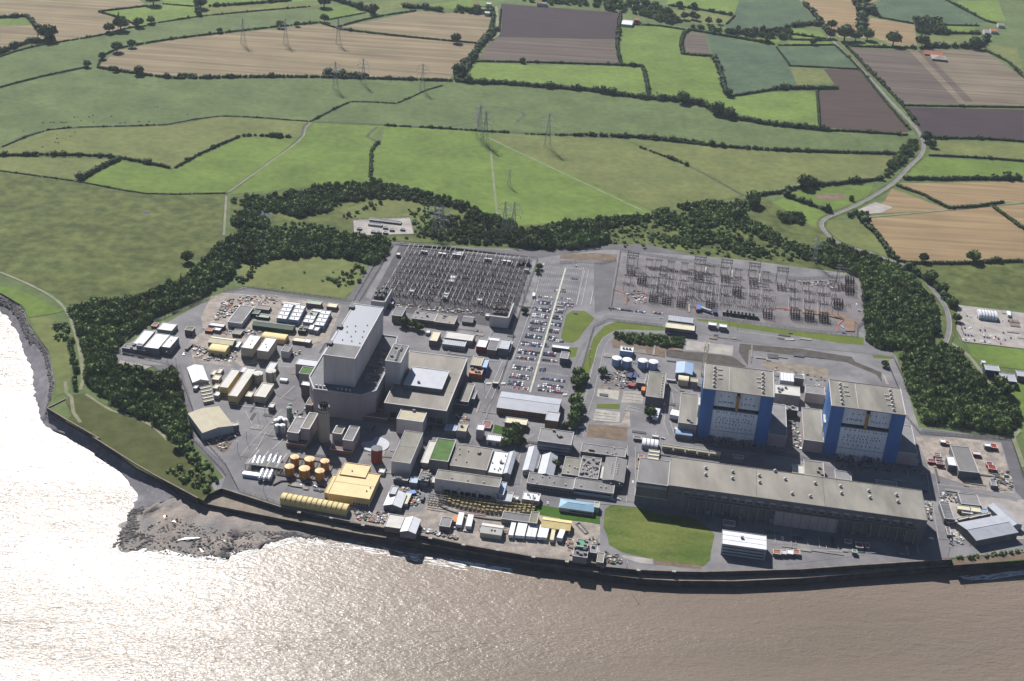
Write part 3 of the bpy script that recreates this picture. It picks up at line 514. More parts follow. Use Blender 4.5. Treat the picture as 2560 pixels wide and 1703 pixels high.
# ================================================================ WOODS, HEDGES AND TREES
m_leaf = mat('foliage', (0.106, 0.142, 0.048), col2=(0.056, 0.088, 0.032), rough=0.9, scale=0.12, fine=0.2, coarse=0.2, spec=0.15)
attr_tint(m_leaf, 0.6, 1.7)
m_hedge = mat('hedge_foliage', (0.056, 0.086, 0.034), col2=(0.034, 0.056, 0.023), rough=0.9, scale=0.2, fine=0.2, spec=0.15)
attr_tint(m_hedge, 0.6, 1.5)
m_bark = mat('bark', (0.09, 0.07, 0.05), rough=0.95)
def ico(sub):
    bm = bmesh.new(); bmesh.ops.create_icosphere(bm, subdivisions=sub, radius=1.0)
    v = np.array([tuple(q.co) for q in bm.verts]); f = np.array([[q.index for q in fc.verts] for fc in bm.faces]); bm.free(); return v, f
def crown(seed, sub=2, leaves=150, leaf=0.19):
    rs = np.random.RandomState(seed); v, f = ico(sub)
    d = np.zeros(len(v))
    for k in range(9):
        q = rs.normal(size=3); q /= np.linalg.norm(q); d += 0.16*np.exp(-((1-v@q)*7))*rs.uniform(.6, 1.6)
    d += rs.normal(size=len(v))*0.05
    v = v*(0.80+d)[:, None]; v[:, 2] *= 0.80
    v[:, 2] = np.where(v[:, 2] < -0.35, -0.35+(v[:, 2]+0.35)*0.35, v[:, 2])
    T = []; V = [v]; k = len(v)
    p = rs.normal(size=(leaves, 3)); p /= np.linalg.norm(p, axis=1)[:, None]; p[:, 2] = np.abs(p[:, 2])*0.95-0.15
    c_ = p*rs.uniform(0.82, 1.10, leaves)[:, None]; c_[:, 2] *= 0.85
    a = rs.normal(size=(leaves, 3))*leaf; b_ = rs.normal(size=(leaves, 3))*leaf
    V += [c_-a*.5, c_+a*.5, c_+b_]
    i = np.arange(leaves); F = np.vstack([f, np.stack([k+i, k+leaves+i, k+2*leaves+i], 1)])
    return np.vstack(V), F
CROWNS = [crown(i, 1, 190, .21) for i in range(10)]
BUSH = [crown(20+i, 1, 36, 0.28) for i in range(6)]
def foliage(name, items, protos, m, parent=None, org=(0, 0, 0)):
    """items: (x, y, z, rx, rz, tint)"""
    V, F, T = [], [], []; k = 0
    for (x, y, z, r_, h, t) in items:
        v, f = protos[random.randrange(len(protos))]; a = random.uniform(0, 6.28); c_, s_ = math.cos(a), math.sin(a)
        w = np.empty_like(v); w[:, 0] = (v[:, 0]*c_-v[:, 1]*s_)*r_+x-org[0]; w[:, 1] = (v[:, 0]*s_+v[:, 1]*c_)*r_*random.uniform(.85, 1.15)+y-org[1]; w[:, 2] = (v[:, 2]+0.45)*h+z-org[2]
        V.append(w); F.append(f+k); k += len(v); T.append(np.full(len(v), t, dtype=np.float32))
    V = np.vstack(V).astype(np.float32); F = np.vstack(F).astype(np.int32); T = np.concatenate(T)
    me = bpy.data.meshes.new(name); me.vertices.add(len(V)); me.vertices.foreach_set('co', V.ravel())
    me.loops.add(F.size); me.loops.foreach_set('vertex_index', F.ravel()); me.polygons.add(len(F))
    me.polygons.foreach_set('loop_start', np.arange(0, F.size, 3, dtype=np.int32)); me.polygons.foreach_set('loop_total', np.full(len(F), 3, dtype=np.int32))
    me.update(calc_edges=True); at = me.attributes.new('tint', 'FLOAT', 'POINT'); at.data.foreach_set('value', T); me.materials.append(m)
    return link(name, me, parent, org if parent is None else (0, 0, 0))
def inpoly(x, y, P):
    r_ = False; n = len(P); j = n-1
    for i in range(n):
        if (P[i].y > y) != (P[j].y > y) and x < (P[j].x-P[i].x)*(y-P[i].y)/(P[j].y-P[i].y)+P[i].x: r_ = not r_
        j = i
    return r_
def nearline(x, y, L, d):
    for a, b_ in zip(L, L[1:]):
        vx, vy = b_.x-a.x, b_.y-a.y; t = max(0, min(1, ((x-a.x)*vx+(y-a.y)*vy)/(vx*vx+vy*vy+1e-9)))
        if (a.x+vx*t-x)**2+(a.y+vy*t-y)**2 < d*d: return True
    return False
road_s = smoothline(road_pts, 25)
paths = [PL('I 0,-75 250,30 480,150 640,290 740,530 800,800 810,1000 790,1080'), smoothline(PL('C 2352,950 D 800,1060 1100,1130 1620,1000'), 30), PL('I 700,1150 640,1010')]
def wood(name, spec, label, sp=5.4, r0=3.2, r1=5.6, dens_=1.0, h=1.25, clump=0.0, t0=0.1, t1=0.9, exc=True):
    P = PL(spec); xs = [p.x for p in P]; ys = [p.y for p in P]; it = []; x = min(xs)
    from mathutils.noise import noise
    while x < max(xs):
        y = min(ys)
        while y < max(ys):
            px, py = x+random.uniform(-.45, .45)*sp, y+random.uniform(-.45, .45)*sp
            nz = noise(Vector((px*.02, py*.02, 3)))
            if inpoly(px, py, P) and random.random() < dens_ and nz > clump-0.6*(clump == 0) and not (exc and (nearline(px, py, road_s, 13) or any(nearline(px, py, q, 5) for q in paths))):
                r_ = random.uniform(r0*.75, r1*1.08); it.append((px, py, 0, r_, r_*h*random.uniform(.7, 1.35), min(1, max(0, random.uniform(t0, t1)+nz*0.4))))
            y += sp
        x += sp
    o = foliage(name, it, CROWNS if r0 > 2 else BUSH, m_leaf); tag(o, label, None, None, 'stuff'); return len(it)
NT = 0
NT += wood('woodland', 'W 165,714 240,698 300,692 420,652 470,602 512,560 560,545 590,548 555,600 520,650 490,668 440,700 350,735 290,775 262,815 268,838 300,856 335,866 395,858 412,900 430,960 440,1005 420,1025 380,995 330,968 270,933 205,888 190,868 165,800 158,750', 'dense dark broadleaf belt between the rough pasture and the west gate')
NT += wood('woodland', 'W 590,545 700,548 830,548 895,560 882,598 855,608 800,594 700,592 610,600 560,615 565,590', 'broadleaf belt along the north edge of the round meadow')
NT += wood('woodland', 'W 1990,605 2060,610 2100,648 2145,700 2165,755 2150,795 2080,805 2040,803 1998,795 1992,720 1988,640', 'dense wood between the substation and the curving road')
NT += wood('woodland', 'W 2090,800 2200,808 2240,862 2310,925 2340,955 2330,1000 2230,988 2115,968 2085,880 2070,820', 'dense wood filling the corner east of the blue reactors')
NT += wood('woodland', 'W 1240,530 1320,520 1390,522 1400,560 1340,573 1245,573 1190,568 1200,545', 'dark round-crowned wood behind the pylon yard', r1=6.5)
NT += wood('woodland', 'W 1860,590 1900,560 1990,590 2030,598 1990,650 1970,632 1900,614', 'tree belt joining the scrub to the east wood')
NT += wood('scrub', 'W 560,455 640,452 760,425 880,420 960,440 1050,463 1140,500 1190,520 1180,535 1090,500 1040,480 900,458 800,464 750,492 690,498 640,490 560,475', 'dark scrub along the ridge facing the pastures', sp=5.5, r0=2.2, r1=4.2, dens_=.85)
NT += wood('woodland', 'W 532,505 560,492 600,500 625,515 600,522 540,524', 'small dark copse beside the pale pond', r0=3.6, r1=5.6)
NT += wood('woodland', 'W 640,480 680,468 720,475 700,500 660,492', 'clump of tall trees on the ridge above the pond', r0=4, r1=6)
NT += wood('scrub', 'W 1010,500 1140,505 1190,525 1240,545 1190,568 1150,568 1050,558 960,546 990,515', 'grey-green scrub under the pylons north of the substation', sp=5.5, r0=2.1, r1=4.0, dens_=.8, t0=0.0, t1=.6)
NT += wood('scrub', 'W 1260,515 1440,500 1510,500 1470,518 1390,525 1310,520', 'scrub strip along the foot of the bright meadow', sp=5.5, r0=2.2, r1=4.0)
NT += wood('scrub', 'W 1500,490 1560,476 1640,466 1740,462 1700,480 1740,512 1800,545 1900,582 1870,600 1780,592 1700,585 1600,575 1520,558 1540,530 1500,510', 'patchy dark scrub on the mound above the east substation', sp=6, r0=2.3, r1=4.4, dens_=.9, clump=-0.12)
NT += wood('scrub', 'W 530,530 620,520 700,512 760,530 805,545 700,545 590,540', 'low scrub behind the north belt', sp=7, r0=2.2, r1=3.4, dens_=.6)
NT += wood('scrub', 'W 530,458 620,462 640,480 600,495 540,490', 'low reedy scrub beside the pond', sp=6, r0=2.1, r1=3.0, dens_=.6, t0=.4, t1=1)
NT += wood('gorse_bushes', 'W 785,495 860,466 980,468 1000,490 960,500 850,490 800,505', 'scattered gorse bushes round the grassy bowl', sp=7, r0=1.6, r1=3.2, dens_=.55, clump=-.05, t0=0, t1=.5)
NT += wood('gorse_bushes', 'W 770,600 835,608 848,635 800,668 750,650', 'gorse and bushes on the east side of the round meadow', sp=5.5, r0=1.5, r1=3.0, dens_=.6, clump=-.1, t0=0, t1=.8)
NT += wood('bushes', 'W 545,630 575,602 640,595 600,612 565,655 545,655', 'bushes along the west edge of the round meadow', sp=5, r0=1.6, r1=3.2, dens_=.75, t0=0.2, t1=.8)
NT += wood('bushes', 'W 600,640 700,620 760,650 720,680 620,665', 'sparse bushes dotted over the round meadow', sp=11, r0=1.0, r1=2.0, dens_=.3)
NT += wood('scrub', 'W 415,1030 440,1015 475,1062 505,1105 480,1140 440,1120 380,1085 400,1078 450,1080', 'bushes on the sea bank beside the west fence', sp=4.5, r0=1.5, r1=3.0, dens_=.75, t0=.3)
NT += wood('scrub', 'W 126,745 160,740 165,780 130,785', 'thicket on the shore side of the green path', sp=5, r0=1.8, r1=3.2)
NT += wood('scrub', 'W 165,770 190,850 205,890 160,912 170,860 160,800', 'thicket between the green path and the shore meadow', sp=5, r0=2.2, r1=3.6)
NT += wood('woodland', 'P 835,1325 900,1305 980,1330 1015,1365 940,1382 870,1355', 'dark copse alone in the bright meadow', sp=6, r0=3, r1=5)
NT += wood('scrub', 'M 1660,575 1850,550 2100,520 2352,490 2352,515 2100,550 1850,580', 'dark weeds along the eastern sea bank', sp=3, r0=1.0, r1=2.0, exc=False, dens_=.8)
NT += wood('shrubbery', 'C 510,975 560,925 800,930 1180,970 1215,1000 1180,1060 1000,1045 700,1020', 'dense shrub bed beside the security gatehouse', sp=4.2, r0=2.1, r1=3.2, t0=.3, t1=1, exc=False)
NT += wood('woodland', 'P 1690,125 1830,130 1870,210 1700,205', 'square dark spinney near the east farm', sp=9, r0=5, r1=7.5, t0=0, t1=.5, exc=False)
NT += wood('woodland', 'P 0,45 160,60 240,130 180,150 0,100', 'village trees on the far side of the dark field', sp=10, r0=4, r1=7, dens_=.8, exc=False)
NT += wood('woodland', 'O 1200,0 2000,0 2230,140 2140,150 1850,80 1700,50 1300,20', 'line of village trees behind the dark field', sp=12, r0=4, r1=7, dens_=.55, exc=False)
NT += wood('woodland', 'O 820,55 1060,60 1060,88 900,88 830,75', 'village trees left of the country lane', sp=9, r0=4, r1=6, dens_=.8, exc=False)
NT += wood('woodland', 'P 300,165 520,190 860,185 920,160 920,250 780,235 520,210', 'wooded belt north of the far crop field', sp=10, r0=4, r1=6.5, dens_=.8, exc=False)
NT += wood('woodland', 'P 1590,935 1680,850 1710,870 1690,930 1600,1010 1560,1090 1500,1100 1520,1010', 'trees packed along the west side of the bending road', sp=7, r0=3, r1=5)
NT += wood('scrub', 'P 1380,1180 1540,1100 1600,1110 1490,1180 1340,1270 1180,1305 1250,1250', 'trees crowding both verges of the sloping road', sp=7, r0=2.6, r1=4.2)
NT += wood('scrub', 'P 1240,1300 1400,1305 1400,1345 1300,1335 1220,1315', 'scrub strip beside the lorry park', sp=6, r0=2.3, r1=3.6)
NT += wood('scrub', 'W 1400,505 1520,490 1700,470 1740,480 1720,500 1800,545 1900,585 1985,600 1985,632 1900,612 1800,603 1680,592 1560,582 1500,560 1400,560', 'mottled olive scrub covering the mound behind the east substation', sp=7.5, r0=1.7, r1=3.4, dens_=.5, t0=.5, t1=1)
NT += wood('gorse_bushes', 'W 1400,525 1500,520 1540,575 1420,572', 'sparse low bushes on the rough slope behind the car park', sp=9, r0=1.5, r1=3, dens_=.4, t0=.3, t1=1)
NT += wood('scrub', 'W 540,500 620,520 760,520 800,545 900,552 960,545 940,500 1000,490 1040,500 990,540 900,556 560,548', 'mixed scrub between the pond and the hilltop compound', sp=6.5, r0=1.8, r1=3.4, dens_=.6, t0=.4, t1=1)
print('TREES', NT, sum(len(o.data.polygons) for o in col.objects if o.type == 'MESH'))

def hedge(spec, w, h, label, gap=0.0, big=0.0, sp=None):
    P = smoothline(PL(spec), 30); it = []; tot = 0; sp = sp or max(w*0.34, 1.2)
    for a, b_ in zip(P, P[1:]):
        L_ = (b_-a).length; k = max(1, int(L_/sp))
        for i in range(k):
            if random.random() < gap: continue
            p = a.lerp(b_, i/k); s = random.uniform(.85, 1.15)*(random.uniform(1.4, 2.0) if random.random() < big else 1)
            it.append((p.x+random.uniform(-.2, .2)*w, p.y+random.uniform(-.2, .2)*w, 0, w*.42*s, h*.66*s, random.uniform(.2, .8)))
    o = foliage('hedge', it, BUSH, m_hedge, None, (P[0].x, P[0].y, 0)); tag(o, label, 'hedge', 'hedges and treelines between the fields')
HD = [('N 605,72 905,38', 5, 4, 0, 0, 'straight hedge on top of the far-left stubble point'), ('N 605,74 760,120 850,165', 5, 4, 0, .1, 'hedge running down from the stubble point to the tree clump'),
 ('N 0,110 160,100 240,190 330,255', 9, 6, .1, .1, 'ragged hedge round the small field in the top left corner'), ('N 0,325 180,260 340,255', 9, 7, .05, .15, 'thick treeline under the pale top left field'),
 ('N 0,350 200,288 600,220 800,170 900,160', 4, 3, .2, .05, 'thin hedge between top left stubble and teal pasture'), ('N 900,150 1040,130 1200,105 1500,75 1900,42', 3.5, 3, .2, .03, 'long thin hedge above the teal pasture'),
 ('N 1000,25 1205,42', 3, 3, .2, 0, 'short thin hedge at the top edge of the pale green field'), ('N 1205,40 1220,100', 8, 8, .1, .3, 'clumpy trees between two top pastures'), ('N 1290,40 1460,30 1790,5', 7, 6, .15, .1, 'hedge across the top left of the far pastures'),
 ('N 600,405 640,340 720,300 1080,238 1700,165 1960,140', 4, 4, .2, .04, 'curving hedge on the north side of the big stubble field'), ('N 600,415 850,455 1100,482 1400,475 1960,475 O 810,497', 7, 5.5, .15, .06, 'bushy hedge on the south side of the big stubble field'),
 ('N 0,538 250,472 540,412', 4, 3.5, .05, 0, 'hedge rising from the left edge to the stubble field tip'), ('O 0,140 110,178 540,228 980,268', 5, 4, .05, .03, 'hedge between the two stubble fields left of the lane'), ('O 110,165 350,105 590,68', 4, 4, .1, 0, 'short hedge over the second stubble field'),
 ('O 40,125 280,80', 3.5, 3, .1, 0, 'small hedge between two far green strips'), ('O 80,0 200,35 340,85', 13, 11, .05, .1, 'tall tree row sloping down over the far green strips'), ('O 520,45 640,55 740,70', 12, 9, .05, .1, 'tree row on the far skyline left of the lane'),
 ('O 1085,180 1020,240 970,300 930,370 850,480', 14, 10, .1, .1, 'thick double treeline following the country lane'), ('O 1060,90 1050,180 1000,260 880,400 830,490', 8, 7, .1, .1, 'inner hedge on the left of the country lane'), ('O 1108,60 1100,200', 4, 3.5, .1, 0, 'hedge on the left side of the dark purple field'),
 ('O 1842,80 1826,200 1822,300 1845,395', 7, 6, .05, .05, 'hedge on the right side of the dark purple field'), ('O 860,378 1230,382 1845,400', 5, 4, .05, .04, 'straight hedge below the tan soil field'), ('O 1845,400 1970,408 2015,585', 8, 6, 0, .02, 'dense hedge turning down beside the bright green field'),
 ('O 840,500 1200,520 1400,535 1600,550 1900,590 P 0,600 160,610 300,625 400,650', 12, 8, .02, .08, 'long thick hedge under the bright green fields'), ('P 300,615 400,650 480,700 560,720 760,760 1150,800', 13, 9, .02, .05, 'thick hedge sweeping down to the dark ploughed field'), ('P 1150,800 1400,812 1640,830', 6, 4.5, .1, .05, 'hedge along the bottom of the dark ploughed field'),
 ('P 1085,560 1100,775', 5, 4, .05, 0, 'upright hedge on the left side of the ploughed field'), ('P 820,548 950,543 1080,545 1215,545', 11, 8, .02, .05, 'dark treeline stub pointing at the ploughed field'), ('P 545,595 700,570 820,550', 6, 5, .05, 0, 'hedge below the grey-green crop field'),
 ('P 445,345 490,440 530,590', 9, 6, .1, .05, 'hedge on the left side of the grey-green crop field'), ('P 262,332 350,342 445,345', 7, 5, 0, 0, 'hedge under the small round-ended field'), ('P 262,332 255,240 300,185 400,200 600,235 830,275', 8, 6, 0, .05, 'hedge curling round the small round-ended field'),
 ('P 835,290 920,405', 4, 4, .1, 0, 'hedge between the two grey-green crop fields'), ('P 915,405 1120,415 1345,427', 4, 3.5, .05, 0, 'hedge under the small square crop field'), ('P 850,280 1190,278', 4, 4, .1, .05, 'hedge over the small square crop field'), ('P -110,152 120,160 280,185', 5, 4, .1, .04, 'low hedge behind the farmyard meadow'),
 ('P 1195,280 1340,420 1500,620 1655,800', 5, 4, .1, .03, 'roadside hedge on the left of the far straight road'), ('P 1260,280 1380,410 1600,640 1700,770', 6, 5, .2, .1, 'roadside hedge on the right of the far straight road'), ('P 1290,285 1700,298', 7, 5, .05, .1, 'hedge on top of the streaked soil field'),
 ('P 1625,648 2000,655 2352,660', 5, 4, 0, .02, 'straight hedge between stubble and dark soil on the right'), ('P 1780,850 2100,852 2352,870', 6, 5, .05, .03, 'hedge below the right-hand dark soil field'), ('P 1775,955 2100,970 2352,990', 5, 4, .02, .02, 'hedge between two small green fields on the right'),
 ('P 1620,1098 1900,1100 2352,1098', 9, 7, .03, .04, 'thick straight hedge above the golden stubble'), ('P 1575,1140 1740,1200 1890,1278 2050,1268 2230,1242', 6, 5, 0, 0, 'crooked hedge between the golden stubble fields'), ('P 2160,1268 2250,1335 2352,1410', 6, 5, 0, 0, 'diagonal hedge at the right edge of the golden stubble'),
 ('P 1360,1355 1450,1440 1540,1568 D 1040,160 1110,205', 9, 7, .02, .03, 'dark hedge on the left side of the great golden stubble field'), ('D 1110,212 1250,232 1800,232 2000,218 2352,212', 6, 5, .02, .03, 'hedge along the foot of the great golden stubble field'),
 ('D 1200,260 1300,340 1400,400 1500,480 1580,590 1680,660', 8, 7, .1, .2, 'bushy roadside hedge by the lower right bend'), ('P 890,1200 950,1225 1080,1270 1180,1308', 7, 6, .1, .1, 'scrubby hedge under the manure field'), ('P 680,1205 860,1180 1000,1145 1250,1125 1480,1100', 7, 6, .05, .05, 'hedge beside the farm track to the road'),
 ('P 0,840 150,860 400,890 700,915 900,925 1200,935 1590,945', 7, 5.5, .08, .03, 'long bushy hedge across the right-hand pastures'), ('O 1560,828 1750,835 1900,840 2352,878', 8, 6, .15, .06, 'broken hedge line east of the paired pylons'), ('P 0,905 180,970 300,1020', 5, 4, .5, .1, 'scattered bushes along the diagonal ditch'),
 ('N 0,955 300,950 620,958 740,970 900,1000 1040,1028', 6, 4.5, .1, .1, 'dark bushy hedge across the left pastures'), ('N 500,1100 600,1040 730,975', 9, 7, 0, .05, 'short thick diagonal hedge in the left pastures'), ('N 1080,1028 1180,970 1320,900 1470,838', 5, 4, .25, .1, 'dotted bushes climbing along the zigzag ditch'),
 ('N 1480,835 1560,830 1700,838 1800,845', 6, 5, .3, .15, 'row of separate bushes near the pale track'), ('O 390,770 620,780 860,795 1040,808 1160,812', 4, 3, .35, .12, 'low bushy hedge on the ditch west of the central pylons'), ('O 1260,822 1400,828 1570,830', 4, 3, .5, .2, 'sparse bushes on the ditch under the central pylons'), ('N 1900,748 2150,625 2300,628 O 470,636 640,558 750,525', 3.5, 2.5, .3, .05, 'thin dark hedge climbing toward the big stubble field'), ('N 0,908 300,797 700,775 1030,764 1350,712 1890,745', 3, 2, .3, .03, 'long low line of rushes along the curving ditch'), ('N 0,1048 500,1118 900,1188 1385,1185', 3, 2, .15, .02, 'dark line of rushes on top of the rough pasture'), ('O 350,880 320,920 310,1110', 6, 4, .3, .05, 'hedge on the left edge of the pylon pasture'), ('N 1090,470 1220,472', 12, 8, .1, .1, 'clump of trees on the stubble field south hedge'), ('O 40,455 130,468 300,470', 10, 8, .1, .2, 'trees around the foot of two pylons'),
 ('P 170,35 330,55 560,95', 6, 5, .2, .15, 'hedge along a pale field at the top'), ('P 580,100 530,150', 4, 4, 0, 0, 'short hedge closing a small top field'), ('P 1340,30 1360,110 1350,195', 20, 12, .1, .2, 'tall trees between the far golden fields'), ('P 1390,60 1450,100', 16, 12, 0, .2, 'dense trees at the corner of a far golden field'), ('P 1460,108 1680,148', 5, 4, 0, .05, 'hedge below the far blue-green field'),
 ('P 1870,0 2000,70 2130,135 2200,150', 5, 5, .1, .1, 'hedge sloping to the far right farm'), ('P 1840,155 2080,160', 4, 4, 0, .1, 'short hedge beside the far right farm'), ('P 1880,205 2090,210', 6, 6, .1, .2, 'tree row in front of the far right farm'), ('P 1740,290 1900,290 2080,290 2120,240', 9, 8, .1, .3, 'tree row above the right-hand stubble field'),
 ('P 2110,310 2250,380 2352,480', 6, 5, 0, .05, 'hedge curving down the far right edge'), ('P 930,165 1060,150 1100,160', 14, 10, .1, .2, 'trees beside the far road junction'), ('P 930,210 1140,240', 5, 4, 0, .1, 'hedge between two tiny bright paddocks'), ('P 920,245 1190,250', 4, 4, 0, .1, 'hedge over the lowest tiny paddock'), ('P 1000,20 1080,110 1160,215', 8, 7, .3, .3, 'roadside trees where the far road bends')]
for spec, w, h, gap, big, lab in HD: hedge(spec, w, h, lab, gap, big)

def tree(t, x, y, r_, label, group='single trees and bushes in the fields', dark=0.4, z=0, h=1.15):
    p = G(t, x, y, z); o = thing('broadleaf_tree', label, 'tree', (p.x, p.y, z), 0, group)
    tr = MB().cyl(0, 0, 0, r_*1.0, r_*.11, 7, r2=r_*.06)
    for k in range(3):
        a = random.uniform(0, 6.28); tr.bar((0, 0, r_*.7), (math.cos(a)*r_*.5, math.sin(a)*r_*.5, r_*1.3), r_*.06)
    tr.obj('trunk', m_bark, o)
    it = [(0, 0, r_*.55, r_, r_*h, dark)]
    for k in range(5):
        a = k*1.26+random.uniform(-.3, .3); q = r_*random.uniform(.4, .6); it.append((math.cos(a)*q, math.sin(a)*q, r_*random.uniform(.5, .9), r_*random.uniform(.5, .65), r_*.6*h, min(1, max(0, dark+random.uniform(-.3, .3)))))
    foliage('crown', it, CROWNS, m_leaf, o)
for t, x, y, r_, lab in (('N', 718, 318, 9, 'big round tree at the tip of the big stubble field'), ('N', 808, 290, 7, 'smaller tree right of the stubble tip tree'), ('N', 535, 412, 6, 'tree at the left end of the stubble field tip'), ('N', 628, 362, 6, 'tree on the short hedge under the stubble tip'),
 ('N', 1715, 170, 7, 'round tree on the hedge over the big stubble field'), ('N', 1820, 162, 5, 'small tree right of the hedge tree'), ('N', 1345, 202, 5, 'bush-like tree midway on the curving hedge'), ('N', 853, 458, 8, 'tree on the hedge under the stubble tip'), ('N', 708, 440, 5, 'small tree left on the south hedge'),
 ('N', 1988, 135, 8, 'tall narrow tree at the stubble field corner'), ('N', 1985, 45, 12, 'broad tree at the end of the long thin hedge'), ('N', 940, 30, 14, 'broad tree left of the pale top field'), ('N', 740, 185, 13, 'large tree among the clump above the teal pasture'), ('N', 670, 200, 9, 'tree at the left end of that clump'), ('N', 850, 165, 9, 'tree where two hedges meet above the teal pasture'), ('N', 925, 145, 7, 'small tree just right of the hedge junction'),
 ('N', 300, 245, 14, 'large tree at the corner of the top left fields'), ('N', 1230, 50, 12, 'dark tree at the top between two pastures'), ('O', 833, 262, 9, 'lone round tree on the hedge between stubble fields'), ('O', 850, 455, 10, 'big tree at the foot of the country lane'), ('O', 325, 85, 10, 'tall tree at the lower end of the sloping tree row'),
 ('O', 1240, 385, 5, 'little tree on the hedge below the tan soil field'), ('P', 472, 700, 11, 'tallest tree in the thick sweeping hedge'), ('P', 545, 720, 9, 'second tall tree in the thick sweeping hedge'), ('P', 260, 630, 10, 'dark tree on the thick hedge left of the tall pair'), ('P', 540, 590, 7, 'tree at the bottom corner of the grey-green crop'),
 ('P', 1548, 278, 14, 'great round tree under the far golden field'), ('P', 1390, 245, 12, 'round tree left of the great round tree'), ('P', 1250, 250, 16, 'massive dark tree by the far road'), ('P', 1320, 250, 11, 'tree right of the massive dark tree'), ('P', 1270, 188, 7, 'small round tree in the far golden field'), ('P', 1390, 25, 9, 'tree at the top of the far golden field'), ('P', 1170, 180, 10, 'tree on the right of the far road'),
 ('P', 1165, 235, 8, 'tree on the left of the far road'), ('P', 1060, 275, 6, 'tree on the hedge over the small square crop field'), ('P', 270, 120, 8, 'tall tree alone in the top pasture'), ('P', 320, 118, 8, 'slim tree beside the tall pasture tree'), ('P', 345, 125, 7, 'third tree of the top pasture group'), ('P', 418, 148, 7, 'round tree in the top pasture'), ('P', 482, 150, 6, 'small tree right of the round pasture tree'), ('P', 330, 55, 7, 'tree on the hedge along the pale top field'), ('P', 240, 48, 7, 'bushy tree left on the pale top field hedge'),
 ('P', 1725, 290, 13, 'broad tree where the stubble and streaked fields meet'), ('P', 2045, 295, 12, 'dark tree above the right-hand stubble'), ('P', 1750, 870, 9, 'tree at the inner bend of the main road'), ('P', 1780, 900, 7, 'smaller tree below the road bend'), ('P', 1000, 1150, 10, 'broad tree on the farm track hedge'), ('P', 1052, 1140, 7, 'tree right of the broad farm track tree'), ('P', 690, 1250, 10, 'round tree at the edge of the scrub'), ('P', 690, 1270, 8, 'lower round tree at the edge of the scrub'), ('P', 590, 1340, 9, 'tree above the scrub facing the bright meadow'),
 ('D', 1848, 215, 8, 'lone tree on the hedge under the golden stubble'), ('D', 1365, 215, 6, 'small tree left on the hedge under the golden stubble'), ('D', 1430, 410, 8, 'tree on the roadside hedge by the rough pasture'), ('D', 1545, 520, 7, 'tree nearer the overflow car park entrance'), ('D', 1640, 650, 6, 'bush at the overflow car park entrance'), ('D', 1690, 800, 5, 'hedge tree between the road and overflow car park'), ('D', 2100, 1480, 9, 'tree below the pair of grey sheds'), ('D', 2160, 1530, 8, 'second tree below the pair of grey sheds'),
 ('A', 268, 215, 7, 'dark tree standing in the rough pasture'), ('A', 1315, 170, 5, 'pale bush on the edge of the round meadow'), ('I', 930, 960, 9, 'large grey-green tree in the west thicket'), ('E', 190, 655, 7, 'round tree on the sea bank'),
 ('F', 1460, 590, 7, 'tall dark tree beside the striped roof'), ('F', 1530, 560, 7, 'tree in the middle of the office garden'), ('F', 1545, 640, 6, 'round tree beside the garden path'), ('F', 1430, 650, 5, 'lower tree in the office garden'), ('F', 1520, 500, 5, 'small tree behind the office garden'), ('F', 1920, 860, 4, 'bush between the two pale gabled blocks'),
 ('F', 2110, 260, 7, 'upper tree of the row beside the white-roofed office'), ('F', 2130, 340, 7, 'middle tree of the row beside the white-roofed office'), ('F', 2100, 420, 7, 'lower tree of the row beside the white-roofed office'), ('F', 2080, 480, 5, 'lowest bush of the row by the office'), ('F', 2010, 480, 4, 'bright bush beside the office corner'),
 ('B', 2140, 1350, 6, 'tree at the bottom right of the car park'), ('B', 2190, 1400, 6, 'tree on the green strip by the car park'), ('B', 2120, 1430, 6, 'lower tree on the green strip by the car park'), ('B', 1755, 290, 4, 'dark bush at the top of the car park'), ('B', 1740, 330, 3.5, 'second dark bush at the top of the car park'), ('B', 1612, 720, 4, 'dark bush left of the car park'),
 ('G', 878, 365, 6, 'single dark conifer-like tree on the cleared yard'), ('Y', 30, 290, 5, 'bush beside the blue skips'), ('B', 430, 850, 6, 'dark tree in the shrub bed beside the workshop'), ('B', 510, 860, 5, 'second dark tree in the shrub bed'), ('B', 580, 890, 5, 'third dark tree in the shrub bed'), ('D', 985, 1245, 4, 'dark bush beside the haul road')):
    p_in = t in 'FBGY' ; tree(t, x, y, r_, lab, 'trees inside the power station' if p_in else 'single trees and bushes in the fields', random.uniform(.1, .6))
# cattle, too small to show more than a body and legs
cow = MB().box(-1.1, -.4, .7, 1.1, .4, 1.5, 0, .2, .1).box(1.0, -.2, 1.0, 1.6, .2, 1.6).box(-1, -.3, 0, -.8, .3, .8).box(.7, -.3, 0, .9, .3, .8).mesh('cow', mat('cow_hide', (0.05, 0.04, 0.035), rough=.9))
cowp = [('N', x, y) for x, y in ((945, 658), (965, 658), (262, 755), (310, 752), (330, 752), (375, 752), (390, 755), (405, 752), (455, 720), (475, 718), (497, 742), (545, 718), (568, 710), (572, 750), (683, 715), (735, 757), (765, 755), (850, 748), (912, 748), (145, 806), (350, 830), (348, 852), (340, 876), (358, 878), (430, 838), (460, 810), (262, 903), (1285, 575), (1148, 706))]
for t, x, y in cowp:
    p = G(t, x, y); tag(link('cow', cow, None, (p.x, p.y, 0), random.uniform(0, 6)), ('dark cow, %s from the left among the cattle in the left pastures' % (ORD+['thirty-first'])[sorted(cowp, key=lambda q: q[1]).index((t, x, y))]), 'cow', 'cattle grazing in the left pastures')
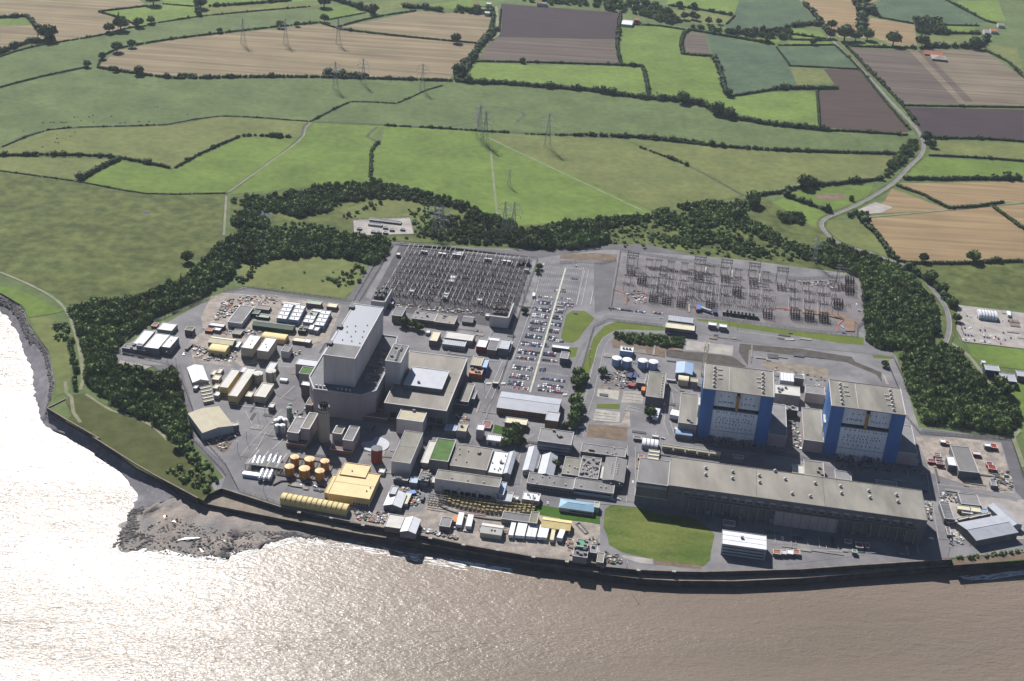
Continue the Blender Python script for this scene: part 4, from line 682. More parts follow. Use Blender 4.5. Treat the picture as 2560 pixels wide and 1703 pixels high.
# ================================================================ BUILDINGS
WIN = {}
def window_mesh(w, h, m='glass', frame=True):
    k = (round(w, 1), round(h, 1), m)
    if k not in WIN: WIN[k] = MB().box(-w/2, -.06, 0, w/2, .02, h, 0).box(-w/2-.12, -.12, -.15, w/2+.12, .0, -.002, 1).mesh('window', [C[m], C['rail']])
    return WIN[k]
VENT = MB().cyl(0, 0, 0, .9, .5, 8).cyl(0, 0, .9, 1.3, .95, 8, r2=.3).mesh('roof_vent', C['offw'])
COWL = MB().cyl(0, 0, 0, 1.6, 1.1, 12).cyl(0, 0, 1.6, 2.6, 1.7, 12, r2=.7).mesh('roof_cowl', C['offw'])
BOXV = MB().box(-1.2, -1, 0, 1.2, 1, 1.6).box(-1.35, -1.15, 1.6, 1.35, 1.15, 1.75).mesh('plant_box', C['grey'])
DOORS = {}
def quad(t, fl, fr, br, h, snap=True):
    A, B, K = G(t, *fl, h), G(t, *fr, h), G(t, *br, h)
    u = UX if snap else (B-A).normalized(); w = Vector((-u.y, u.x, 0)); W = max((B-A).dot(u), .8); D = max((K-B).dot(w), .8)
    if snap:   # rest the frame on the average of the corners
        o = (A + (B-u*W) + (K-u*W-w*D))/3
    else: o = A
    return Vector((o.x, o.y, 0)), math.atan2(u.y, u.x), W, D
def building(name, label, cat, t, fl, fr, br, h, roof='flat', wm='grey', rm='gbroof', rim='rail', snap=True, group=None, rise=None, win=None, vents=None, boxes=None, doors=0, z0=0.0, seams=0, roofname='roof', sk=0, plinth=None, par=.5):
    o, a, W, D = quad(t, fl, fr, br, h, snap); r = thing(name, label, cat, (o.x, o.y, z0), a, group); h -= z0
    wl = MB(); rf = MB(); rise = rise if rise is not None else min(W, D)*.12+.6
    if roof == 'flat':
        wl.box(0, 0, 0, W, D, h-.55-.0, 0)
        rf.box(-.2, -.2, h-.55, W+.2, D+.2, h-.5, 0)
        e = par
        for q in ((-.2, -.2, W+.2, e-.2), (-.2, D+.2-e, W+.2, D+.2), (-.2, e-.2, e-.2, D+.2-e), (W+.2-e, e-.2, W+.2, D+.2-e)): rf.box(q[0], q[1], h-.5, q[2], q[3], h, 1)
    elif roof in ('gx', 'gy'):
        e = h-rise; g_ = .35
        if roof == 'gx':
            wl.add([(0, 0, 0), (W, 0, 0), (W, D, 0), (0, D, 0), (0, 0, e), (W, 0, e), (W, D, e), (0, D, e), (0, D/2, h-.15), (W, D/2, h-.15)], [(0, 1, 5, 4), (2, 3, 7, 6), (1, 2, 6, 9, 5), (3, 0, 4, 8, 7)])
            P = [(-g_, -g_, e-.1), (W+g_, -g_, e-.1), (W+g_, D/2, h), (-g_, D/2, h), (-g_, D+g_, e-.1), (W+g_, D+g_, e-.1)]; rd = ((-g_, D/2, h), (W+g_, D/2, h))
        else:
            wl.add([(0, 0, 0), (W, 0, 0), (W, D, 0), (0, D, 0), (0, 0, e), (W, 0, e), (W, D, e), (0, D, e), (W/2, 0, h-.15), (W/2, D, h-.15)], [(1, 2, 6, 5), (3, 0, 4, 7), (0, 1, 5, 8, 4), (2, 3, 7, 9, 6)])
            P = [(-g_, -g_, e-.1), (-g_, D+g_, e-.1), (W/2, D+g_, h), (W/2, -g_, h), (W+g_, -g_, e-.1), (W+g_, D+g_, e-.1)]
            P = [P[0], P[1], P[2], P[3], P[4], P[5]]; rd = ((W/2, -g_, h), (W/2, D+g_, h))
        P2 = [(x, y, z+.22) for x, y, z in P]
        if roof == 'gx': fs = [(0, 1, 2, 3), (3, 2, 5, 4)]; ed = [(0, 1), (1, 2), (2, 5), (5, 4), (4, 3), (3, 0)]
        else: fs = [(0, 1, 2, 3), (3, 2, 5, 4)]; ed = [(0, 1), (1, 2), (2, 5), (5, 4), (4, 3), (3, 0)]
        rf.add(P, fs); rf.add(P2, fs); rf.add(P+P2, [(i, j, j+6, i+6) for i, j in ed]); rf.bar((rd[0][0], rd[0][1], rd[0][2]+.3), (rd[1][0], rd[1][1], rd[1][2]+.3), .35, 1)
    elif roof == 'hip':
        e = h-rise; q = min(W, D)/2
        wl.box(0, 0, 0, W, D, e); g_ = .4
        if W >= D: R1, R2 = (q, D/2, h), (W-q, D/2, h); fs = [(0, 1, 5, 4), (1, 2, 5), (2, 3, 4, 5), (3, 0, 4)]
        else: R1, R2 = (W/2, q, h), (W/2, D-q, h); fs = [(0, 1, 4), (1, 2, 5, 4), (2, 3, 5), (3, 0, 4, 5)]
        rf.add([(-g_, -g_, e), (W+g_, -g_, e), (W+g_, D+g_, e), (-g_, D+g_, e), R1, R2], fs); rf.box(-g_, -g_, e-.25, W+g_, D+g_, e-.005, 1)
        rf.bar(R1, R2, .3, 1)
    elif roof in ('bx', 'by'):
        e = h-rise; n_ = 9; wl.box(0, 0, 0, W, D, e)
        L_, S_ = (W, D) if roof == 'bx' else (D, W); vs_ = []
        for x in (-.2, L_+.2):
            for i in range(n_+1):
                a_ = math.pi*i/n_; y = S_/2-(S_/2+.2)*math.cos(a_); z = e+rise*math.sin(a_); vs_.append((x, y, z) if roof == 'bx' else (y, x, z))
        rf.add(vs_, [(i, i+1, n_+2+i, n_+1+i) for i in range(n_)]+[tuple(range(n_+1)), tuple(range(n_+1, 2*n_+2))])
    wl.obj('wall', C[wm], r); rf.obj(roofname, [C[rm], C[rim]], r)
    if plinth: MB().box(-.05, -.05, 0, W+.05, D+.05, plinth[0]).obj('plinth', C[plinth[1]], r)
    if seams:
        hh = h+.03 if roof == 'flat' else None
        L_ = W if seams > 0 else D; k = abs(seams)
        for i in range(1, k):
            s = L_*i/k; b_ = MB()
            if roof == 'flat': b_.box(s-.12, .3, h-.5, s+.12, D-.3, h-.38) if seams > 0 else b_.box(.3, s-.12, h-.5, W-.3, s+.12, h-.38)
            elif roof in ('gx', 'bx'):
                n_ = 8; e = h-rise
                for j in range(n_):
                    def pp(j_):
                        if roof == 'bx': a_ = math.pi*j_/n_; return (s, D/2-(D/2+.25)*math.cos(a_), e+(rise+.08)*math.sin(a_))
                        y = D*j_/n_; return (s, y, e+.2+rise*(1-abs(y-D/2)/(D/2)))
                    b_.bar(pp(j), pp(j+1), .5)
            b_.obj('seam', C['dgrey'], r)
    if win:
        for (face, zb, wh, n_, ww, x0, x1, mm) in win:
            me_ = window_mesh(ww, wh, mm)
            for i in range(n_):
                f = x0+(x1-x0)*(i+.5)/n_
                if face == 'f': link('window', me_, r, (W*f, -.02, zb))
                else: link('window', me_, r, (W+.02 if face == 'r' else -.02, D*f, zb), rad(90 if face == 'r' else -90))
    if doors:
        dm = MB().box(-1.8, -.15, 0, 1.8, .02, 3.6).mesh('door', C['dgrey'])
        for i in range(doors): link('door', dm, r, (W*(i+.5)/doors, -.02, 0))
    for lst, me_, nm in ((vents, VENT, 'roof_vent'), (boxes, BOXV, 'plant_box')):
        if lst:
            for fx, fy in lst: link(nm, me_, r, (W*fx, D*fy, h-.45 if roof == 'flat' else h-rise*.5))
    if sk:
        sm = MB().box(-1.1, -.5, 0, 1.1, .5, .5).mesh('rooflight', C['white'])
        for i in range(sk): link('rooflight', sm, r, (W*(i+.5)/sk, D*.35, h-.45 if roof == 'flat' else h-rise*.65))
    r['_w'] = W; r['_d'] = D; return r
def rnd(n_, a=.08, b_=.92): return [(random.uniform(a, b_), random.uniform(a, b_)) for i in range(n_)]
B_ = building
# ---- west station: the great grey reactor hall on its chamfered podium
def reactor_hall():
    h1, h2 = 62.0, 30.0
    o, a, W, D = quad('A', (1600, 1130), (1915, 1158), (2188, 655), h1); r = thing('reactor_hall', 'huge grey slab-sided reactor hall with chamfered concrete podium, tallest building on the left', 'building', tuple(o), a)
    MB().box(0, 0, h2-.5, W, D, h1-1.2).obj('hall_wall', C['lwall'], r)
    MB().box(.6, .6, h1-1.2, W-.6, D*.22, h1-.35).obj('roof', C['mgrey'], r)
    MB().box(.6, D*.22+.02, h1-1.2, W-.6, D-.6, h1-.5).obj('roof', C['hroof'], r)
    for q in ((-.3, -.3, W+.3, .5), (-.3, D-.5, W+.3, D+.3), (-.3, .5, .5, D-.5), (W-.5, .5, W+.3, D-.5)): MB().box(q[0], q[1], h1-1.3, q[2], q[3], h1).obj('parapet', C['rail'], r)
    for i in range(1, 14): MB().box(-.12, D*i/14-.12, h2, -.003, D*i/14+.12, h1-1.4).obj('wall_rib', C['lgrey'], r)
    for i in range(1, 16): MB().box(W+.003, D*i/16-.12, h2, W+.15, D*i/16+.12, h1-1.4).obj('wall_rib', C['lwall'], r)
    for i in range(1, 8): MB().box(W*i/8-.12, -.15, h2, W*i/8+.12, -.003, h1-1.4).obj('wall_rib', C['lwall'], r)
    for fx, fy in ((.2, .55), (.45, .58), (.8, .62), (.3, .45), (.55, .48), (.8, .5), (.5, .38), (.85, .4), (.3, .3), (.6, .3), (.88, .28)): link('roof_vent', VENT, r, (W*fx, D*fy, h1-.5))
    for fy in (.92, .52, .2): MB().box(-2.6, D*fy-3, h1-4.5, 2.2, D*fy+3, h1+1.6).box(-2.9, D*fy-3.3, h1+1.6, 2.5, D*fy+3.3, h1+2).obj('ventilation_box', [C['dgrey']], r)
    po = [(-17, 8), (-17, D*.98), (W+16, D*.98), (W+22, D*.62), (W+22, -2), (W+10, -14), (-6, -14)]
    MB().prism(po, 0, h2-1.2, 0).obj('podium', C['pwall'], r)
    MB().prism([(x*1.0+(0.5 if x < 0 else -.5)*-1, y-.5 if y < 10 else y, 0) for x, y in po], h2-4.5, h2-1.6, 0).obj('podium_band', C['pwall'], r)
    MB().prism([(x, y, 0) for x, y in po], h2-1.2, h2-.7, 0, 1).obj('podium_roof', [C['rail'], C['dgrey']], r)
    n_ = len(po)
    for i in range(n_): 
        p_, q_ = po[i], po[(i+1) % n_]; MB().bar((*p_, h2), (*q_, h2), 1.0).obj('parapet', C['lgrey'], r)
    for i in range(7): MB().box(-6+i*4+(10 if i > 2 else 0), -9, h2-.7, -4+i*4+(10 if i > 2 else 0), -7.5, h2+1.6).obj('plant_unit', C['offw'], r)
    for i in range(9): MB().box(W+4+random.uniform(0, 8), 6+i*9, h2-.7, W+8+random.uniform(0, 8), 10+i*9, h2+random.uniform(1, 4)).obj('plant_unit', C['grey' if i % 2 else 'dgrey'], r)
    for i in range(5): MB().box(W+6+i*.2, 10+i*16, h2+1, W+20, 11+i*16, h2+2).obj('walkway', C['grey'], r)
reactor_hall()
B_('annexe', 'stepped concrete annexe with pale flat roof on the left side of the reactor hall', 'building', 'A', (1330, 1225), (1540, 1235), (1545, 1175), 14, wm='pwall', rm='lgrey')
B_('annexe', 'annexe with green mossy roof trays beside the reactor podium', 'building', 'Z', (135, 945), (320, 965), (360, 885), 15, wm='pwall', rm='mossy', boxes=[(.8, .5)])
B_('annexe', 'small brown block with bright white roof beside the reactor podium', 'building', 'Z', (165, 1090), (330, 1105), (335, 1060), 14, wm='bwall', rm='white')
B_('annexe', 'low dark lean-to at the front left foot of the reactor hall', 'building', 'Z', (230, 1330), (312, 1340), (312, 1245), 10, wm='bwall', rm='bwall')
B_('annexe', 'shadowed concrete annexe between reactor hall and turbine hall', 'building', 'Z', (950, 1090), (1095, 1100), (1190, 900), 26, wm='pwall', rm='dgrey', boxes=rnd(6), vents=rnd(5))
B_('annexe', 'low brown entrance block in shadow before the reactor podium', 'building', 'Z', (930, 1480), (1230, 1500), (1240, 1400), 6, wm='bwall', rm='bwall')
B_('annexe', 'dark infill block behind the shadowed annexe', 'building', 'Z', (1080, 720), (1180, 735), (1240, 640), 18, wm='dgrey', rm='dgrey', boxes=rnd(4))
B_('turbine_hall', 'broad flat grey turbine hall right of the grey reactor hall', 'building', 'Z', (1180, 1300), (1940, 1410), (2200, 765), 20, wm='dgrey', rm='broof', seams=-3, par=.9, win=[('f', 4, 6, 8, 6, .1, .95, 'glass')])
B_('turbine_hall_deck', 'raised pale roof deck sitting on the flat turbine hall', 'building', 'Z', (1420, 1078), (1885, 1143), (1975, 920), 24.5, wm='dgrey', rm='lgrey', z0=19.6, boxes=[(.35, .2)], par=.7)
B_('lift_tower', 'tall concrete tower with row of roof cowls between the two halls', 'building', 'Z', (1190, 790), (1380, 815), (1485, 610), 45, wm='lwall', rm='dgrey', par=.8)
r_ = [o for o in col.objects if o.name.startswith('lift_tower')][0]
for i in range(7): link('roof_cowl', COWL, r_, (r_['_w']*.62-.4*i % 2, r_['_d']*(.1+.12*i), 44.4))
for i in range(3): link('plant_box', BOXV, r_, (r_['_w']*(.25+.2*(i % 2)), r_['_d']*(.3+.25*i), 44.4))
B_('workshop', 'square concrete block with sunlit pale roof before the turbine hall', 'building', 'F', (358, 378), (615, 412), (662, 310), 17, wm='lwall', rm='beige', par=.8, boxes=[(.5, .9)])
B_('store', 'long brown-roofed store running toward the sea below the square block', 'building', 'F', (310, 795), (495, 817), (612, 515), 15, wm='lwall', rm='gbroof', par=.4, seams=-2)
B_('store', 'narrow white flat roof in the shade beside the brown-roofed store', 'building', 'F', (600, 808), (672, 815), (740, 600), 6, wm='pwall', rm='offw')
B_('workshop', 'dark block with vivid mossy green roof', 'building', 'F', (680, 775), (865, 800), (938, 590), 13, wm='dgrey', rm='mossy', rim='rail', par=.6)
B_('workshop', 'wide brown flat-roofed workshop joined to the green-roofed block', 'building', 'F', (885, 832), (1245, 885), (1300, 675), 10, wm='dgrey', rm='broof', vents=[(.1, .8), (.35, .75), (.1, .3), (.4, .25), (.15, .55)], boxes=[(.65, .7), (.66, .76)])
B_('workshop', 'white flat roof dotted with vents beside the brown workshop', 'building', 'F', (1250, 900), (1393, 920), (1455, 710), 8, wm='grey', rm='white', vents=rnd(8), boxes=[(.7, .5)])
B_('shed', 'narrow blue-grey gabled shed beside the vent-dotted white roof', 'shed', 'F', (1402, 905), (1470, 913), (1545, 705), 9, 'gy', 'dgrey', 'lgrey')
B_('pump_house', 'long grey pump house with dark openings above the cooling intake', 'building', 'F', (738, 955), (1362, 1055), (1385, 965), 15, wm='lwall', rm='gbroof', par=.5, vents=[(.25, .3), (.5, .3), (.75, .3)], win=[('f', 0, 4.5, 7, 5, .15, .9, 'black')])
B_('building', 'pale L-shaped low building right of the pump house', 'building', 'F', (1340, 1172), (1483, 1192), (1497, 1110), 6, wm='pwall', rm='lgrey')
B_('building', 'narrow pale link block rising beside the pump house end', 'building', 'F', (1362, 1120), (1408, 1125), (1437, 1003), 9, wm='pwall', rm='lblue')
B_('building', 'low white-roofed building dotted with black vents by the green lawn', 'building', 'F', (1590, 1162), (1755, 1188), (1768, 1115), 6, wm='pwall', rm='white', vents=rnd(9))
B_('cabin', 'small square white cabin left of the vent-dotted building', 'cabin', 'F', (1505, 1163), (1550, 1170), (1555, 1137), 4, wm='offw', rm='white')
B_('office', 'pale blue hipped-roof office beside the long lawn', 'building', 'F', (1955, 1225), (2290, 1275), (2300, 1192), 7, 'hip', 'lgrey', 'broofb', rise=2.2, win=[('f', 1.6, 1.4, 12, 1.5, .3, .98, 'glass')])
B_('cabin', 'pale green square annexe at the end of the blue-roofed office', 'building', 'G', (330, 1242), (378, 1250), (395, 1200), 6, wm='lgrey', rm='pgreen')
B_('building', 'long low grey flat-roofed block behind the lawn', 'building', 'F', (1635, 1010), (2090, 1068), (2108, 962), 7, wm='dgrey', rm='mgrey', vents=rnd(6), win=[('f', 2, 1.6, 14, 1.8, .03, .97, 'glass')])
B_('building', 'corrugated grey block with a glazed strip left of the station road', 'building', 'G', (137, 1055), (525, 1112), (535, 1010), 7, wm='lgrey', rm='mgrey', seams=14, win=[('f', 3.4, 1.8, 18, 2.0, .04, .96, 'glass')], vents=rnd(4))
B_('office_block', 'four-storey grey office block with white window bands', 'building', 'F', (1745, 588), (2070, 640), (2093, 513), 15, wm='dgrey', rm='grey', boxes=[(.55, .6), (.6, .5), (.65, .55), (.4, .9)], win=[('f', z, 1.7, 16, 2.0, .02, .98, 'pglass') for z in (2.5, 6, 9.6)]+[('r', z, 1.5, 8, 2.0, .05, .95, 'glass') for z in (2.5, 6, 9.6)])
B_('office', 'left of two pale grey gabled offices with small black windows', 'building', 'F', (1600, 872), (1705, 885), (1750, 655), 7, 'gy', 'offw', 'lgrey', win=[('f', 2.5, 1.2, 4, 1.0, .1, .9, 'glass')])
B_('office', 'right of two pale grey gabled offices, with a skylight panel', 'building', 'F', (1745, 908), (1895, 925), (1940, 712), 8, 'gy', 'offw', 'lgrey', win=[('f', 2.5, 1.2, 6, 1.0, .4, .95, 'glass')], boxes=[(.8, .7), (.8, .62)])
B_('office', 'glazed link roof between the two pale gabled offices', 'building', 'F', (1712, 862), (1740, 865), (1782, 715), 5, wm='lgrey', rm='dgrey')
B_('building', 'pale brown flat-roofed block left of the roof plant', 'building', 'G', (20, 915), (185, 938), (213, 770), 7, wm='dgrey', rm='gbroof', vents=rnd(4))
B_('building', 'flat roof crowded with white ventilation plant', 'building', 'G', (190, 940), (378, 975), (392, 768), 8, wm='dgrey', rm='mgrey', vents=rnd(26), boxes=rnd(12))
B_('building', 'long low flat-roofed block below the cleared rough ground', 'building', 'G', (203, 700), (640, 755), (650, 672), 6, wm='dgrey', rm='mgrey', boxes=[(.2, .3), (.24, .4), (.26, .3)], vents=rnd(6), win=[('f', 2, 1.6, 16, 1.6, .3, .97, 'glass')])
B_('building', 'grey gabled block with ventilator rows beside the station road', 'building', 'G', (418, 962), (628, 995), (655, 772), 10, 'gy', 'dgrey', 'mgrey', rise=1.6, vents=[(.35, .3+.08*i) for i in range(6)]+[(.62, .3+.08*i) for i in range(6)], win=[('f', 4, 1.8, 9, 1.8, .05, .95, 'pglass')])
B_('building', 'narrow pale strip-roofed annexe left of the grey gabled block', 'building', 'G', (385, 960), (415, 965), (440, 840), 6, wm='dgrey', rm='offw')
# the L-shaped office with the pale blue-white roof at the foot of the car park
r_ = B_('office_block', 'long brick office with pale ridged roof at the foot of the car park', 'building', 'F', (1330, 250), (1930, 318), (1995, 165), 10.5, 'gx', 'brick', 'lgrey', rim='white', rise=3.0, win=[('f', z, 1.5, 20, 1.3, .03, .77, 'glass') for z in (1.2, 3.9, 6.1)])
B_('office_block', 'short brick wing projecting from the right end of the long office', 'building', 'F', (1800, 388), (1925, 402), (1990, 325), 10.2, wm='brick', rm='lgrey', par=.4)
B_('building', 'brown-walled block with cream flat roof before the brick office', 'building', 'F', (1420, 415), (1633, 440), (1640, 385), 7, wm='brick', rm='cream')
B_('tower_block', 'small square tower with white roof by the station road', 'building', 'F', (1140, 482), (1208, 492), (1226, 440), 12, wm='pwall', rm='white')
B_('cabin', 'striped pale cabin left of the office garden', 'building', 'F', (1243, 582), (1393, 605), (1397, 545), 6, wm='offw', rm='white', seams=9, doors=2)
B_('rack_store', 'low red and white slatted cage store beside the square tower', 'building', 'F', (1195, 460), (1275, 472), (1295, 410), 3, wm='red', rm='red', seams=9, rim='offw')
B_('building', 'low pale blue flat-roofed building in the cluttered service yard', 'building', 'F', (828, 482), (948, 500), (968, 448), 6, wm='grey', rm='lblue', seams=4)
B_('building', 'cream block with roof slot beside the pale blue roof', 'building', 'F', (950, 490), (1042, 505), (1050, 430), 9, wm='pwall', rm='beige', boxes=[(.4, .6)])
B_('building', 'grey flat-topped block with raised edges right of the turbine hall', 'building', 'F', (980, 205), (1065, 215), (1120, 38), 9, wm='dgrey', rm='gbroof', par=.7)
B_('building', 'narrow grey lean-to beside the raised-edge block', 'building', 'F', (1082, 180), (1120, 185), (1152, 105), 7, wm='dgrey', rm='grey')
B_('building', 'low brown annexe behind the station road footbridge', 'building', 'F', (930, 235), (1062, 250), (1066, 205), 5, wm='bwall', rm='dgrey')
# ---- north side
B_('building', 'beige panelled block with orange scaffolding around it', 'building', 'B', (1083, 1222), (1190, 1235), (1213, 1150), 10, wm='bwall', rm='beige', seams=5)
B_('building', 'low orange-wrapped plant block before the scaffolded block', 'building', 'B', (1070, 1300), (1192, 1318), (1208, 1255), 7, wm='orange', rm='orange', boxes=rnd(4))
B_('building', 'bright blue shed against the scaffolded block', 'shed', 'B', (1195, 1242), (1243, 1250), (1257, 1168), 9, wm='blue', rm='lblue')
B_('building', 'cream-roofed square building beside the dark shrub bed', 'building', 'B', (675, 982), (752, 990), (795, 900), 8, wm='bwall', rm='cream')
B_('building', 'long white-roofed building behind the low ribbed one', 'building', 'B', (835, 955), (1105, 990), (1112, 925), 7, wm='lgrey', rm='offw')
B_('building', 'low ribbed silver-roofed building with window row', 'building', 'B', (808, 1015), (1028, 1045), (1040, 992), 6, wm='lgrey', rm='lgrey', seams=12, win=[('f', 1.6, 1.5, 10, 1.5, .05, .95, 'glass')])
B_('building', 'white-roofed building with red front wall', 'building', 'B', (1142, 1042), (1235, 1052), (1250, 980), 8, wm='red', rm='white')
B_('building', 'dark brown-roofed building between the red-fronted and pale roofs', 'building', 'B', (1252, 1070), (1342, 1082), (1356, 990), 8, wm='bwall', rm='dgrey')
B_('building', 'bright white strip-roofed annexe behind the dark brown roof', 'building', 'B', (1255, 975), (1365, 990), (1370, 962), 7, wm='offw', rm='white')
B_('building', 'pale blue-grey roofed building at the end of the north row', 'building', 'B', (1352, 1058), (1450, 1070), (1482, 985), 9, wm='grey', rm='lgrey')
B_('building', 'narrow sloping pale roof at the car park fence', 'building', 'B', (1450, 1088), (1468, 1092), (1500, 992), 6, wm='grey', rm='lgrey')
B_('building', 'small white hut beside the grey lane north of the turbine hall', 'hut', 'B', (648, 905), (682, 910), (685, 882), 4, wm='offw', rm='white')
B_('building', 'brown slatted block at the left of the west substation front', 'building', 'B', (318, 735), (415, 748), (440, 665), 9, wm='bwall', rm='dgrey', seams=-4)
B_('control_building', 'long low control building in front of the west substation', 'building', 'B', (520, 768), (735, 795), (745, 715), 7, wm='bwall', rm='grey', vents=rnd(3), win=[('f', 1.8, 1.5, 8, 2, .1, .95, 'glass')], boxes=[(.1, .8), (.6, .5)])
B_('control_building', 'brown-roofed right half of the long control building', 'building', 'B', (738, 800), (930, 825), (940, 742), 7, wm='bwall', rm='broof', vents=rnd(4), boxes=[(.35, .8)], win=[('f', 1.8, 1.5, 7, 2, .1, .95, 'glass')])
B_('shed', 'small barn with a white roof band before the west substation', 'shed', 'B', (1003, 785), (1108, 795), (1118, 738), 6, 'gx', 'dgrey', 'grey')
B_('cabin', 'small bright white kiosk at the lower right of the substation', 'kiosk', 'B', (1228, 745), (1262, 748), (1268, 722), 4, wm='grey', rm='white')
B_('screen_wall', 'tall ribbed U-shaped screen wall at the left substation corner', 'wall', 'B', (105, 598), (235, 606), (238, 596), 12, wm='lwall', rm='lwall', par=.2); B_('screen_wall', 'long ribbed side wall of the left transformer bay', 'wall', 'B', (233, 606), (243, 606), (325, 480), 12, wm='lwall', rm='rail', par=.2)
B_('screen_wall', 'tall ribbed front wall of the right transformer bay', 'wall', 'B', (1270, 745), (1450, 762), (1455, 752), 14, wm='lwall', rm='lwall', par=.2); B_('screen_wall', 'tall ribbed side wall of the right transformer bay', 'wall', 'B', (1448, 762), (1460, 762), (1502, 615), 14, wm='lwall', rm='rail', par=.2)
# white modular cabins in stacked rows
k = 0
for gx, gy, w, n_, gl in ((1143, 762, 92, 4, 'first'), (1262, 775, 92, 4, 'second'), (1400, 800, 92, 2, 'third'), (1510, 828, 92, 4, 'fourth')):
    for i in range(n_):
        x, y = gx+i*19, gy-i*37
        B_('modular_cabin', 'white modular cabin, %s from the front in the %s stack of the north yard' % (ORD[i], gl), 'cabin', 'A', (x, y), (x+w, y+11), (x+w+16, y-22), 6.5, wm='lblue', rm='white', group='white modular cabins in the north yard', vents=[(.5, .5)], win=[('f', 1.2, 1.1, 6, 1.2, .05, .95, 'glass')])
B_('modular_cabin', 'green-tinted roof cabin at the top of the third stack', 'cabin', 'A', (1450, 735), (1525, 745), (1560, 690), 6, wm='dgreen', rm='pgreen', boxes=[(.3, .3)])
B_('modular_cabin', 'white-topped cabin closing the third stack at the back', 'cabin', 'A', (1490, 695), (1572, 705), (1580, 682), 6.4, wm='lgrey', rm='white')
for x, y, lb in ((1455, 870, 'left'), (1510, 882, 'right')): B_('modular_cabin', 'long white cabin standing end-on, %s of the two at the yard turning circle' % lb, 'cabin', 'A', (x, y), (x+42, y+6), (x+62, y-52), 5, wm='lgrey', rm='white')
B_('modular_cabin', 'dark green plant cabin left of the two end-on cabins', 'cabin', 'A', (1355, 880), (1425, 890), (1440, 845), 5, wm='dgreen', rm='green', boxes=rnd(3))
B_('cabin', 'long low white cabin at the back of the north yard', 'cabin', 'A', (1195, 622), (1368, 642), (1372, 612), 4, wm='lgrey', rm='offw')
B_('shed', 'greenish-roofed brick store at the north yard fence', 'shed', 'A', (1432, 618), (1575, 632), (1588, 598), 6, wm='bwall', rm='pgreen', rim='cream')
B_('shed', 'cream-roofed store right of the greenish-roofed one', 'shed', 'A', (1635, 650), (1730, 660), (1738, 622), 5, wm='bwall', rm='cream')
B_('shed', 'long dark weathered shed with white right-hand eave', 'shed', 'A', (665, 800), (800, 818), (915, 655), 7, wm='offw', rm='dgrey', rim='white', vents=[(.95, .2)])
B_('shed', 'long green-grey low shed in the middle of the north yard', 'shed', 'A', (905, 825), (1305, 868), (1320, 822), 7, 'gx', 'dgreen', 'green')
B_('shed', 'curved pale yellow shed with rooflights', 'shed', 'A', (1003, 935), (1225, 975), (1250, 918), 7, 'bx', 'yel', 'yel', rise=2.5, sk=8)
B_('building', 'left of two tall white-roofed blocks in the west yard', 'building', 'A', (795, 1050), (905, 1065), (987, 940), 14, wm='pbeige', rm='white', vents=[(.5, .6), (.6, .3)], plinth=(4, 'dgrey'))
B_('building', 'right of two tall white-roofed blocks in the west yard', 'building', 'A', (950, 1080), (1060, 1092), (1142, 965), 14, wm='pbeige', rm='white', vents=[(.4, .5), (.6, .3)], plinth=(4, 'dgrey'))
B_('workshop', 'cream gabled workshop with roof vents behind the yellow shed', 'building', 'A', (475, 988), (715, 1015), (735, 958), 8, 'gx', 'bwall', 'cream', vents=[(.3, .5), (.6, .5)])
B_('shed', 'bright yellow shed in front of the cream gabled workshop', 'shed', 'A', (472, 1068), (640, 1088), (680, 1022), 8, 'bx', 'yel', 'yel', rise=2.2, sk=4, doors=2)
B_('building', 'small grey-roofed square block beside the tall white pair', 'building', 'A', (1190, 1085), (1262, 1095), (1290, 1035), 9, wm='lwall', rm='dgrey')
B_('cabin', 'low cream strip building with a white end cabin', 'building', 'A', (1300, 985), (1415, 998), (1420, 962), 4, wm='bwall', rm='cream'); B_('cabin', 'white cabin at the right end of the cream strip', 'cabin', 'A', (1418, 998), (1472, 1005), (1476, 970), 5, wm='bwall', rm='white')
B_('cabin', 'row of pale grey sheds beside a white hut', 'shed', 'A', (478, 835), (628, 850), (632, 818), 5, wm='dgrey', rm='lgrey'); B_('cabin', 'dark red container left of a white hut', 'container', 'A', (445, 885), (515, 893), (525, 850), 3.5, wm='red', rm='rust'); B_('cabin', 'square white hut among the pale grey sheds', 'hut', 'A', (535, 880), (592, 886), (598, 850), 4, wm='grey', rm='white')
B_('container', 'green container with pale roof beside the dark weathered shed', 'container', 'A', (890, 715), (965, 725), (975, 690), 5, wm='dgreen', rm='green'); B_('container', 'pale green low unit right of the green container', 'container', 'A', (945, 748), (1065, 762), (1070, 735), 3.5, wm='dgreen', rm='pgreen')
B_('container', 'brown-roofed low store under scattered materials', 'shed', 'A', (935, 668), (1070, 685), (1078, 645), 4, wm='bwall', rm='broof'); B_('cabin', 'low brown shed among pallets below the weathered shed', 'shed', 'A', (710, 915), (790, 925), (810, 880), 4, wm='bwall', rm='broof')
B_('cabin', 'white end-on cabin right of the yellow shed', 'cabin', 'A', (735, 1045), (770, 1050), (795, 990), 4, wm='lblue', rm='white')
B_('warehouse', 'left of two long white-roofed warehouses with yellow walls', 'warehouse', 'A', (570, 1435), (655, 1447), (800, 1275), 10, wm='yel', rm='offw', par=.4, win=[('f', 1.5, 1.4, 3, 1.4, .1, .9, 'glass')])
B_('warehouse', 'right of two long white-roofed warehouses with yellow walls', 'warehouse', 'A', (668, 1520), (755, 1533), (940, 1262), 10, wm='yel', rm='offw', par=.4, win=[('f', 1.5, 1.4, 4, 1.4, .1, .9, 'glass')])
B_('building', 'grey link roof joining the two white-roofed warehouses', 'building', 'A', (780, 1290), (850, 1298), (875, 1245), 7, wm='grey', rm='lgrey')
B_('building', 'pale grey-roofed block behind the twin storage tanks', 'building', 'A', (1040, 1265), (1112, 1272), (1145, 1200), 8, wm='pbeige', rm='lgrey')
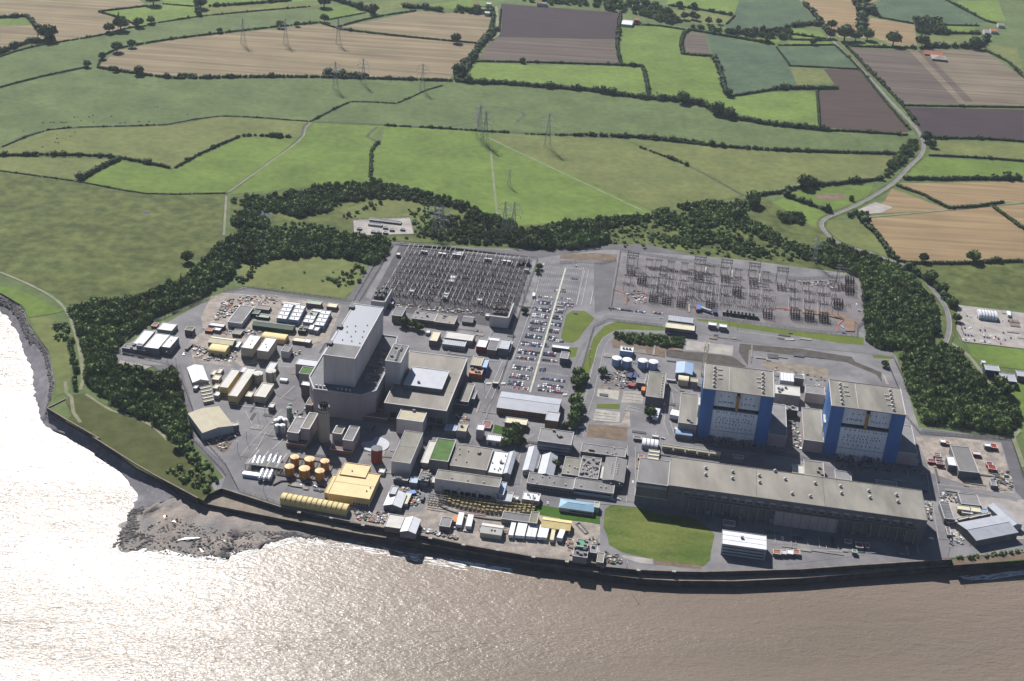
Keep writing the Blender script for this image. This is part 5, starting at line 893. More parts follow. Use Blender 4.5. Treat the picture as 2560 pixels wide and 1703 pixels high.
B_('building', 'pale flat-roofed building right of the white-roofed warehouses', 'building', 'E', (918, 155), (1033, 168), (1115, 38), 8, wm='pbeige', rm='offw', rim='cream', par=.8)
B_('building', 'small cream annexe left of the pale flat-roofed building', 'building', 'E', (833, 155), (888, 163), (930, 118), 6, wm='bwall', rm='cream'); B_('hut', 'small square hut below the pale flat-roofed building', 'hut', 'E', (1063, 262), (1110, 268), (1126, 228), 6, wm='bwall', rm='offw')
B_('kiosk', 'white horizontal tank-shaped kiosk on the open apron', 'kiosk', 'A', (1175, 1372), (1245, 1380), (1250, 1352), 3.5, 'bx', 'offw', 'white', rise=1.5)
B_('warehouse', 'white gabled warehouse at the west fence', 'warehouse', 'I', (1888, 985), (2040, 965), (1985, 820), 8, 'gy', 'pbeige', 'white', snap=False)
for i in range(7):
    B_('container', 'cream container, %s down the ladder-like row by the west fence' % ORD[i], 'container', 'I', (1952+i*8, 1002+i*32), (2048+i*8, 982+i*32), (2045+i*8, 966+i*32), 3.4, wm='beige', rm='cream', snap=False, group='cream containers by the west fence')
for i, (x, y, w, d, hh) in enumerate(((2070, 925, 38, 50, 4), (2130, 910, 38, 50, 4), (2080, 975, 70, 50, 5), (2092, 1060, 42, 45, 4), (1905, 1060, 35, 70, 4), (2100, 1130, 48, 40, 5))):
    B_('cabin', ('cream cabin in the pair behind the white warehouse', 'cream cabin on the right of that pair', 'wide cream cabin below the pair', 'small cream cabin beside the container row', 'long white cabin left of the container row', 'pale blue-white cabin at the corner of the left long warehouse')[i], 'cabin', 'I', (x, y), (x+w, y+3), (x+w+4, y+3-d), hh, wm='beige', rm='cream' if i < 4 else 'white')
B_('warehouse', 'large beige gabled warehouse with rooflight stripes beside the west fence', 'warehouse', 'E', (415, 502), (718, 430), (655, 224), 11, 'gy', 'lgrey', 'beige', rim='offw', snap=False, rise=2.0, seams=0)
B_('canopy', 'thin beige canopy off the corner of the gabled warehouse', 'canopy', 'E', (725, 448), (775, 438), (768, 408), 8, wm='dgrey', rm='beige', snap=False)
B_('laboratory', 'white raised-roof hall in the west compound', 'building', 'I', (1412, 658), (1553, 672), (1660, 535), 9, wm='grey', rm='white', par=.6); B_('laboratory', 'white-roofed hall on the right of the west compound', 'building', 'I', (1583, 652), (1665, 662), (1750, 555), 9, wm='grey', rm='white', vents=[(.5, .6)])
B_('laboratory', 'low pale grey roof on the left of the west compound', 'building', 'I', (1300, 618), (1402, 632), (1520, 500), 7.5, wm='dgrey', rm='lgrey'); B_('laboratory', 'low front annexe of the west compound', 'building', 'I', (1200, 662), (1440, 695), (1455, 655), 6, wm='dgrey', rm='grey', vents=rnd(5), boxes=rnd(3)); B_('laboratory', 'little box tower on the west compound roof', 'building', 'I', (1340, 640), (1392, 647), (1396, 625), 10, wm='grey', rm='dgrey')
B_('shed', 'pale green-grey shed behind the west compound', 'shed', 'I', (1545, 482), (1690, 498), (1725, 428), 6, wm='pgreen', rm='lgrey'); B_('container', 'red container against the wood beside the pale shed', 'container', 'I', (1485, 450), (1535, 455), (1550, 420), 3, wm='red', rm='rust'); B_('guard_hut', 'small cream-edged guard hut on the perimeter lane', 'hut', 'I', (1815, 487), (1890, 497), (1900, 462), 7, wm='bwall', rm='green', rim='cream')
# ---- west waterfront
def bp(lab, fl, fr, br, h, rm): B_('gas_building', lab, 'building', 'E', fl, fr, br, h, wm='pwall', rm=rm, par=.9)
bp('lower half of the left stepped brown block by the chimney', (1255, 510), (1368, 522), (1420, 372), 14, 'grey'); bp('taller half of the left stepped brown block by the chimney', (1380, 472), (1470, 482), (1540, 325), 18, 'gbroof')
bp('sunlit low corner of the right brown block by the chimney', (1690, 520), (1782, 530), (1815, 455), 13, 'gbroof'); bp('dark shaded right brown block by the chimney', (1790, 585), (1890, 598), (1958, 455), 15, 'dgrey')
B_('gas_building', 'brick plinth under the left brown block', 'building', 'E', (1240, 615), (1440, 640), (1480, 540), 5, wm='brick', rm='bwall'); B_('gas_building', 'brick plinth under the right brown block', 'building', 'E', (1665, 675), (1885, 705), (1930, 600), 5, wm='brick', rm='bwall')
def chimney():
    p = G('E', 1608, 592); r = thing('chimney', 'round concrete chimney with a crown of dark flues', 'chimney', (p.x, p.y, 0))
    MB().cyl(0, 0, 0, 37, 5.4, 28, r2=5.2).obj('shaft', C['pbeige'], r, smooth=False)
    MB().cyl(0, 0, 36, 38.2, 5.7, 28).cyl(0, 0, 33, 33.5, 5.5, 28).obj('collar', C['dgrey'], r)
    f = MB().cyl(0, 0, 0, 6, .8, 10).mesh('flue', C['black'])
    for i in range(9): link('flue', f, r, (3.4*math.cos(i*.785), 3.4*math.sin(i*.785), 37) if i < 8 else (0, 0, 37.5))
    for k_ in range(14): a = 2*math.pi*k_/14; MB().box(5.42*math.cos(a)-.15, 5.42*math.sin(a)-.15, 1, 5.42*math.cos(a)+.15, 5.42*math.sin(a)+.15, 36).obj('rib', C['pwall'], r)
chimney()
def tank(t, x, y, rp, h, label, wm, tm, group=None, cat='tank', dome=.6, seg_=24):
    p = G(t, x, y, h); r_ = (G(t, x+rp, y, h)-G(t, x-rp, y, h)).length/2; o = thing('storage_tank', label, cat, (p.x, p.y, 0), 0, group)
    MB().cyl(0, 0, 0, h, r_, seg_).obj('shell', C[wm], o); MB().cyl(0, 0, h-.25, h+.003, r_+.15, seg_).cyl(0, 0, h+.004, h+dome, r_-.1, seg_, r2=.4).obj('roof', C[tm], o)
    MB().bar((r_*.7, -r_*.8, 0), (r_*.55, -r_*.86, h+1), .35).bar((r_*.7-.7, -r_*.8, 0), (r_*.55-.7, -r_*.86, h+1), .35).obj('ladder', C['steel'], o)
    for i in range(3): MB().cyl(0, 0, h*(i+1)/4, h*(i+1)/4+.12, r_+.05, seg_).obj('band', C[wm], o)
for i, (x, y, q) in enumerate(((1320, 752, 44), (1465, 772, 50), (1615, 792, 44))): tank('E', x, y, q, 10, 'ochre tank in the back row, %s from the left' % ORD[i], 'otank', 'otop', 'six ochre tanks in a bund')
for i, (x, y, q) in enumerate(((1268, 845, 47), (1415, 865, 54), (1565, 887, 47))): tank('E', x, y, q, 10, 'ochre tank in the front row, %s from the left' % ORD[i], 'otank', 'otop', 'six ochre tanks in a bund')
for i, (x, y) in enumerate(((207, 72), (335, 92), (525, 102), (655, 116))): tank('Y', x, y, 58, 9, 'white-topped blue-grey tank, %s from the left of the four' % ORD[i], 'lblue', 'white', 'four white-topped tanks')
tank('A', 962, 1305, 47, 11, 'left of twin pale tanks behind the warehouses', 'pbeige', 'offw'); tank('A', 1086, 1280, 50, 12, 'right of twin pale tanks behind the warehouses', 'pbeige', 'offw')
tank('F', 165, 668, 56, 15, 'dark red cylindrical tank standing alone', 'red', 'dgrey', dome=.1); tank('E', 1265, 268, 24, 13, 'tall narrow pale green silo by the steel vessels', 'pgreen', 'pgreen'); tank('E', 1275, 235, 16, 11, 'shorter pale green silo behind the tall one', 'pgreen', 'pgreen')
p = G('F', 150, 640); MB().cyl(0, 0, 0, 1.2, 13.5, 32).obj('round_pad', C['lgrey'], None, (p.x, p.y, 0))['kind'] = 'structure'
p = G('E', 2010, 560); MB().cyl(0, 0, 0, 1.5, 10, 28).obj('round_pad', C['dgrey'], None, (p.x, p.y, 0))['kind'] = 'structure'
# bund walls round the ochre tanks
def framewall(t, pts, h, th, m, name, label, cat):
    P = [G(t, x, y) for x, y in pts]; r = thing(name, label, cat, (P[0].x, P[0].y, 0)); 
    for a, b_ in zip(P, P[1:]):
        d = (b_-a).normalized(); q = Vector((-d.y, d.x, 0))*th/2; aa, bb = a-P[0], b_-P[0]
        MB().add([tuple((aa+q).xy)+(0,), tuple((aa-q).xy)+(0,), tuple((bb-q).xy)+(0,), tuple((bb+q).xy)+(0,), tuple((aa+q).xy)+(h,), tuple((aa-q).xy)+(h,), tuple((bb-q).xy)+(h,), tuple((bb+q).xy)+(h,)],
                 [(0, 1, 2, 3), (7, 6, 5, 4), (0, 4, 5, 1), (1, 5, 6, 2), (2, 6, 7, 3), (3, 7, 4, 0)]).obj('panel', C[m], r)
framewall('E', [(1165, 940), (1265, 760), (1700, 830), (1630, 1005), (1165, 940)], 1.6, .8, 'bwall', 'bund_wall', 'low brown bund wall around the ochre tanks', 'wall')
framewall('E', [(1320, 965), (1400, 790)], 1.2, .7, 'bwall', 'bund_wall', 'inner dividing bund wall between first and second tanks', 'wall'); framewall('E', [(1480, 985), (1550, 810)], 1.2, .7, 'bwall', 'bund_wall', 'inner dividing bund wall between second and third tanks', 'wall')
framewall('E', [(1110, 1040), (1190, 1000), (1290, 1000), (1620, 1060)], 1.5, 1.2, 'black', 'pipe_run', 'dark pipe run snaking before the ochre tanks', 'pipe')
# horizontal silver cylinders in their racks
def hcyl_thing(t, x0, y0, x1, y1, h, r_, label, m='silver'):
    a, b_ = G(t, x0, y0, h), G(t, x1, y1, h); d = b_-a; L_ = d.length; o = thing('gas_cylinder', label, 'cylinder', (a.x, a.y, 0), math.atan2(-d.x, d.y), 'silver cylinders in the gas store')
    mb_ = MB().hcyl(0, 0, L_, h-r_*.6, r_, 14); mb_.hcyl(0, -.5*r_, 0, h-r_*.6, r_*.72, 14); mb_.hcyl(0, L_, L_+.5*r_, h-r_*.6, r_*.72, 14); mb_.obj('shell', C[m], o, smooth=False)
    for f in (.2, .8): MB().box(-r_, L_*f-.4, 0, r_, L_*f+.4, h-r_*1.2).obj('saddle', C['grey'], o)
for i, (x, y) in enumerate(((905, 815), (950, 818), (995, 820), (1060, 800), (1108, 810), (1155, 820))): hcyl_thing('E', x, y, x+30, y-68, 5, 2.0, 'silver cylinder in the back rank, %s from the left' % ORD[i])
for i, (x, y) in enumerate(((975, 950), (1022, 957), (1068, 960))): hcyl_thing('E', x, y, x+32, y-75, 5, 2.3, 'silver cylinder in the front rank, %s from the left' % ORD[i])
B_('vessel', 'long bright silver roofed unit at the left of the gas store', 'building', 'E', (812, 915), (965, 945), (985, 905), 4, 'bx', 'lblue', 'silver', rise=1.2)
o0 = G('E', 850, 850); r = thing('pipe_rack', 'pale steel pipe rack crossing the silver cylinders', 'pipe rack', tuple(o0), -GA)
for k_ in range(6): MB().bar((0, k_*1.6-3, 5.5), (36, k_*1.6-3, 5.5), .45).obj('pipe', C['offw'], r)
for k_ in range(7): MB().box(k_*6-.2, -4, 0, k_*6+.2, -3.6, 5.3).box(k_*6-.2, 6, 0, k_*6+.2, 6.4, 5.3).box(k_*6-.2, -4, 5.0, k_*6+.2, 6.4, 5.3).obj('trestle', C['steel'], r)
for k_ in range(4): MB().bar((k_*9+2, -2, 5.6), (k_*9+5, 22, 5.6), .4).obj('pipe', C['tube'], r)
for i, (x, y, q) in enumerate(((1140, 390, 26), (1180, 370, 28), (1225, 385, 24), (1150, 440, 24), (1200, 440, 26))): tank('E', x, y, q, 10, 'silver upright vessel, %s in the steel cluster' % ORD[i], 'silver', 'white', 'silver upright vessels by the chimney')
B_('warehouse', 'large sand-yellow flat-roofed building behind the tunnel shed', 'warehouse', 'E', (1648, 1108), (2055, 1168), (2150, 925), 9, wm='tan', rm='tan', rim='tan', seams=-2, vents=[(.9, .45), (.85, .3)], sk=0, win=[('f', .8, 2, 6, 1.5, .6, .98, 'glass')])
B_('warehouse', 'sand-yellow rear extension of the large flat-roofed building', 'warehouse', 'E', (1765, 925), (2020, 955), (2050, 835), 9.6, wm='tan', rm='tan', rim='tan', vents=[(.4, .4)])
B_('canopy', 'sand-yellow lean-to canopy on the left of the large building', 'canopy', 'E', (1610, 1100), (1650, 1106), (1742, 935), 6, wm='tan', rm='tan', rim='tan')
B_('tunnel_shed', 'long yellow tunnel shed with dark ribs facing the sea', 'shed', 'E', (1175, 1152), (1822, 1268), (1855, 1200), 8, 'bx', 'yel', 'yel', rise=3, seams=13, snap=False)
B_('shed', 'white gabled shed with open dark door below the red tank', 'shed', 'F', (236, 1205), (406, 1232), (450, 1095), 8, 'gy', 'grey', 'white', doors=2); B_('shed', 'tall white rear end of the open-doored shed', 'shed', 'F', (285, 1110), (345, 1118), (375, 1042), 9.5, wm='grey', rm='lgrey')
B_('shed', 'low two-tone shed joined to a white gable by the sea wall', 'shed', 'F', (240, 1432), (395, 1455), (438, 1332), 5.5, wm='bwall', rm='offw'); B_('shed', 'white gabled shed beside the upper sea wall', 'shed', 'F', (400, 1462), (545, 1490), (590, 1352), 8, 'gy', 'grey', 'white')
B_('switch_house', 'low grey box-like store beside the intake yard', 'building', 'F', (783, 1425), (885, 1442), (897, 1350), 6, wm='bwall', rm='grey'); B_('shed', 'white gabled shed with two roof vents near the trailers', 'shed', 'K', (1180, 292), (1385, 330), (1407, 238), 7.5, 'gx', 'pbeige', 'offw', vents=[(.5, .3), (.65, .3)])
B_('building', 'long grey rough-roofed block beside the lawn', 'building', 'F', (1388, 1352), (1655, 1398), (1672, 1325), 5.5, wm='grey', rm='dgrey'); B_('building', 'taller cream-edged end block of the rough-roofed building', 'building', 'F', (1658, 1392), (1735, 1405), (1752, 1295), 7.5, wm='grey', rm='gbroof', rim='cream')
B_('shed', 'bright yellow gabled shed near the white trailers', 'shed', 'F', (1780, 1418), (2062, 1458), (2070, 1362), 7, 'gx', 'yel', 'yel', doors=4)
for fl, fr, br, h_, lb, wm_, rm_ in (((90, 935), (105, 940), (140, 850), 2, 'x', 'grey', 'grey'),): pass
B_('building', 'small dark blocks cluster at the foot of the brown-roofed store', 'building', 'F', (330, 970), (470, 985), (475, 945), 5, wm='dgrey', rm='grey', boxes=rnd(4)); B_('building', 'pale blue-roofed unit among the dark blocks', 'building', 'F', (488, 1000), (560, 1010), (570, 955), 6, wm='grey', rm='lblue'); B_('building', 'white-roofed unit right of the pale blue one', 'building', 'F', (592, 1010), (650, 1018), (660, 982), 5, wm='grey', rm='offw'); B_('building', 'dark roof tray with cooling plant by the brown-roofed store', 'building', 'F', (570, 975), (668, 990), (685, 915), 8, wm='dgrey', rm='dgrey', boxes=rnd(5))
B_('building', 'tiny white kiosk beside the sand-yellow building', 'kiosk', 'F', (183, 900), (235, 908), (247, 872), 4, wm='offw', rm='white'); B_('building', 'white block on the corner of the pump house', 'building', 'F', (698, 1000), (735, 1005), (748, 945), 5, wm='grey', rm='offw')
# ---- east station: the two blue reactor buildings
def blue_reactor(t, fl, fr, br, h, label):
    o, a, W, D = quad(t, fl, fr, br, h); r = thing('reactor_building', label, 'building', tuple(o), a)
    pw = W*.175
    MB().box(.0, 2.5, 0, W, D, h-.8).obj('wall', C['cgrey'], r)
    for x0, x1 in ((-.3, pw), (W-pw, W+.3)): MB().box(x0, -.5, 0, x1, D*.98, h-.8).obj('blue_pier', C['blue'], r)
    MB().box(pw+.02, .6, 0, W-pw-.02, 2.3, h*.60).obj('lower_panel', C['cgrey'], r); MB().box(pw+.02, .2, h*.60, W-pw-.02, 2.4, h*.60+.5).obj('ledge', C['lgrey'], r)
    for i in range(1, 10): MB().box(pw+(W-2*pw)*i/10-.08, .45, 1, pw+(W-2*pw)*i/10+.08, .598, h*.6-.2).obj('panel_joint', C['lgrey'], r)
    for i in range(1, 10): MB().box(pw+(W-2*pw)*i/10-.08, 2.35, h*.66, pw+(W-2*pw)*i/10+.08, 2.498, h-1).obj('panel_joint', C['lgrey'], r)
    MB().box(pw+.1, .5, h*.19, W-pw-.1, .62, h*.19+.4).obj('string_course', C['dgrey'], r)
    MB().box(pw+.1, 2.2, h*.605, W-pw-.1, 2.48, h*.66).obj('recess', C['black'], r)
    MB().box(W*.49, .6, h*.62, W*.53, 2.3, h-5).obj('duct', C['otank'], r); MB().box(W*.488, .4, h-5, W*.532, 2.3, h-1.5).obj('duct_hood', C['black'], r)
    wm_ = window_mesh(.9, 1.4, 'dsteel' if 'dsteel' in C else 'glass')
    for z, n_, x0, x1, yy in ((h*.55, 12, .2, .8, .58), (h*.45, 10, .26, .74, .58), (h*.40, 12, .24, .76, .58), (h*.34, 8, .22, .6, .58), (h*.26, 9, .24, .78, .58), (h*.74, 9, .24, .46, 2.48), (h*.74, 6, .56, .78, 2.48), (h*.86, 6, .25, .75, 2.48)):
        for i in range(n_): link('window', wm_, r, (W*(x0+(x1-x0)*(i+random.uniform(.2, .8))/n_), yy, z+random.uniform(-.5, .5)))
    MB().box(.3, .3, h-.8, W-.3, D-.3, h-.45).obj('roof', C['gbroof'], r)
    for q in ((-.4, -.6, W+.4, .3), (-.4, D-.3, W+.4, D+.3), (-.4, .3, .3, D-.3), (W-.3, .3, W+.4, D-.3)): MB().box(q[0], q[1], h-.8, q[2], q[3], h).obj('parapet', C['rail'] if q[2]-q[0] < 3 else C['grey'], r)
    MB().box(W*.36, 1, h-.44, W*.365, D*.95, h-.2).obj('roof_seam', C['rail'], r)
    for i in range(6):
        for fx in (.145, .845): link('roof_cowl', COWL, r, (W*fx, D*(.12+.145*i), h-.45))
    for fx, fy in ((.2, .6), (.21, .45), (.2, .8), (.77, .5), (.78, .3), (.76, .65)):
        for k_ in range(3): link('roof_vent', VENT, r, (W*fx+k_*1.6, D*fy, h-.45))
    MB().box(-2.5, D*.25, h*.5, -.3, D*.55, h*.52).bar((-1.5, D*.2, 5), (-1.5, D*.5, h*.5), .6).obj('gantry_walkway', C['offw'], r)
    for k_ in range(4): MB().bar((-.5, 3+k_*9, 2), (-.5, 3+k_*9, h-2), .5).obj('downpipe', C['lblue'], r)
    for k_ in range(10): MB().box(pw+k_*4.5, -3-random.random()*3, 0, pw+k_*4.5+random.uniform(2, 4), -.4, random.uniform(2, 6)).obj('plant_unit', C[random.choice(['dgrey', 'grey', 'lgrey', 'navy'])], r)
    return r
blue_reactor('Y', (1270, 447), (2132, 550), (2120, 235), 57, 'left blue-cornered reactor building with grey panelled front')
blue_reactor('H', (470, 250), (1193, 340), (1140, 80), 57, 'right blue-cornered reactor building nearest the east fence')
B_('blower_house', 'low flat-roofed wing on the left side of the left blue reactor', 'building', 'Y', (965, 868), (1192, 888), (1205, 520), 14, wm='pwall', rm='gbroof', par=.5, boxes=[(.6, .1), (.7, .05), (.5, .12)])
B_('blower_house', 'shaded wing on the right side of the left blue reactor', 'building', 'Y', (2062, 1005), (2290, 1032), (2278, 650), 14, wm='pwall', rm='grey', par=.6)
B_('blower_house', 'low flat-roofed wing on the left side of the right blue reactor', 'building', 'H', (190, 588), (385, 605), (375, 290), 14, wm='pwall', rm='gbroof', par=.5)
B_('blower_house', 'shaded wing on the right side of the right blue reactor', 'building', 'H', (1105, 700), (1303, 727), (1258, 450), 14, wm='pwall', rm='grey', par=.6)
B_('annexe', 'pale blue lean-to at the right foot of the right blue reactor', 'building', 'H', (1130, 785), (1318, 800), (1318, 770), 5, wm='lblue', rm='lblue')
B_('annexe', 'blue curved-roof annexe at the left foot of the left blue reactor', 'building', 'Y', (925, 995), (1130, 1020), (1135, 955), 7, 'bx', 'dgrey', 'lblue', rise=1.5); B_('kiosk', 'tiny bright white hut by the bending road', 'hut', 'Y', (915, 940), (965, 947), (968, 920), 5, wm='offw', rm='white')
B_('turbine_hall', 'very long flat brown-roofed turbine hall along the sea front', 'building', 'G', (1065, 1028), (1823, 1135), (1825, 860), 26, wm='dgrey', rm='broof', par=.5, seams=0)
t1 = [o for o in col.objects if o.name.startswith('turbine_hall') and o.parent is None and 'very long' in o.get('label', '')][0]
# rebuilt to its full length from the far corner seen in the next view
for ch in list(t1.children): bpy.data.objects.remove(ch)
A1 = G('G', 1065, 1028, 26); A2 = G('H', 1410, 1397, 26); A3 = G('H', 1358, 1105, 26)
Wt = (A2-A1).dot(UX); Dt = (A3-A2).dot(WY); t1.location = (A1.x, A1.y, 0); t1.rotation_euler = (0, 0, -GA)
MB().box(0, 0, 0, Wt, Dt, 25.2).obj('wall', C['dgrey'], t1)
for x0, x1, m_ in ((0, .345, 'broof'), (.345, .61, 'broof'), (.61, 1, 'gbroof')):
    MB().box(Wt*x0+(.0 if x0 == 0 else .15), 0, 25.2, Wt*x1-.15, Dt, 25.6).obj('roof', C[m_], t1)
MB().box(-.4, -.4, 25.2, Wt+.4, -.003, 26).box(-.4, Dt+.003, 25.2, Wt+.4, Dt+.5, 26).box(-.4, 0, 25.2, -.003, Dt, 26).box(Wt+.003, 0, 25.2, Wt+.4, Dt, 26).obj('parapet', C['grey'], t1)
wl_ = window_mesh(5.2, 1.3, 'pglass')
for i in range(19): link('window', wl_, t1, (18+i*(Wt-22)/19, -.03, 20.5))
wl_ = window_mesh(4.6, 2.2, 'glass')
for i in range(30): link('window', wl_, t1, (10+i*(Wt-16)/30, -.03, 17.2))
for i, (t, x, y) in enumerate((('G', 1428, 860), ('G', 1427, 925), ('G', 1692, 898), ('G', 1690, 962), ('G', 1952, 935), ('G', 1957, 1000), ('G', 2108, 890), ('G', 2207, 970), ('G', 2275, 1112), ('H', 305, 1010), ('H', 553, 1040), ('H', 563, 1108), ('H', 830, 1085), ('H', 842, 1150), ('H', 1102, 1125), ('H', 1115, 1190), ('H', 258, 1138))):
    p = G(t, x, y, 26.5)-t1.location; link('roof_cowl', COWL, t1, (p.dot(UX), p.dot(WY), 25.6))
# the lower front bay with its ledge and dark loading openings
BH = 16; L1 = G('G', 1270, 1165, BH); L2 = G('M', 1300, 312, BH); f0 = thing('front_bay', 'lower front bay of the long turbine hall with dark openings', 'building', (L1.x, L1.y, 0), -GA)
Wf = (L2-L1).dot(UX); Df = (A1-L1).dot(WY)-.2+((L1-A1).dot(UX)*0); Df = max(4, Df)
MB().box(0, 0, BH-.7, Wf, Df, BH).obj('roof', m_ledge, f0); MB().box(0, Df*.7, 0, Wf, Df, BH-.8).obj('back_wall', C['dgrey'], f0)
for i in range(27): MB().box(Wf*i/26-.4, .1, 0, Wf*i/26+.4, Df*.5, BH-.72).obj('column', C['grey'], f0)
MB().box(Wf*.385, .3, 0, Wf*.66, Df*.49, BH-.9).obj('infill_wall', C['pwall'], f0)
for i in range(12): MB().box(Wf*i/14+2, 1.5, 0, Wf*i/14+6, 4.5, random.uniform(3, 7)).obj('plant_unit', C[random.choice(['dgrey', 'grey'])], f0)
B_('turbine_hall_wing', 'dark-roofed left wing of the long turbine hall with skylight strip', 'building', 'G', (752, 985), (1055, 1040), (1085, 802), 25, wm='dgrey', rm='mgrey', par=.5, win=[('f', 20, 2.2, 10, 3.2, .02, .98, 'pglass')])
B_('building', 'low grey building before the left wing of the turbine hall', 'building', 'G', (735, 1135), (1047, 1168), (1050, 1102), 10, wm='dgrey', rm='lgrey', seams=6, par=.3)
MB().box(0, 0, 0, 8, 6, 5).obj('blue_skip', C['blue'], None, tuple(G('G', 1165, 1200)), -GA); tag([o for o in col.objects if o.name == 'blue_skip'][0], 'blue skip in the shade before the turbine hall', 'skip')
B_('office_block', 'white-roofed three-storey office near the sea wall', 'building', 'L', (1600, 628), (2035, 682), (2000, 540), 12, wm='lgrey', rm='white', par=.3, seams=-3, boxes=[(.45, .6)], win=[('f', z, 1.4, 24, 1.2, .03, .97, 'glass') for z in (2, 5.2, 8.4)])
for z in (0.3, 3.8, 7.0): pass
for i in range(5): B_('modular_cabin', 'pale olive cabin in the row between reactor and turbine hall, %s from the left' % ORD[i], 'cabin', 'G', (1003+i*117, 640+i*17), (1105+i*117, 655+i*17), (1108+i*117, 632+i*17), 6.5, 'gx', 'beige', 'cream', group='olive cabins behind the turbine hall', rise=1, win=[('f', 1.5, 1.2, 5, 1.3, .1, .9, 'glass')])
B_('tent', 'white tent-like barrel store on the cleared yard', 'store', 'G', (805, 620), (958, 640), (965, 572), 7, 'bx', 'lgrey', 'white', rise=2.5, seams=4); B_('hut', 'low dark hut beside the white barrel store', 'hut', 'G', (720, 570), (795, 578), (800, 555), 3.5, wm='dgrey', rm='dgrey'); B_('kiosk', 'small white box above the barrel store', 'kiosk', 'G', (905, 550), (962, 557), (965, 538), 3, wm='offw', rm='white')
for i in range(3): B_('container', 'cream container in the striped trio behind the turbine hall wing, %s from the back' % ORD[i], 'container', 'G', (872-i*6, 700+i*33), (975-i*6, 713+i*33), (977-i*6, 692+i*33), 4, wm='bwall', rm='cream', group='striped trio of cream containers')
B_('container', 'rust-red container left of the cream trio', 'container', 'G', (765, 762), (820, 768), (825, 735), 3.5, wm='rust', rm='rust')
B_('shed', 'pale blue-grey gabled shed left of the left blue reactor', 'shed', 'Y', (930, 245), (1133, 262), (1140, 128), 10, 'gy', 'dgrey', 'lblue', rise=1.5); B_('shed', 'cream low-roofed unit below the pale blue-grey shed', 'shed', 'Y', (960, 335), (1085, 345), (1092, 285), 8, 'bx', 'beige', 'cream', rise=1.5); B_('hut', 'white gabled hut left of the cream unit', 'hut', 'Y', (820, 330), (922, 340), (926, 312), 4, 'gx', 'grey', 'white')
B_('workshop', 'long brown-roofed workshop left of the gabled shed', 'building', 'Y', (555, 540), (770, 562), (822, 258), 12, wm='dgrey', rm='gbroof', par=.5, vents=[(.85, .05+.11*i) for i in range(8)]); B_('workshop', 'grey square annexe left of the long workshop', 'building', 'Y', (445, 372), (548, 382), (560, 320), 7, wm='dgrey', rm='grey')
B_('shed', 'white-roofed shed with black roof marks above the four tanks', 'shed', 'C', (588, 1085), (716, 1098), (720, 1048), 7, wm='lblue', rm='white', boxes=[(.25, .5), (.5, .5), (.75, .5)]); B_('shed', 'small mossy-roofed hut beside the blue skips', 'hut', 'Y', (1110, 358), (1195, 368), (1200, 322), 8, wm='dgrey', rm='beige')
B_('building', 'white box with panelled roof between the reactors', 'building', 'C', (2160, 1372), (2292, 1388), (2288, 1302), 14, wm='lgrey', rm='white', seams=4); B_('building', 'long white-roofed building between the reactors', 'building', 'C', (2105, 1500), (2352, 1530), (2352, 1440), 12, wm='grey', rm='offw', boxes=rnd(5)); B_('building', 'grey building with dark roof opening behind the left wing', 'building', 'D', (210, 1500), (400, 1515), (405, 1440), 12, wm='pwall', rm='grey'); B_('building', 'open white-framed roof tray between the reactors', 'building', 'D', (100, 1350), (195, 1358), (200, 1325), 12, wm='grey', rm='dgrey', rim='white'); B_('building', 'long thin white-edged plant deck between the reactors', 'building', 'C', (2095, 1640), (2330, 1670), (2335, 1640), 9, wm='dgrey', rm='grey', rim='white', boxes=rnd(5))
B_('building', 'grey flat-roofed block between right reactor and turbine hall', 'building', 'H', (205, 925), (398, 950), (485, 820), 9, wm='pwall', rm='gbroof', boxes=rnd(3), snap=False); B_('building', 'cream open-topped box behind the turbine hall', 'building', 'H', (78, 905), (190, 918), (198, 840), 7, wm='dgrey', rm='offw', rim='cream'); B_('building', 'pale wedge-roofed block behind the turbine hall', 'building', 'H', (512, 965), (670, 985), (640, 900), 7, wm='pwall', rm='grey')
B_('building', 'low pale hut in the deep shade behind the turbine hall', 'hut', 'H', (905, 1035), (1110, 1060), (1110, 1000), 5, wm='grey', rm='grey'); B_('building', 'pale hut in the shade between left reactor and turbine hall', 'hut', 'G', (1700, 760), (1800, 772), (1805, 740), 5, wm='grey', rm='grey')
B_('gatehouse', 'cream-roofed front half of the security gatehouse', 'building', 'C', (1035, 855), (1318, 888), (1318, 838), 8, wm='dgrey', rm='cream', win=[('f', 2, 2, 12, 1.8, .05, .95, 'glass')]); B_('gatehouse', 'grey seamed rear half of the security gatehouse', 'building', 'C', (1060, 790), (1300, 812), (1302, 755), 8, wm='dgrey', rm='lgrey', seams=10, par=.2)
B_('cabin', 'left of two white-topped huts on the verge', 'hut', 'C', (1455, 830), (1533, 838), (1535, 810), 6, wm='dgrey', rm='white'); B_('cabin', 'right of two white-topped huts on the verge', 'hut', 'C', (1560, 848), (1635, 856), (1637, 826), 6, wm='dgrey', rm='white')
B_('bus_shelter', 'long white-roofed shelter at the right edge of the car park', 'shelter', 'B', (1880, 1050), (2045, 1068), (2052, 1040), 4.5, wm='dgrey', rm='white'); B_('hut', 'square grey reception hut casting a long shadow in the car park', 'hut', 'B', (1962, 1155), (2040, 1165), (2047, 1100), 8, wm='dgrey', rm='grey', par=.6); B_('hut', 'small white turnstile canopy across the station road', 'canopy', 'B', (1298, 1400), (1352, 1405), (1356, 1385), 5, wm='dgrey', rm='offw')
B_('tent', 'bright white barrel tent in the overflow car park', 'tent', 'D', (1912, 730), (2088, 745), (2090, 678), 8, 'bx', 'lgrey', 'white', rise=5, seams=6); B_('kiosk', 'tiny white box in the green field beside the lane', 'kiosk', 'D', (1938, 1200), (1973, 1203), (1975, 1180), 4, wm='offw', rm='white')
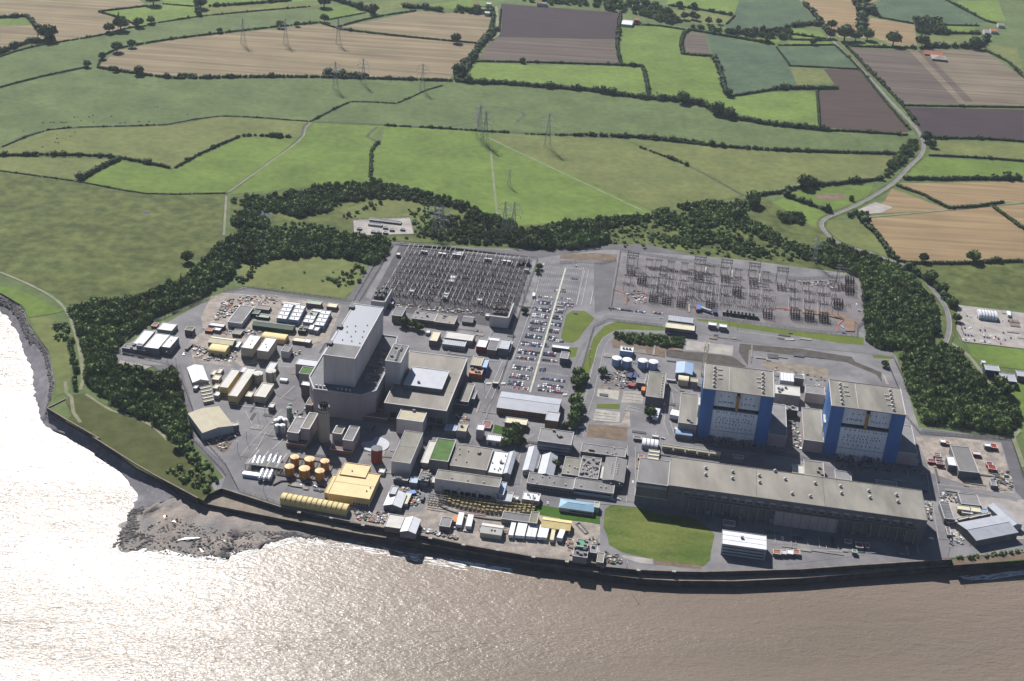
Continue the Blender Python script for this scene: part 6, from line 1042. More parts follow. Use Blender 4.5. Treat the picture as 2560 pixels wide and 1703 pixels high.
B_('shed', 'tall left grey shed of the pair east of the wood', 'shed', 'D', (1975, 1272), (2115, 1285), (2105, 1232), 9, wm='navy', rm='lgrey'); B_('shed', 'right grey-roofed shed of the pair east of the wood', 'shed', 'D', (2132, 1375), (2280, 1390), (2262, 1315), 8, wm='navy', rm='lgrey'); B_('shed', 'third grey shed cut by the right edge of the picture', 'shed', 'D', (2285, 1330), (2400, 1342), (2400, 1290), 7, wm='dgrey', rm='lgrey')
# south-east corner yard
B_('shed', 'long grey sloping-roofed shed in the south-east yard', 'shed', 'H', (1718, 888), (1912, 908), (1845, 662), 9, wm='dgrey', rm='mgrey', snap=False, seams=12); B_('shed', 'white square shed against the long grey one', 'shed', 'H', (1614, 832), (1712, 842), (1690, 752), 8, wm='dgrey', rm='white')
for i, (x, y, w, d) in enumerate(((1410, 800, 78, 28), (1470, 745, 64, 16), (1470, 728, 64, 16), (1487, 780, 70, 14), (1490, 800, 72, 16), (1495, 820, 72, 18))):
    B_('container', 'dark red container in the red stack, %s counted from the left' % ORD[i], 'container', 'H', (x, y), (x+w, y+6), (x+w+2, y+6-d), 3.5+(i % 2), wm='red', rm='red', group='dark red containers in the south-east yard', seams=3)
for t, x, y, w, d, h_, wm_, rm_, lb in (('H', 1535, 608, 48, 32, 4, 'dgrey', 'white', 'white unit at the back of the south-east yard'), ('H', 1588, 625, 40, 25, 3, 'red', 'rust', 'rust-topped unit right of the white unit'), ('H', 1968, 645, 55, 30, 5, 'dgrey', 'white', 'white unit beside the red block at the east fence'), ('H', 2028, 660, 60, 38, 4, 'red', 'red', 'red block at the north-east corner of the yard'), ('H', 1855, 725, 70, 30, 4, 'red', 'offw', 'white-topped red unit right of the long shed'),
  ('H', 1985, 830, 60, 30, 4, 'red', 'red', 'red container below the crane-like mast'), ('H', 2005, 870, 75, 38, 4, 'red', 'red', 'larger red container in the east scrap area'), ('H', 2028, 1030, 55, 48, 5, 'dgrey', 'grey', 'open grey tray building in the scrap area'), ('H', 1930, 1300, 70, 40, 4, 'lblue', 'lblue', 'small pale blue unit among the cream cabins'), ('H', 1700, 1265, 120, 42, 5, 'beige', 'cream', 'long cream cabin in the dense cabin cluster'), ('H', 1835, 1285, 90, 45, 5, 'beige', 'cream', 'second cream cabin in the dense cabin cluster'), ('H', 1745, 1300, 105, 25, 4, 'beige', 'white', 'white roof squeezed between the cream cabins')):
    B_('container', lb, 'container', t, (x, y), (x+w, y+w*.1), (x+w+1, y+w*.1-d), h_, wm=wm_, rm=rm_)
B_('warehouse', 'large pale blue-grey gabled warehouse at the far right of the sea front', 'warehouse', 'M', (1890, 380), (2300, 300), (2120, 132), 10, 'gx', 'dgrey', 'lgrey', snap=False, rise=2); B_('warehouse', 'long pale grey shed cut by the right edge of the photo', 'warehouse', 'H', (2230, 1420), (2340, 1400), (2210, 1180), 8, 'gy', 'lgrey', 'lgrey', snap=False)
B_('shed', 'slender dark grey ribbed shed beside the east yard lane', 'shed', 'H', (1575, 1355), (1672, 1365), (1640, 1205), 7, wm='dgrey', rm='dgrey', seams=-5, snap=False); B_('shed', 'low dark sloping canopy behind the cream cabins', 'canopy', 'H', (1740, 1210), (1930, 1230), (1915, 1125), 6, wm='dgrey', rm='grey', snap=False)
for i, (x, y) in enumerate(((1715, 1358), (1822, 1340), (1930, 1318))): B_('cabin', 'cream flat cabin in the slanting row behind the large warehouse, %s from the left' % ORD[i], 'cabin', 'H', (x, y+12), (x+100, y-12), (x+95, y-30), 4, wm='grey', rm='cream', snap=False, group='slanting row of cream cabins')
B_('cabin', 'white flat cabin at the left of the slanting row', 'cabin', 'H', (1605, 1400), (1705, 1385), (1695, 1362), 4, wm='bwall', rm='white', snap=False); B_('shed', 'grey sloping-roofed unit by the parked vans', 'shed', 'M', (1600, 330), (1640, 345), (1625, 270), 4, wm='dgrey', rm='dgrey')
for t, x, y, w, d, lb, m_ in (('M', 597, 418, 65, 32, 'rusty-roofed container beside the turbine hall shadow', 'rust'), ('M', 705, 462, 68, 50, 'white container with rusty roof near the sea wall', 'rust'), ('M', 800, 462, 36, 45, 'small rusty-topped cabin right of the white container', 'rust'), ('L', 2090, 722, 75, 40, 'rusty roof strip right of the white office, left part', 'rust'), ('L', 2175, 722, 45, 40, 'pale section of the rusty roof strip', 'offw'), ('L', 2225, 722, 60, 45, 'white end of the rusty roof strip', 'white'), ('L', 2290, 722, 62, 40, 'rusty right end of the roof strip', 'rust')):
    B_('container', lb, 'container', t, (x, y), (x+w, y+4), (x+w+1, y+4-d), 4, wm='dgrey', rm=m_)
B_('cabin', 'green-topped tank unit near the rusty containers', 'container', 'M', (672, 510), (718, 516), (716, 488), 4, wm='dgrey', rm='sgreen'); B_('cabin', 'grey cabin behind the white office', 'cabin', 'L', (1600, 440), (1718, 450), (1716, 400), 4, wm='dgrey', rm='grey')
B_('plant_house', 'green and grey plant block by the sea wall', 'building', 'K', (2085, 545), (2225, 565), (2245, 450), 7, wm='grey', rm='dgrey', boxes=rnd(5)); B_('pipework_block', 'green pipework frame on top of the plant block', 'building', 'K', (2115, 450), (2225, 465), (2245, 395), 9, wm='sgreen', rm='sgreen', boxes=rnd(4)); B_('hut', 'dark hut with white roof right of the green plant', 'hut', 'K', (2255, 510), (2320, 520), (2330, 450), 6, wm='dgrey', rm='grey', boxes=[(.3, .8)]); B_('hut', 'brown-topped hut by the upper sea wall', 'hut', 'L', (360, 800), (425, 810), (435, 715), 5, wm='bwall', rm='gbroof')
framewall('F', [(2115, 1420), (2150, 1405), (2235, 1500), (2205, 1515), (2115, 1420)], 1.2, .9, 'dgrey', 'kerb_frame', 'dark rectangular concrete frame lying open in the yard', 'frame')
B_('building', 'farm shed with white roof beside the dark purple field', 'barn', 'O', (1845, 140), (1910, 143), (1925, 118), 8, 'gx', 'offw', 'white'); B_('house', 'farmhouse behind the white-roofed barn', 'house', 'O', (1925, 118), (1955, 120), (1960, 108), 8, 'gx', 'brick', 'rust')
B_('house', 'red-roofed barn in the right-hand stubble', 'barn', 'P', (1745, 320), (1855, 328), (1855, 305), 7, 'gx', 'brick', 'rust'); B_('house', 'low dark house on the right-hand stubble', 'house', 'P', (1790, 350), (1880, 355), (1880, 330), 8, 'hip', 'bwall', 'broof')
B_('house', 'white farmhouse at the far right', 'house', 'P', (2110, 195), (2140, 197), (2142, 178), 8, 'gx', 'offw', 'grey'); B_('house', 'grey-roofed farm building at the far right', 'barn', 'P', (2150, 185), (2190, 188), (2192, 172), 8, 'gx', 'offw', 'rust'); B_('house', 'second small farm building at the far right', 'barn', 'P', (2195, 150), (2230, 152), (2232, 138), 8, 'gx', 'offw', 'grey')
for i, (x, y) in enumerate(((940, 22), (985, 50), (1020, 20), (1330, 15), (1360, 18), (1010, 75))): B_('house', 'village house %s along the top edge' % ('with a pale wall, leftmost', 'just below the leftmost', 'third and palest', 'above the dark field', 'right of the one above the dark field', 'nearest the country lane')[i], 'house', 'O', (x, y), (x+30, y+1), (x+32, y-8), 8, 'gx', 'offw', ('rust', 'grey', 'offw', 'rust', 'grey', 'offw')[i])
B_('pump_station', 'low pale unit inside the hilltop compound, left', 'building', 'O', (290, 1380), (380, 1378), (385, 1365), 3, wm='offw', rm='grey'); B_('pump_station', 'dark strip-roofed unit at the back of the hilltop compound', 'building', 'O', (290, 1365), (500, 1358), (505, 1345), 3, wm='dgrey', rm='dgrey')
for i, (x, y) in enumerate(((240, 1400), (325, 1420), (360, 1422), (400, 1395), (440, 1408), (505, 1405), (400, 1425))): B_('transformer', 'dark equipment unit in the hilltop compound, %s from the left' % ORD[i], 'equipment', 'O', (x-14, y), (x+14, y), (x+14, y-9), 3, wm='dgrey', rm='dgrey', group='equipment in the hilltop compound')
# framed stair gantry and mast behind the left reactor
p = G('C', 1398, 1330, 0)
def lattice(o, h, w, m, nseg=8, cross=.25, wtop=None, leg=.35):
    wtop = w if wtop is None else wtop; mb_ = MB()
    for i in range(nseg):
        z0, z1 = h*i/nseg, h*(i+1)/nseg; a, b_ = (w+(wtop-w)*i/nseg)/2, (w+(wtop-w)*(i+1)/nseg)/2
        cs = [(-1, -1), (1, -1), (1, 1), (-1, 1)]
        for k_ in range(4):
            c0_, c1_ = cs[k_], cs[(k_+1) % 4]
            mb_.bar((c0_[0]*a, c0_[1]*a, z0), (c0_[0]*b_, c0_[1]*b_, z1), leg); mb_.bar((c0_[0]*b_, c0_[1]*b_, z1), (c1_[0]*b_, c1_[1]*b_, z1), cross)
            if (i+k_) % 2: mb_.bar((c0_[0]*a, c0_[1]*a, z0), (c1_[0]*b_, c1_[1]*b_, z1), cross)
            else: mb_.bar((c1_[0]*a, c1_[1]*a, z0), (c0_[0]*b_, c0_[1]*b_, z1), cross)
    return mb_.obj('lattice', C[m], o)
r = thing('stair_tower', 'tall cream lattice stair tower at the back corner of the left blue reactor', 'tower', (p.x, p.y, 0), -GA); lattice(r, 40, 4, 'cream', 10, .4, leg=.5)
# cooling-water intake with its rows of screens
o0 = G('F', 700, 1200); r = thing('screen_structure', 'curved intake basin crowded with yellowish steel screens', 'intake', (o0.x, o0.y, 0), -GA)
for i in range(22):
    for j in range(4):
        x, y = 6+i*4.0, 2+j*3.4; y -= 7*math.sin(math.pi*min(max(i/21, 0), 1))*(1-j/4)
        MB().box(x, y, 0, x+.5, y+.5, 4).box(x, y, 3.6, x+3.6, y+.4, 4.1).box(x+.8, y+.1, .5, x+2.8, y+2.2, 2.6+random.random()*1.2).obj('screen_frame', C['wetyel'], r)
for i in range(6): MB().box(4+i*17, 15, 0, 6.2+i*17, 17, 7.5).obj('gate_tower', C['offw'], r)
for i in range(16):
    a0, a1 = math.pi*i/16, math.pi*(i+1)/16; MB().bar((52-44*math.cos(a0), -1-13*math.sin(a0), .8), (52-44*math.cos(a1), -1-13*math.sin(a1), .8), 1.5).obj('basin_wall', C['dgrey'], r)
MB().box(2, -6, .05, 100, 14, .12).obj('basin_floor', C['dsteel'], r)
for i in range(5): MB().bar((-2+i*3, -8, 0), (-2+i*3, 6, 5), .5).bar((-4, -8+i*3.5, 5), (14, -8+i*3.5, 5), .5).obj('pipe', C['dsteel'], r)
# ================================================================ SUBSTATIONS
def inst(proto, kids, loc, rz, label, group):
    o = proto.copy(); col.objects.link(o); o.location = loc; o.rotation_euler = (0, 0, rz); o['label'] = label; o['group'] = group
    for ch in kids:
        q = ch.copy(); col.objects.link(q); q.parent = o
    return o
def place(proto, kids, first, loc, rz, label, group):
    if first[0]:
        first[0] = False; proto.location = loc; proto.rotation_euler = (0, 0, rz); proto['label'] = label; proto['group'] = group; return proto
    return inst(proto, kids, loc, rz, label, group)
def latbar(mb_, a, b_, w, th=.22, n_=6):
    """an open lattice beam of four chords and zigzag bracing"""
    a, b_ = Vector(a), Vector(b_); d = (b_-a).normalized(); up_ = Vector((0, 0, 1)) if abs(d.z) < .7 else Vector((0, 1, 0)); s = d.cross(up_).normalized()*w/2; t = d.cross(s).normalized()*w/2
    cs = (s+t, s-t, -s-t, -s+t)
    for q in cs: mb_.bar(a+q, b_+q, th)
    for i in range(n_):
        p0, p1 = a.lerp(b_, i/n_), a.lerp(b_, (i+1)/n_)
        for k_ in range(2): mb_.bar(p0+cs[(i+k_*2) % 4], p1+cs[(i+1+k_*2) % 4], th*.7)
def gantry(name, span, h, label, m, over=2.0, peak=0, th=.34):
    r = thing(name, label, 'gantry')
    for x in (-span/2, span/2):
        g_ = MB(); g_.bar((x, -1.3, 0), (x, 0, h), th).bar((x, 1.3, 0), (x, 0, h), th)
        for z in (.3, .6): g_.bar((x, -1.3*(1-z), h*z), (x, 1.3*(1-z), h*z), th*.7)
        if peak: g_.bar((x, 0, h), (x, 0, h+peak), th)
        g_.obj('leg', C[m], r)
    g_ = MB(); latbar(g_, (-span/2-over, 0, h), (span/2+over, 0, h), 1.1, th*.8, 8); g_.obj('beam', C[m], r)
    im = MB().cyl(0, 0, h-3.2, h-.5, .28, 6).mesh('insulator', C['ins'])
    for i in range(3): link('insulator', im, r, (-span/3+i*span/3, 0, 0))
    return r, list(r.children)
def switch(name, label, m='dsteel', n_=3, h=5.0, w=4.5):
    r = thing(name, label, 'switchgear')
    for i in range(n_):
        x = (i-(n_-1)/2)*w; MB().box(x-.5, -.5, 0, x+.5, .5, h*.4, 0, .15, .15).obj('stand', C['steel'], r)
        MB().cyl(x, 0, h*.4, h, .42, 8).cyl(x, 0, h, h+.5, .75, 8).obj('insulator', C['ins'], r)
    MB().box(-(n_-1)/2*w-.6, -1.2, h*.18, (n_-1)/2*w+.6, -.8, h*.3).obj('frame', C[m], r); return r, list(r.children)
# west substation: dense busbars
og = G('V', 130, 800); Wd = (G('V', 2020, 1020)-og).dot(UX); Dd = (G('V', 480, 60)-og).dot(WY)
def L(x, y, z=0): q = og+UX*x+WY*y; return (q.x, q.y, z)
ga, gk = gantry('busbar_gantry', 16, 11, '', 'dsteel', 1.5, 2, .22); fa = [True]
sa, sk_ = switch('circuit_breaker', '', 'dsteel', 3, 3.4); fs_ = [True]
random.seed(11)
rows = [(.03, 'front'), (.14, 'second'), (.27, 'third'), (.40, 'fourth'), (.53, 'fifth'), (.66, 'sixth'), (.79, 'seventh'), (.92, 'back')]
xb = lambda f, i: 8+(Wd-12)*(i+.5)/9 + 0*f
for f, nm in rows:
    for i in range(9):
        x = xb(f, i); skew = f*0
        if f > .95: continue
        place(ga, gk, fa, L(x, 6+(Dd-14)*f), -GA, 'steel busbar gantry %s from the left in the %s row of the west substation' % (ORD[i], nm), 'busbar gantries of the west substation')
for f, nm in rows:
    for i in range(13):
        if random.random() < .12: continue
        x = 4+(Wd-8)*(i+.5)/13
        place(sa, sk_, fs_, L(x+random.uniform(-1, 1), 12+(Dd-20)*(f+.035)), -GA, 'breaker unit %s from the left in the %s bank of the west substation' % (ORD[i], nm), 'circuit breakers of the west substation')
bus = MB().bar((0, 0, 8.2), (0, 46, 8.2), .32).bar((-1.7, 0, 0), (-.1, 0, 8.2), .3)
bus1 = MB(); bus1.bar((0, 0, 8.2), (0, 44, 8.2), .36)
for y in (2, 22, 42): bus1.bar((0, y, 0), (0, y, 8.2), .3)
bm1 = bus1.mesh('busbar', C['tube'])
for i in range(27):
    for j in range(4):
        x = 4+(Wd-8)*i/26
        if (i+j*2) % 7 == 3: continue
        link('busbar', bm1, None, L(x, 8+(Dd-20)*j/4+random.uniform(0, 4)), -GA)
        o = col.objects[-1]; tag(o, 'pale busbar tube %s from the left in the %s section of the west substation' % (ORD[i], ORD[j]), 'busbar', 'busbars of the west substation')
cross = MB(); cross.bar((0, 0, 10), (52, 0, 10), .2); cross.bar((0, 3.5, 10.1), (52, 3.5, 10.1), .2); cross.bar((0, 7, 10.0), (52, 7, 10.0), .2)
for x in (3, 26, 49): cross.bar((x, 3.5, 0), (x, 3.5, 10), .35)
cm = cross.mesh('busbar', C['steel'])
for j, f in enumerate((.30, .34, .50, .62, .70)):
    for i in range(3): tag(link('cross_busbar', cm, None, L(4+i*56, 8+(Dd-18)*f), -GA), 'long grey cross busbar, %s from the left in the %s crossing row' % (ORD[i], ORD[j]), 'busbar', 'cross busbars of the west substation')
for x, y, w, d, lb in ((1120, 520, 80, 85, 'white relay hut in the middle of the west substation'), (1045, 745, 65, 30, 'white hut low in the centre of the west substation'), (1065, 700, 55, 25, 'white hut just behind the low central hut'), (1535, 785, 50, 25, 'white hut right of centre in the west substation'), (585, 660, 50, 25, 'white hut left of centre in the west substation'), (1645, 1005, 50, 28, 'white kiosk at the front of the west substation'), (745, 100, 85, 20, 'white hut at the back of the west substation, left'),
                       (975, 130, 120, 22, 'long white hut at the back of the west substation'), (1175, 145, 150, 45, 'largest white building at the back of the west substation'), (1630, 205, 100, 20, 'white hut at the back of the west substation, right'), (1870, 235, 130, 22, 'longest white hut at the back right of the west substation'), (2195, 360, 50, 25, 'white kiosk at the back right corner of the west substation'), (398, 145, 45, 25, 'white kiosk at the back left corner of the west substation'), (290, 830, 60, 25, 'pale blue kiosk behind the left screen wall')):
    B_('relay_hut', lb, 'hut', 'V', (x, y), (x+w, y+w*.08), (x+w+d*.3, y+w*.08-d), 4.5, wm='dgreen' if 'middle' in lb else 'grey', rm='white')
def transformers(t, pts, label, group, h=9):
    for i, (x, y) in enumerate(pts):
        p = G(t, x, y); r = thing('transformer', label % ORD[i], 'transformer', (p.x, p.y, 0), -GA, group)
        MB().box(-2.6, -3, 0, 2.6, 3, 4.2).obj('tank', C['dsteel'], r); MB().box(-3.6, -2.4, .4, -2.7, 2.4, 3.6).box(2.7, -2.4, .4, 3.6, 2.4, 3.6).obj('radiator', C['grey'], r)
        for k_ in range(3): MB().cyl(-1.6+k_*1.6, -1, 4.2, h, .3, 7).cyl(-1.6+k_*1.6, -1, h, h+.3, .5, 7).obj('bushing', C['ins'], r)
        MB().hcyl(0, -2, 2.5, 5.6, .7, 10).obj('conservator', C['grey'], r)
lowst = MB()
for i in range(3): lowst.box(i*2.2-.2, -.2, 0, i*2.2+.2, .2, 1.6).cyl(i*2.2, 0, 1.6, 3.6, .28, 6, 1)
lowst.bar((-.3, 0, 3.7), (4.7, 0, 3.7), .14)
lm = lowst.mesh('post_insulator', [C['steel'], C['ins']])
def lowrow(t, x0, y0, x1, y1, n_, where, k0):
    a, b_ = G(t, x0, y0), G(t, x1, y1)
    for i in range(n_):
        p = a.lerp(b_, (i+.5)/n_); tag(link('post_insulator', lm, None, (p.x+random.uniform(-.8, .8), p.y+random.uniform(-1, 1), 0), -GA), 'low insulator stand, %s from the left in %s of the east substation' % (ORD[i], where), 'insulator stand', 'low insulator stands of the east substation')
for k_, (x0, y0, x1, y1) in enumerate(((250, 420, 2330, 720), (280, 500, 2330, 790), (560, 590, 2330, 860), (560, 680, 2200, 900), (560, 300, 1180, 380))):
    lowrow('U', x0, y0, x1, y1, 22, 'row %s' % ORD[k_], k_)
for k_, (x0, y0, x1, y1) in enumerate(((20, 500, 500, 560), (20, 580, 640, 660), (20, 760, 500, 830))): lowrow('D', x0, y0, x1, y1, 9, 'outer row %s' % ORD[k_], k_)
transformers('V', [(130, 760), (190, 760), (150, 700), (215, 700), (250, 640)], 'dark transformer, %s in the left transformer bay', 'transformers behind the left screen wall')
transformers('V', [(1800, 990), (1865, 995), (1930, 1000), (1800, 930), (1870, 935), (1940, 940)], 'dark transformer, %s in the right transformer bay', 'transformers behind the right screen wall', 11)
transformers('V', [(2110, 300), (2170, 290), (2240, 300)], 'dark blue-grey transformer, %s from the left at the back right corner', 'transformers at the back of the west substation', 10)
# east substation
k = 0; random.seed(5)
g2, gk2 = gantry('line_gantry', 7, 10, '', 'dsteel', 1.6, 0, .26); f2 = [True]; g3, gk3 = gantry('terminal_gantry', 13, 19, '', 'steel', 1, 3, .3); f3 = [True]
cols2 = [('U', 690, 500), ('U', 870, 520), ('U', 1065, 545), ('U', 1450, 590), ('U', 1640, 615), ('U', 2040, 650), ('U', 2230, 675), ('D', 95, 640), ('D', 240, 665), ('D', 385, 690), ('U', 300, 470), ('U', 1260, 560), ('U', 560, 490), ('U', 1350, 570), ('U', 1830, 640), ('D', 500, 640), ('U', 760, 600), ('U', 1170, 650)]
k = 0
for ci, (t, x, y) in enumerate(cols2):
    p0 = G(t, x, y)
    for j, dy in enumerate((-28, -4, 26, 50)):
        q = p0+WY*dy+UX*(-2); place(g2, gk2, f2, (q.x, q.y, 0), -GA, 'dark line gantry in bay %s of the east substation, %s from the front' % (ORD[ci], ORD[j]), 'dark line gantries of the east substation')
for i, (t, x, y) in enumerate((('U', 330, 300), ('U', 1270, 360), ('U', 1640, 400), ('U', 2030, 450), ('D', 170, 400 ), ('D', 560, 440))):
    if t == 'D' and x == 170: t, x, y = 'C', 2165, 440
    p = G(t, x, y); place(g3, gk3, f3, (p.x, p.y, 0), -GA, 'tall terminal gantry, %s from the left at the back of the east substation' % ORD[i], 'tall terminal gantries'); q = p+WY*9; inst(g3, gk3, (q.x, q.y, 0), -GA, 'rear twin of the tall terminal gantry %s from the left' % ORD[i], 'tall terminal gantries')
    for j in range(4): q = p-WY*(3+j*5); inst(sa, sk_, (q.x, q.y, 0), -GA, 'breaker row %s in front of the tall terminal gantry %s from the left' % (ORD[j], ORD[i]), 'breakers below the terminal gantries')
s2, sk2 = switch('disconnector', '', 'dsteel', 4, 7, 3.2); ff = [True]
for i, (t, x, y) in enumerate((('U', 635, 730), ('U', 820, 760), ('U', 1020, 800), ('U', 1430, 820), ('U', 2230, 960), ('D', 105, 760), ('D', 245, 780), ('D', 385, 790), ('D', 530, 650), ('U', 470, 480), ('U', 1800, 640), ('D', 640, 430), ('D', 640, 520))):
    p0 = G(t, x, y)
    for j in range(4):
        q = p0+WY*(j*5-7); place(s2, sk2, ff, (q.x, q.y, 0), -GA, 'row %s of tall insulators in equipment group %s of the east substation' % (ORD[j], ORD[i]), 'insulator rows of the east substation')
for t, x0, y0, x1, y1 in (('U', 650, 330, 600, 640), ('U', 700, 340, 660, 640), ('U', 850, 350, 810, 650), ('U', 900, 360, 850, 650), ('U', 1040, 400, 1000, 680), ('U', 1090, 400, 1060, 680), ('U', 1420, 420, 1380, 720), ('U', 1470, 420, 1440, 730), ('U', 1620, 480, 1590, 760), ('U', 2030, 520, 1990, 800), ('U', 2200, 560, 2180, 840), ('D', 90, 430, 80, 690), ('D', 230, 460, 225, 720), ('D', 370, 480, 365, 740)):
    a, b_ = G(t, x0, y0, 7), G(t, x1, y1, 7); d = b_-a; m_ = MB(); 
    for s in (-4.5, 0, 4.5): m_.bar(Vector((0, 0, 7))+UX*s, d+Vector((0, 0, 7))+UX*s, .16)
    for f in (.1, .5, .9): m_.bar(Vector((0, 0, 0))+d*f, Vector((0, 0, 7))+d*f, .35)
    k += 1; tag(m_.obj('overhead_conductor', C['tube'], None, (a.x, a.y, 0)), 'three slim conductors, %s run from the left in the east substation' % ORD[k-1], 'conductor', 'conductors of the east substation')
sheet('cable_trench', PL('U 1350,280 1385,285 1365,380 1350,378'), m_kerb); sheet('cable_trench', PL('U 1720,320 1752,325 1745,425 1730,420'), m_kerb); sheet('cable_trench', PL('U 2100,365 2135,370 2125,495 2108,490'), m_kerb); sheet('cable_trench', PL('U 1120,800 1150,800 1142,912 1125,908'), m_kerb)
m_orange = mat('orange_barrier', S(206, 104, 72), rough=.7)
for pts, lb in (([('D', 0, 690), ('D', 160, 692), ('D', 400, 715), ('D', 580, 750), ('D', 700, 810), ('D', 730, 830)], 'long'), ([('C', 520, 490), ('C', 590, 510), ('C', 650, 540), ('C', 650, 610), ('C', 640, 640)], 'west'), ([('C', 650, 545), ('C', 740, 530), ('C', 840, 525), ('C', 830, 620)], 'inner'), ([('C', 2100, 672), ('C', 2352, 690)], 'short'), ([('D', 520, 905), ('D', 530, 840), ('D', 600, 770)], 'corner')):
    P_ = [G(*q) for q in pts]; r = thing('safety_barrier', '%s run of orange safety barrier in the east substation works' % lb, 'barrier', (P_[0].x, P_[0].y, 0))
    for a, b_ in zip(P_, P_[1:]):
        k_ = max(1, int((b_-a).length/5))
        for i in range(k_): MB().bar(tuple(a.lerp(b_, i/k_)-P_[0]+Vector((0, 0, .6))), tuple(a.lerp(b_, (i+.85)/k_)-P_[0]+Vector((0, 0, .6))), 1.0).obj('barrier_panel', m_orange, r)
sheet('works_ground', PL('D 160,685 400,705 590,745 690,800 690,905 600,900 590,790 400,745 180,720'), mat('orange_clay', S(140, 116, 98), rough=.95, scale=.1, fine=.1)); sheet('works_ground', PL('C 600,500 655,545 650,620 640,600 640,540'), MATS['orange_clay'])

# ================================================================ PYLONS
def pylon_mesh(H=47, w=8.5, arms=((.60, 9), (.76, 11), (.91, 7.5)), m='psteel'):
    r = thing('pylon', '', 'pylon'); g_ = MB(); n_ = 9
    zs = [0, .16, .30, .42, .52, .62, .72, .82, .92, 1.0]; ws = [w*(1-z)**1.25*.93+.9*(z > .5)*1.0+(0 if z > .5 else .9) for z in zs]
    for i in range(n_):
        z0, z1 = H*zs[i], H*zs[i+1]; a, b_ = ws[i]/2, ws[i+1]/2; cs = [(-1, -1), (1, -1), (1, 1), (-1, 1)]
        for k_ in range(4):
            p_, q_ = cs[k_], cs[(k_+1) % 4]; g_.bar((p_[0]*a, p_[1]*a, z0), (p_[0]*b_, p_[1]*b_, z1), .3); g_.bar((p_[0]*a, p_[1]*a, z0), (q_[0]*b_, q_[1]*b_, z1), .13); g_.bar((q_[0]*a, q_[1]*a, z0), (p_[0]*b_, p_[1]*b_, z1), .13)
    g_.obj('tower_body', C[m], r)
    for f, l_ in arms:
        for s in (-1, 1):
            g_ = MB(); z = H*f
            for y in (-.9, .9): g_.bar((0, y, z), (s*l_, 0, z), .24); g_.bar((0, y, z+3), (s*l_, 0, z), .18)
            for q in (.33, .66): g_.bar((s*l_*q, 0, z), (s*l_*q*.9, 0, z+3*(1-q)), .2)
            a_ = g_.obj('crossarm', C[m], r); MB().cyl(s*l_, 0, z-4, z, .3, 6).obj('insulator', C['offw'], a_)
    return r
def copy_tree(o, parent=None):
    c_ = o.copy(); col.objects.link(c_); c_.parent = parent
    for ch in o.children: copy_tree(ch, c_)
    return c_
py = pylon_mesh(); fp = [True]
for t, x, y, lb, sc_, rz in (('N', 1490, 268, 'left of three pylons standing in the big stubble field', 1, .1), ('N', 1750, 268, 'middle of three pylons standing in the big stubble field', 1, .1), ('N', 2072, 268, 'right of three pylons standing in the big stubble field', 1, .1), ('N', 2055, 545, 'left pylon below the bushy stubble hedge', 1, .15), ('N', 2225, 515, 'right pylon below the bushy stubble hedge', .95, .15), ('O', 627, 555, 'pylon on the bend of the ditch left of centre', 1, .1),
    ('O', 975, 850, 'tall pylon with pale discs in the middle of the pastures', 1.15, .3), ('O', 1010, 880, 'pylon nearest the forking tracks', 1.1, .3), ('O', 1392, 900, 'pylon standing right of the forking tracks', 1.15, .2), ('O', 1157, 1140, 'squat pylon low in the bright pasture', .55, .3), ('O', 1125, 1440, 'left pylon in the scrub behind the substation', 1.0, .2), ('O', 1180, 1440, 'right pylon in the scrub behind the substation', 1.0, .2), ('O', 745, 1470, 'pylon in the scrub at the back left of the substation', 1.0, .2), ('D', 290, 240, 'pylon rising from the scrub above the east substation', .8, .1), ('O', 700, 1440, 'slimmer pylon beside the back left pylon', .9, .2), ('D', 525, 400, 'short pylon at the back right corner of the east substation', .5, .1)):
    o = py if fp[0] else copy_tree(py); fp[0] = False; p = G(t, x, y); o.location = (p.x, p.y, 0); o.scale = (sc_,)*3; o.rotation_euler = (0, 0, -rz); o['label'] = 'grey lattice '+lb; o['group'] = 'lattice pylons'

# ================================================================ VEHICLES
CARC = {'white': (.75, .75, .76), 'silver': (.48, .49, .52), 'grey': (.16, .17, .19), 'black': (.015, .015, .02), 'navy': (.02, .03, .10), 'blue': (.04, .10, .32), 'red': (.40, .02, .02), 'green': (.02, .10, .07)}
CM = {k_: mat('car_paint_'+k_, v, rough=.28, var=.03, spec=.6) for k_, v in CARC.items()}
def car_mesh(cname):
    L_, W_ = 4.3, 1.78; mb_ = MB()
    prof = [(-2.15, .35), (-2.15, .78), (-1.9, .88), (-1.05, .98), (1.55, 1.0), (2.05, .92), (2.15, .6), (2.15, .35)]
    n_ = len(prof); 
    mb_.add([(-W_/2, y, z) for y, z in prof]+[(W_/2, y, z) for y, z in prof], [(i, (i+1) % n_, n_+(i+1) % n_, n_+i) for i in range(n_)]+[tuple(range(n_)), tuple(range(n_, 2*n_))], 0)
    mb_.add([(-.84, -1.15, .97), (.84, -1.15, .97), (.84, 1.75, .99), (-.84, 1.75, .99), (-.66, -.45, 1.42), (.66, -.45, 1.42), (.66, 1.15, 1.42), (-.66, 1.15, 1.42)], [(0, 1, 5, 4), (1, 2, 6, 5), (2, 3, 7, 6), (3, 0, 4, 7)], 1)
    mb_.box(-.66, -.45, 1.42, .66, 1.15, 1.46, 0)
    for x in (-.82, .82):
        for y in (-1.35, 1.35): mb_.hcyl(y, x-.1, x+.1, .33, .33, 8, 2, 'x')
    return mb_.mesh('car', [CM[cname], C['glass'], C['black']])
CARM = {k_: car_mesh(k_) for k_ in CM}
names_ = list(CM); wts = [22, 14, 18, 28, 13, 4, 5, 2]
random.seed(21); CARS = []
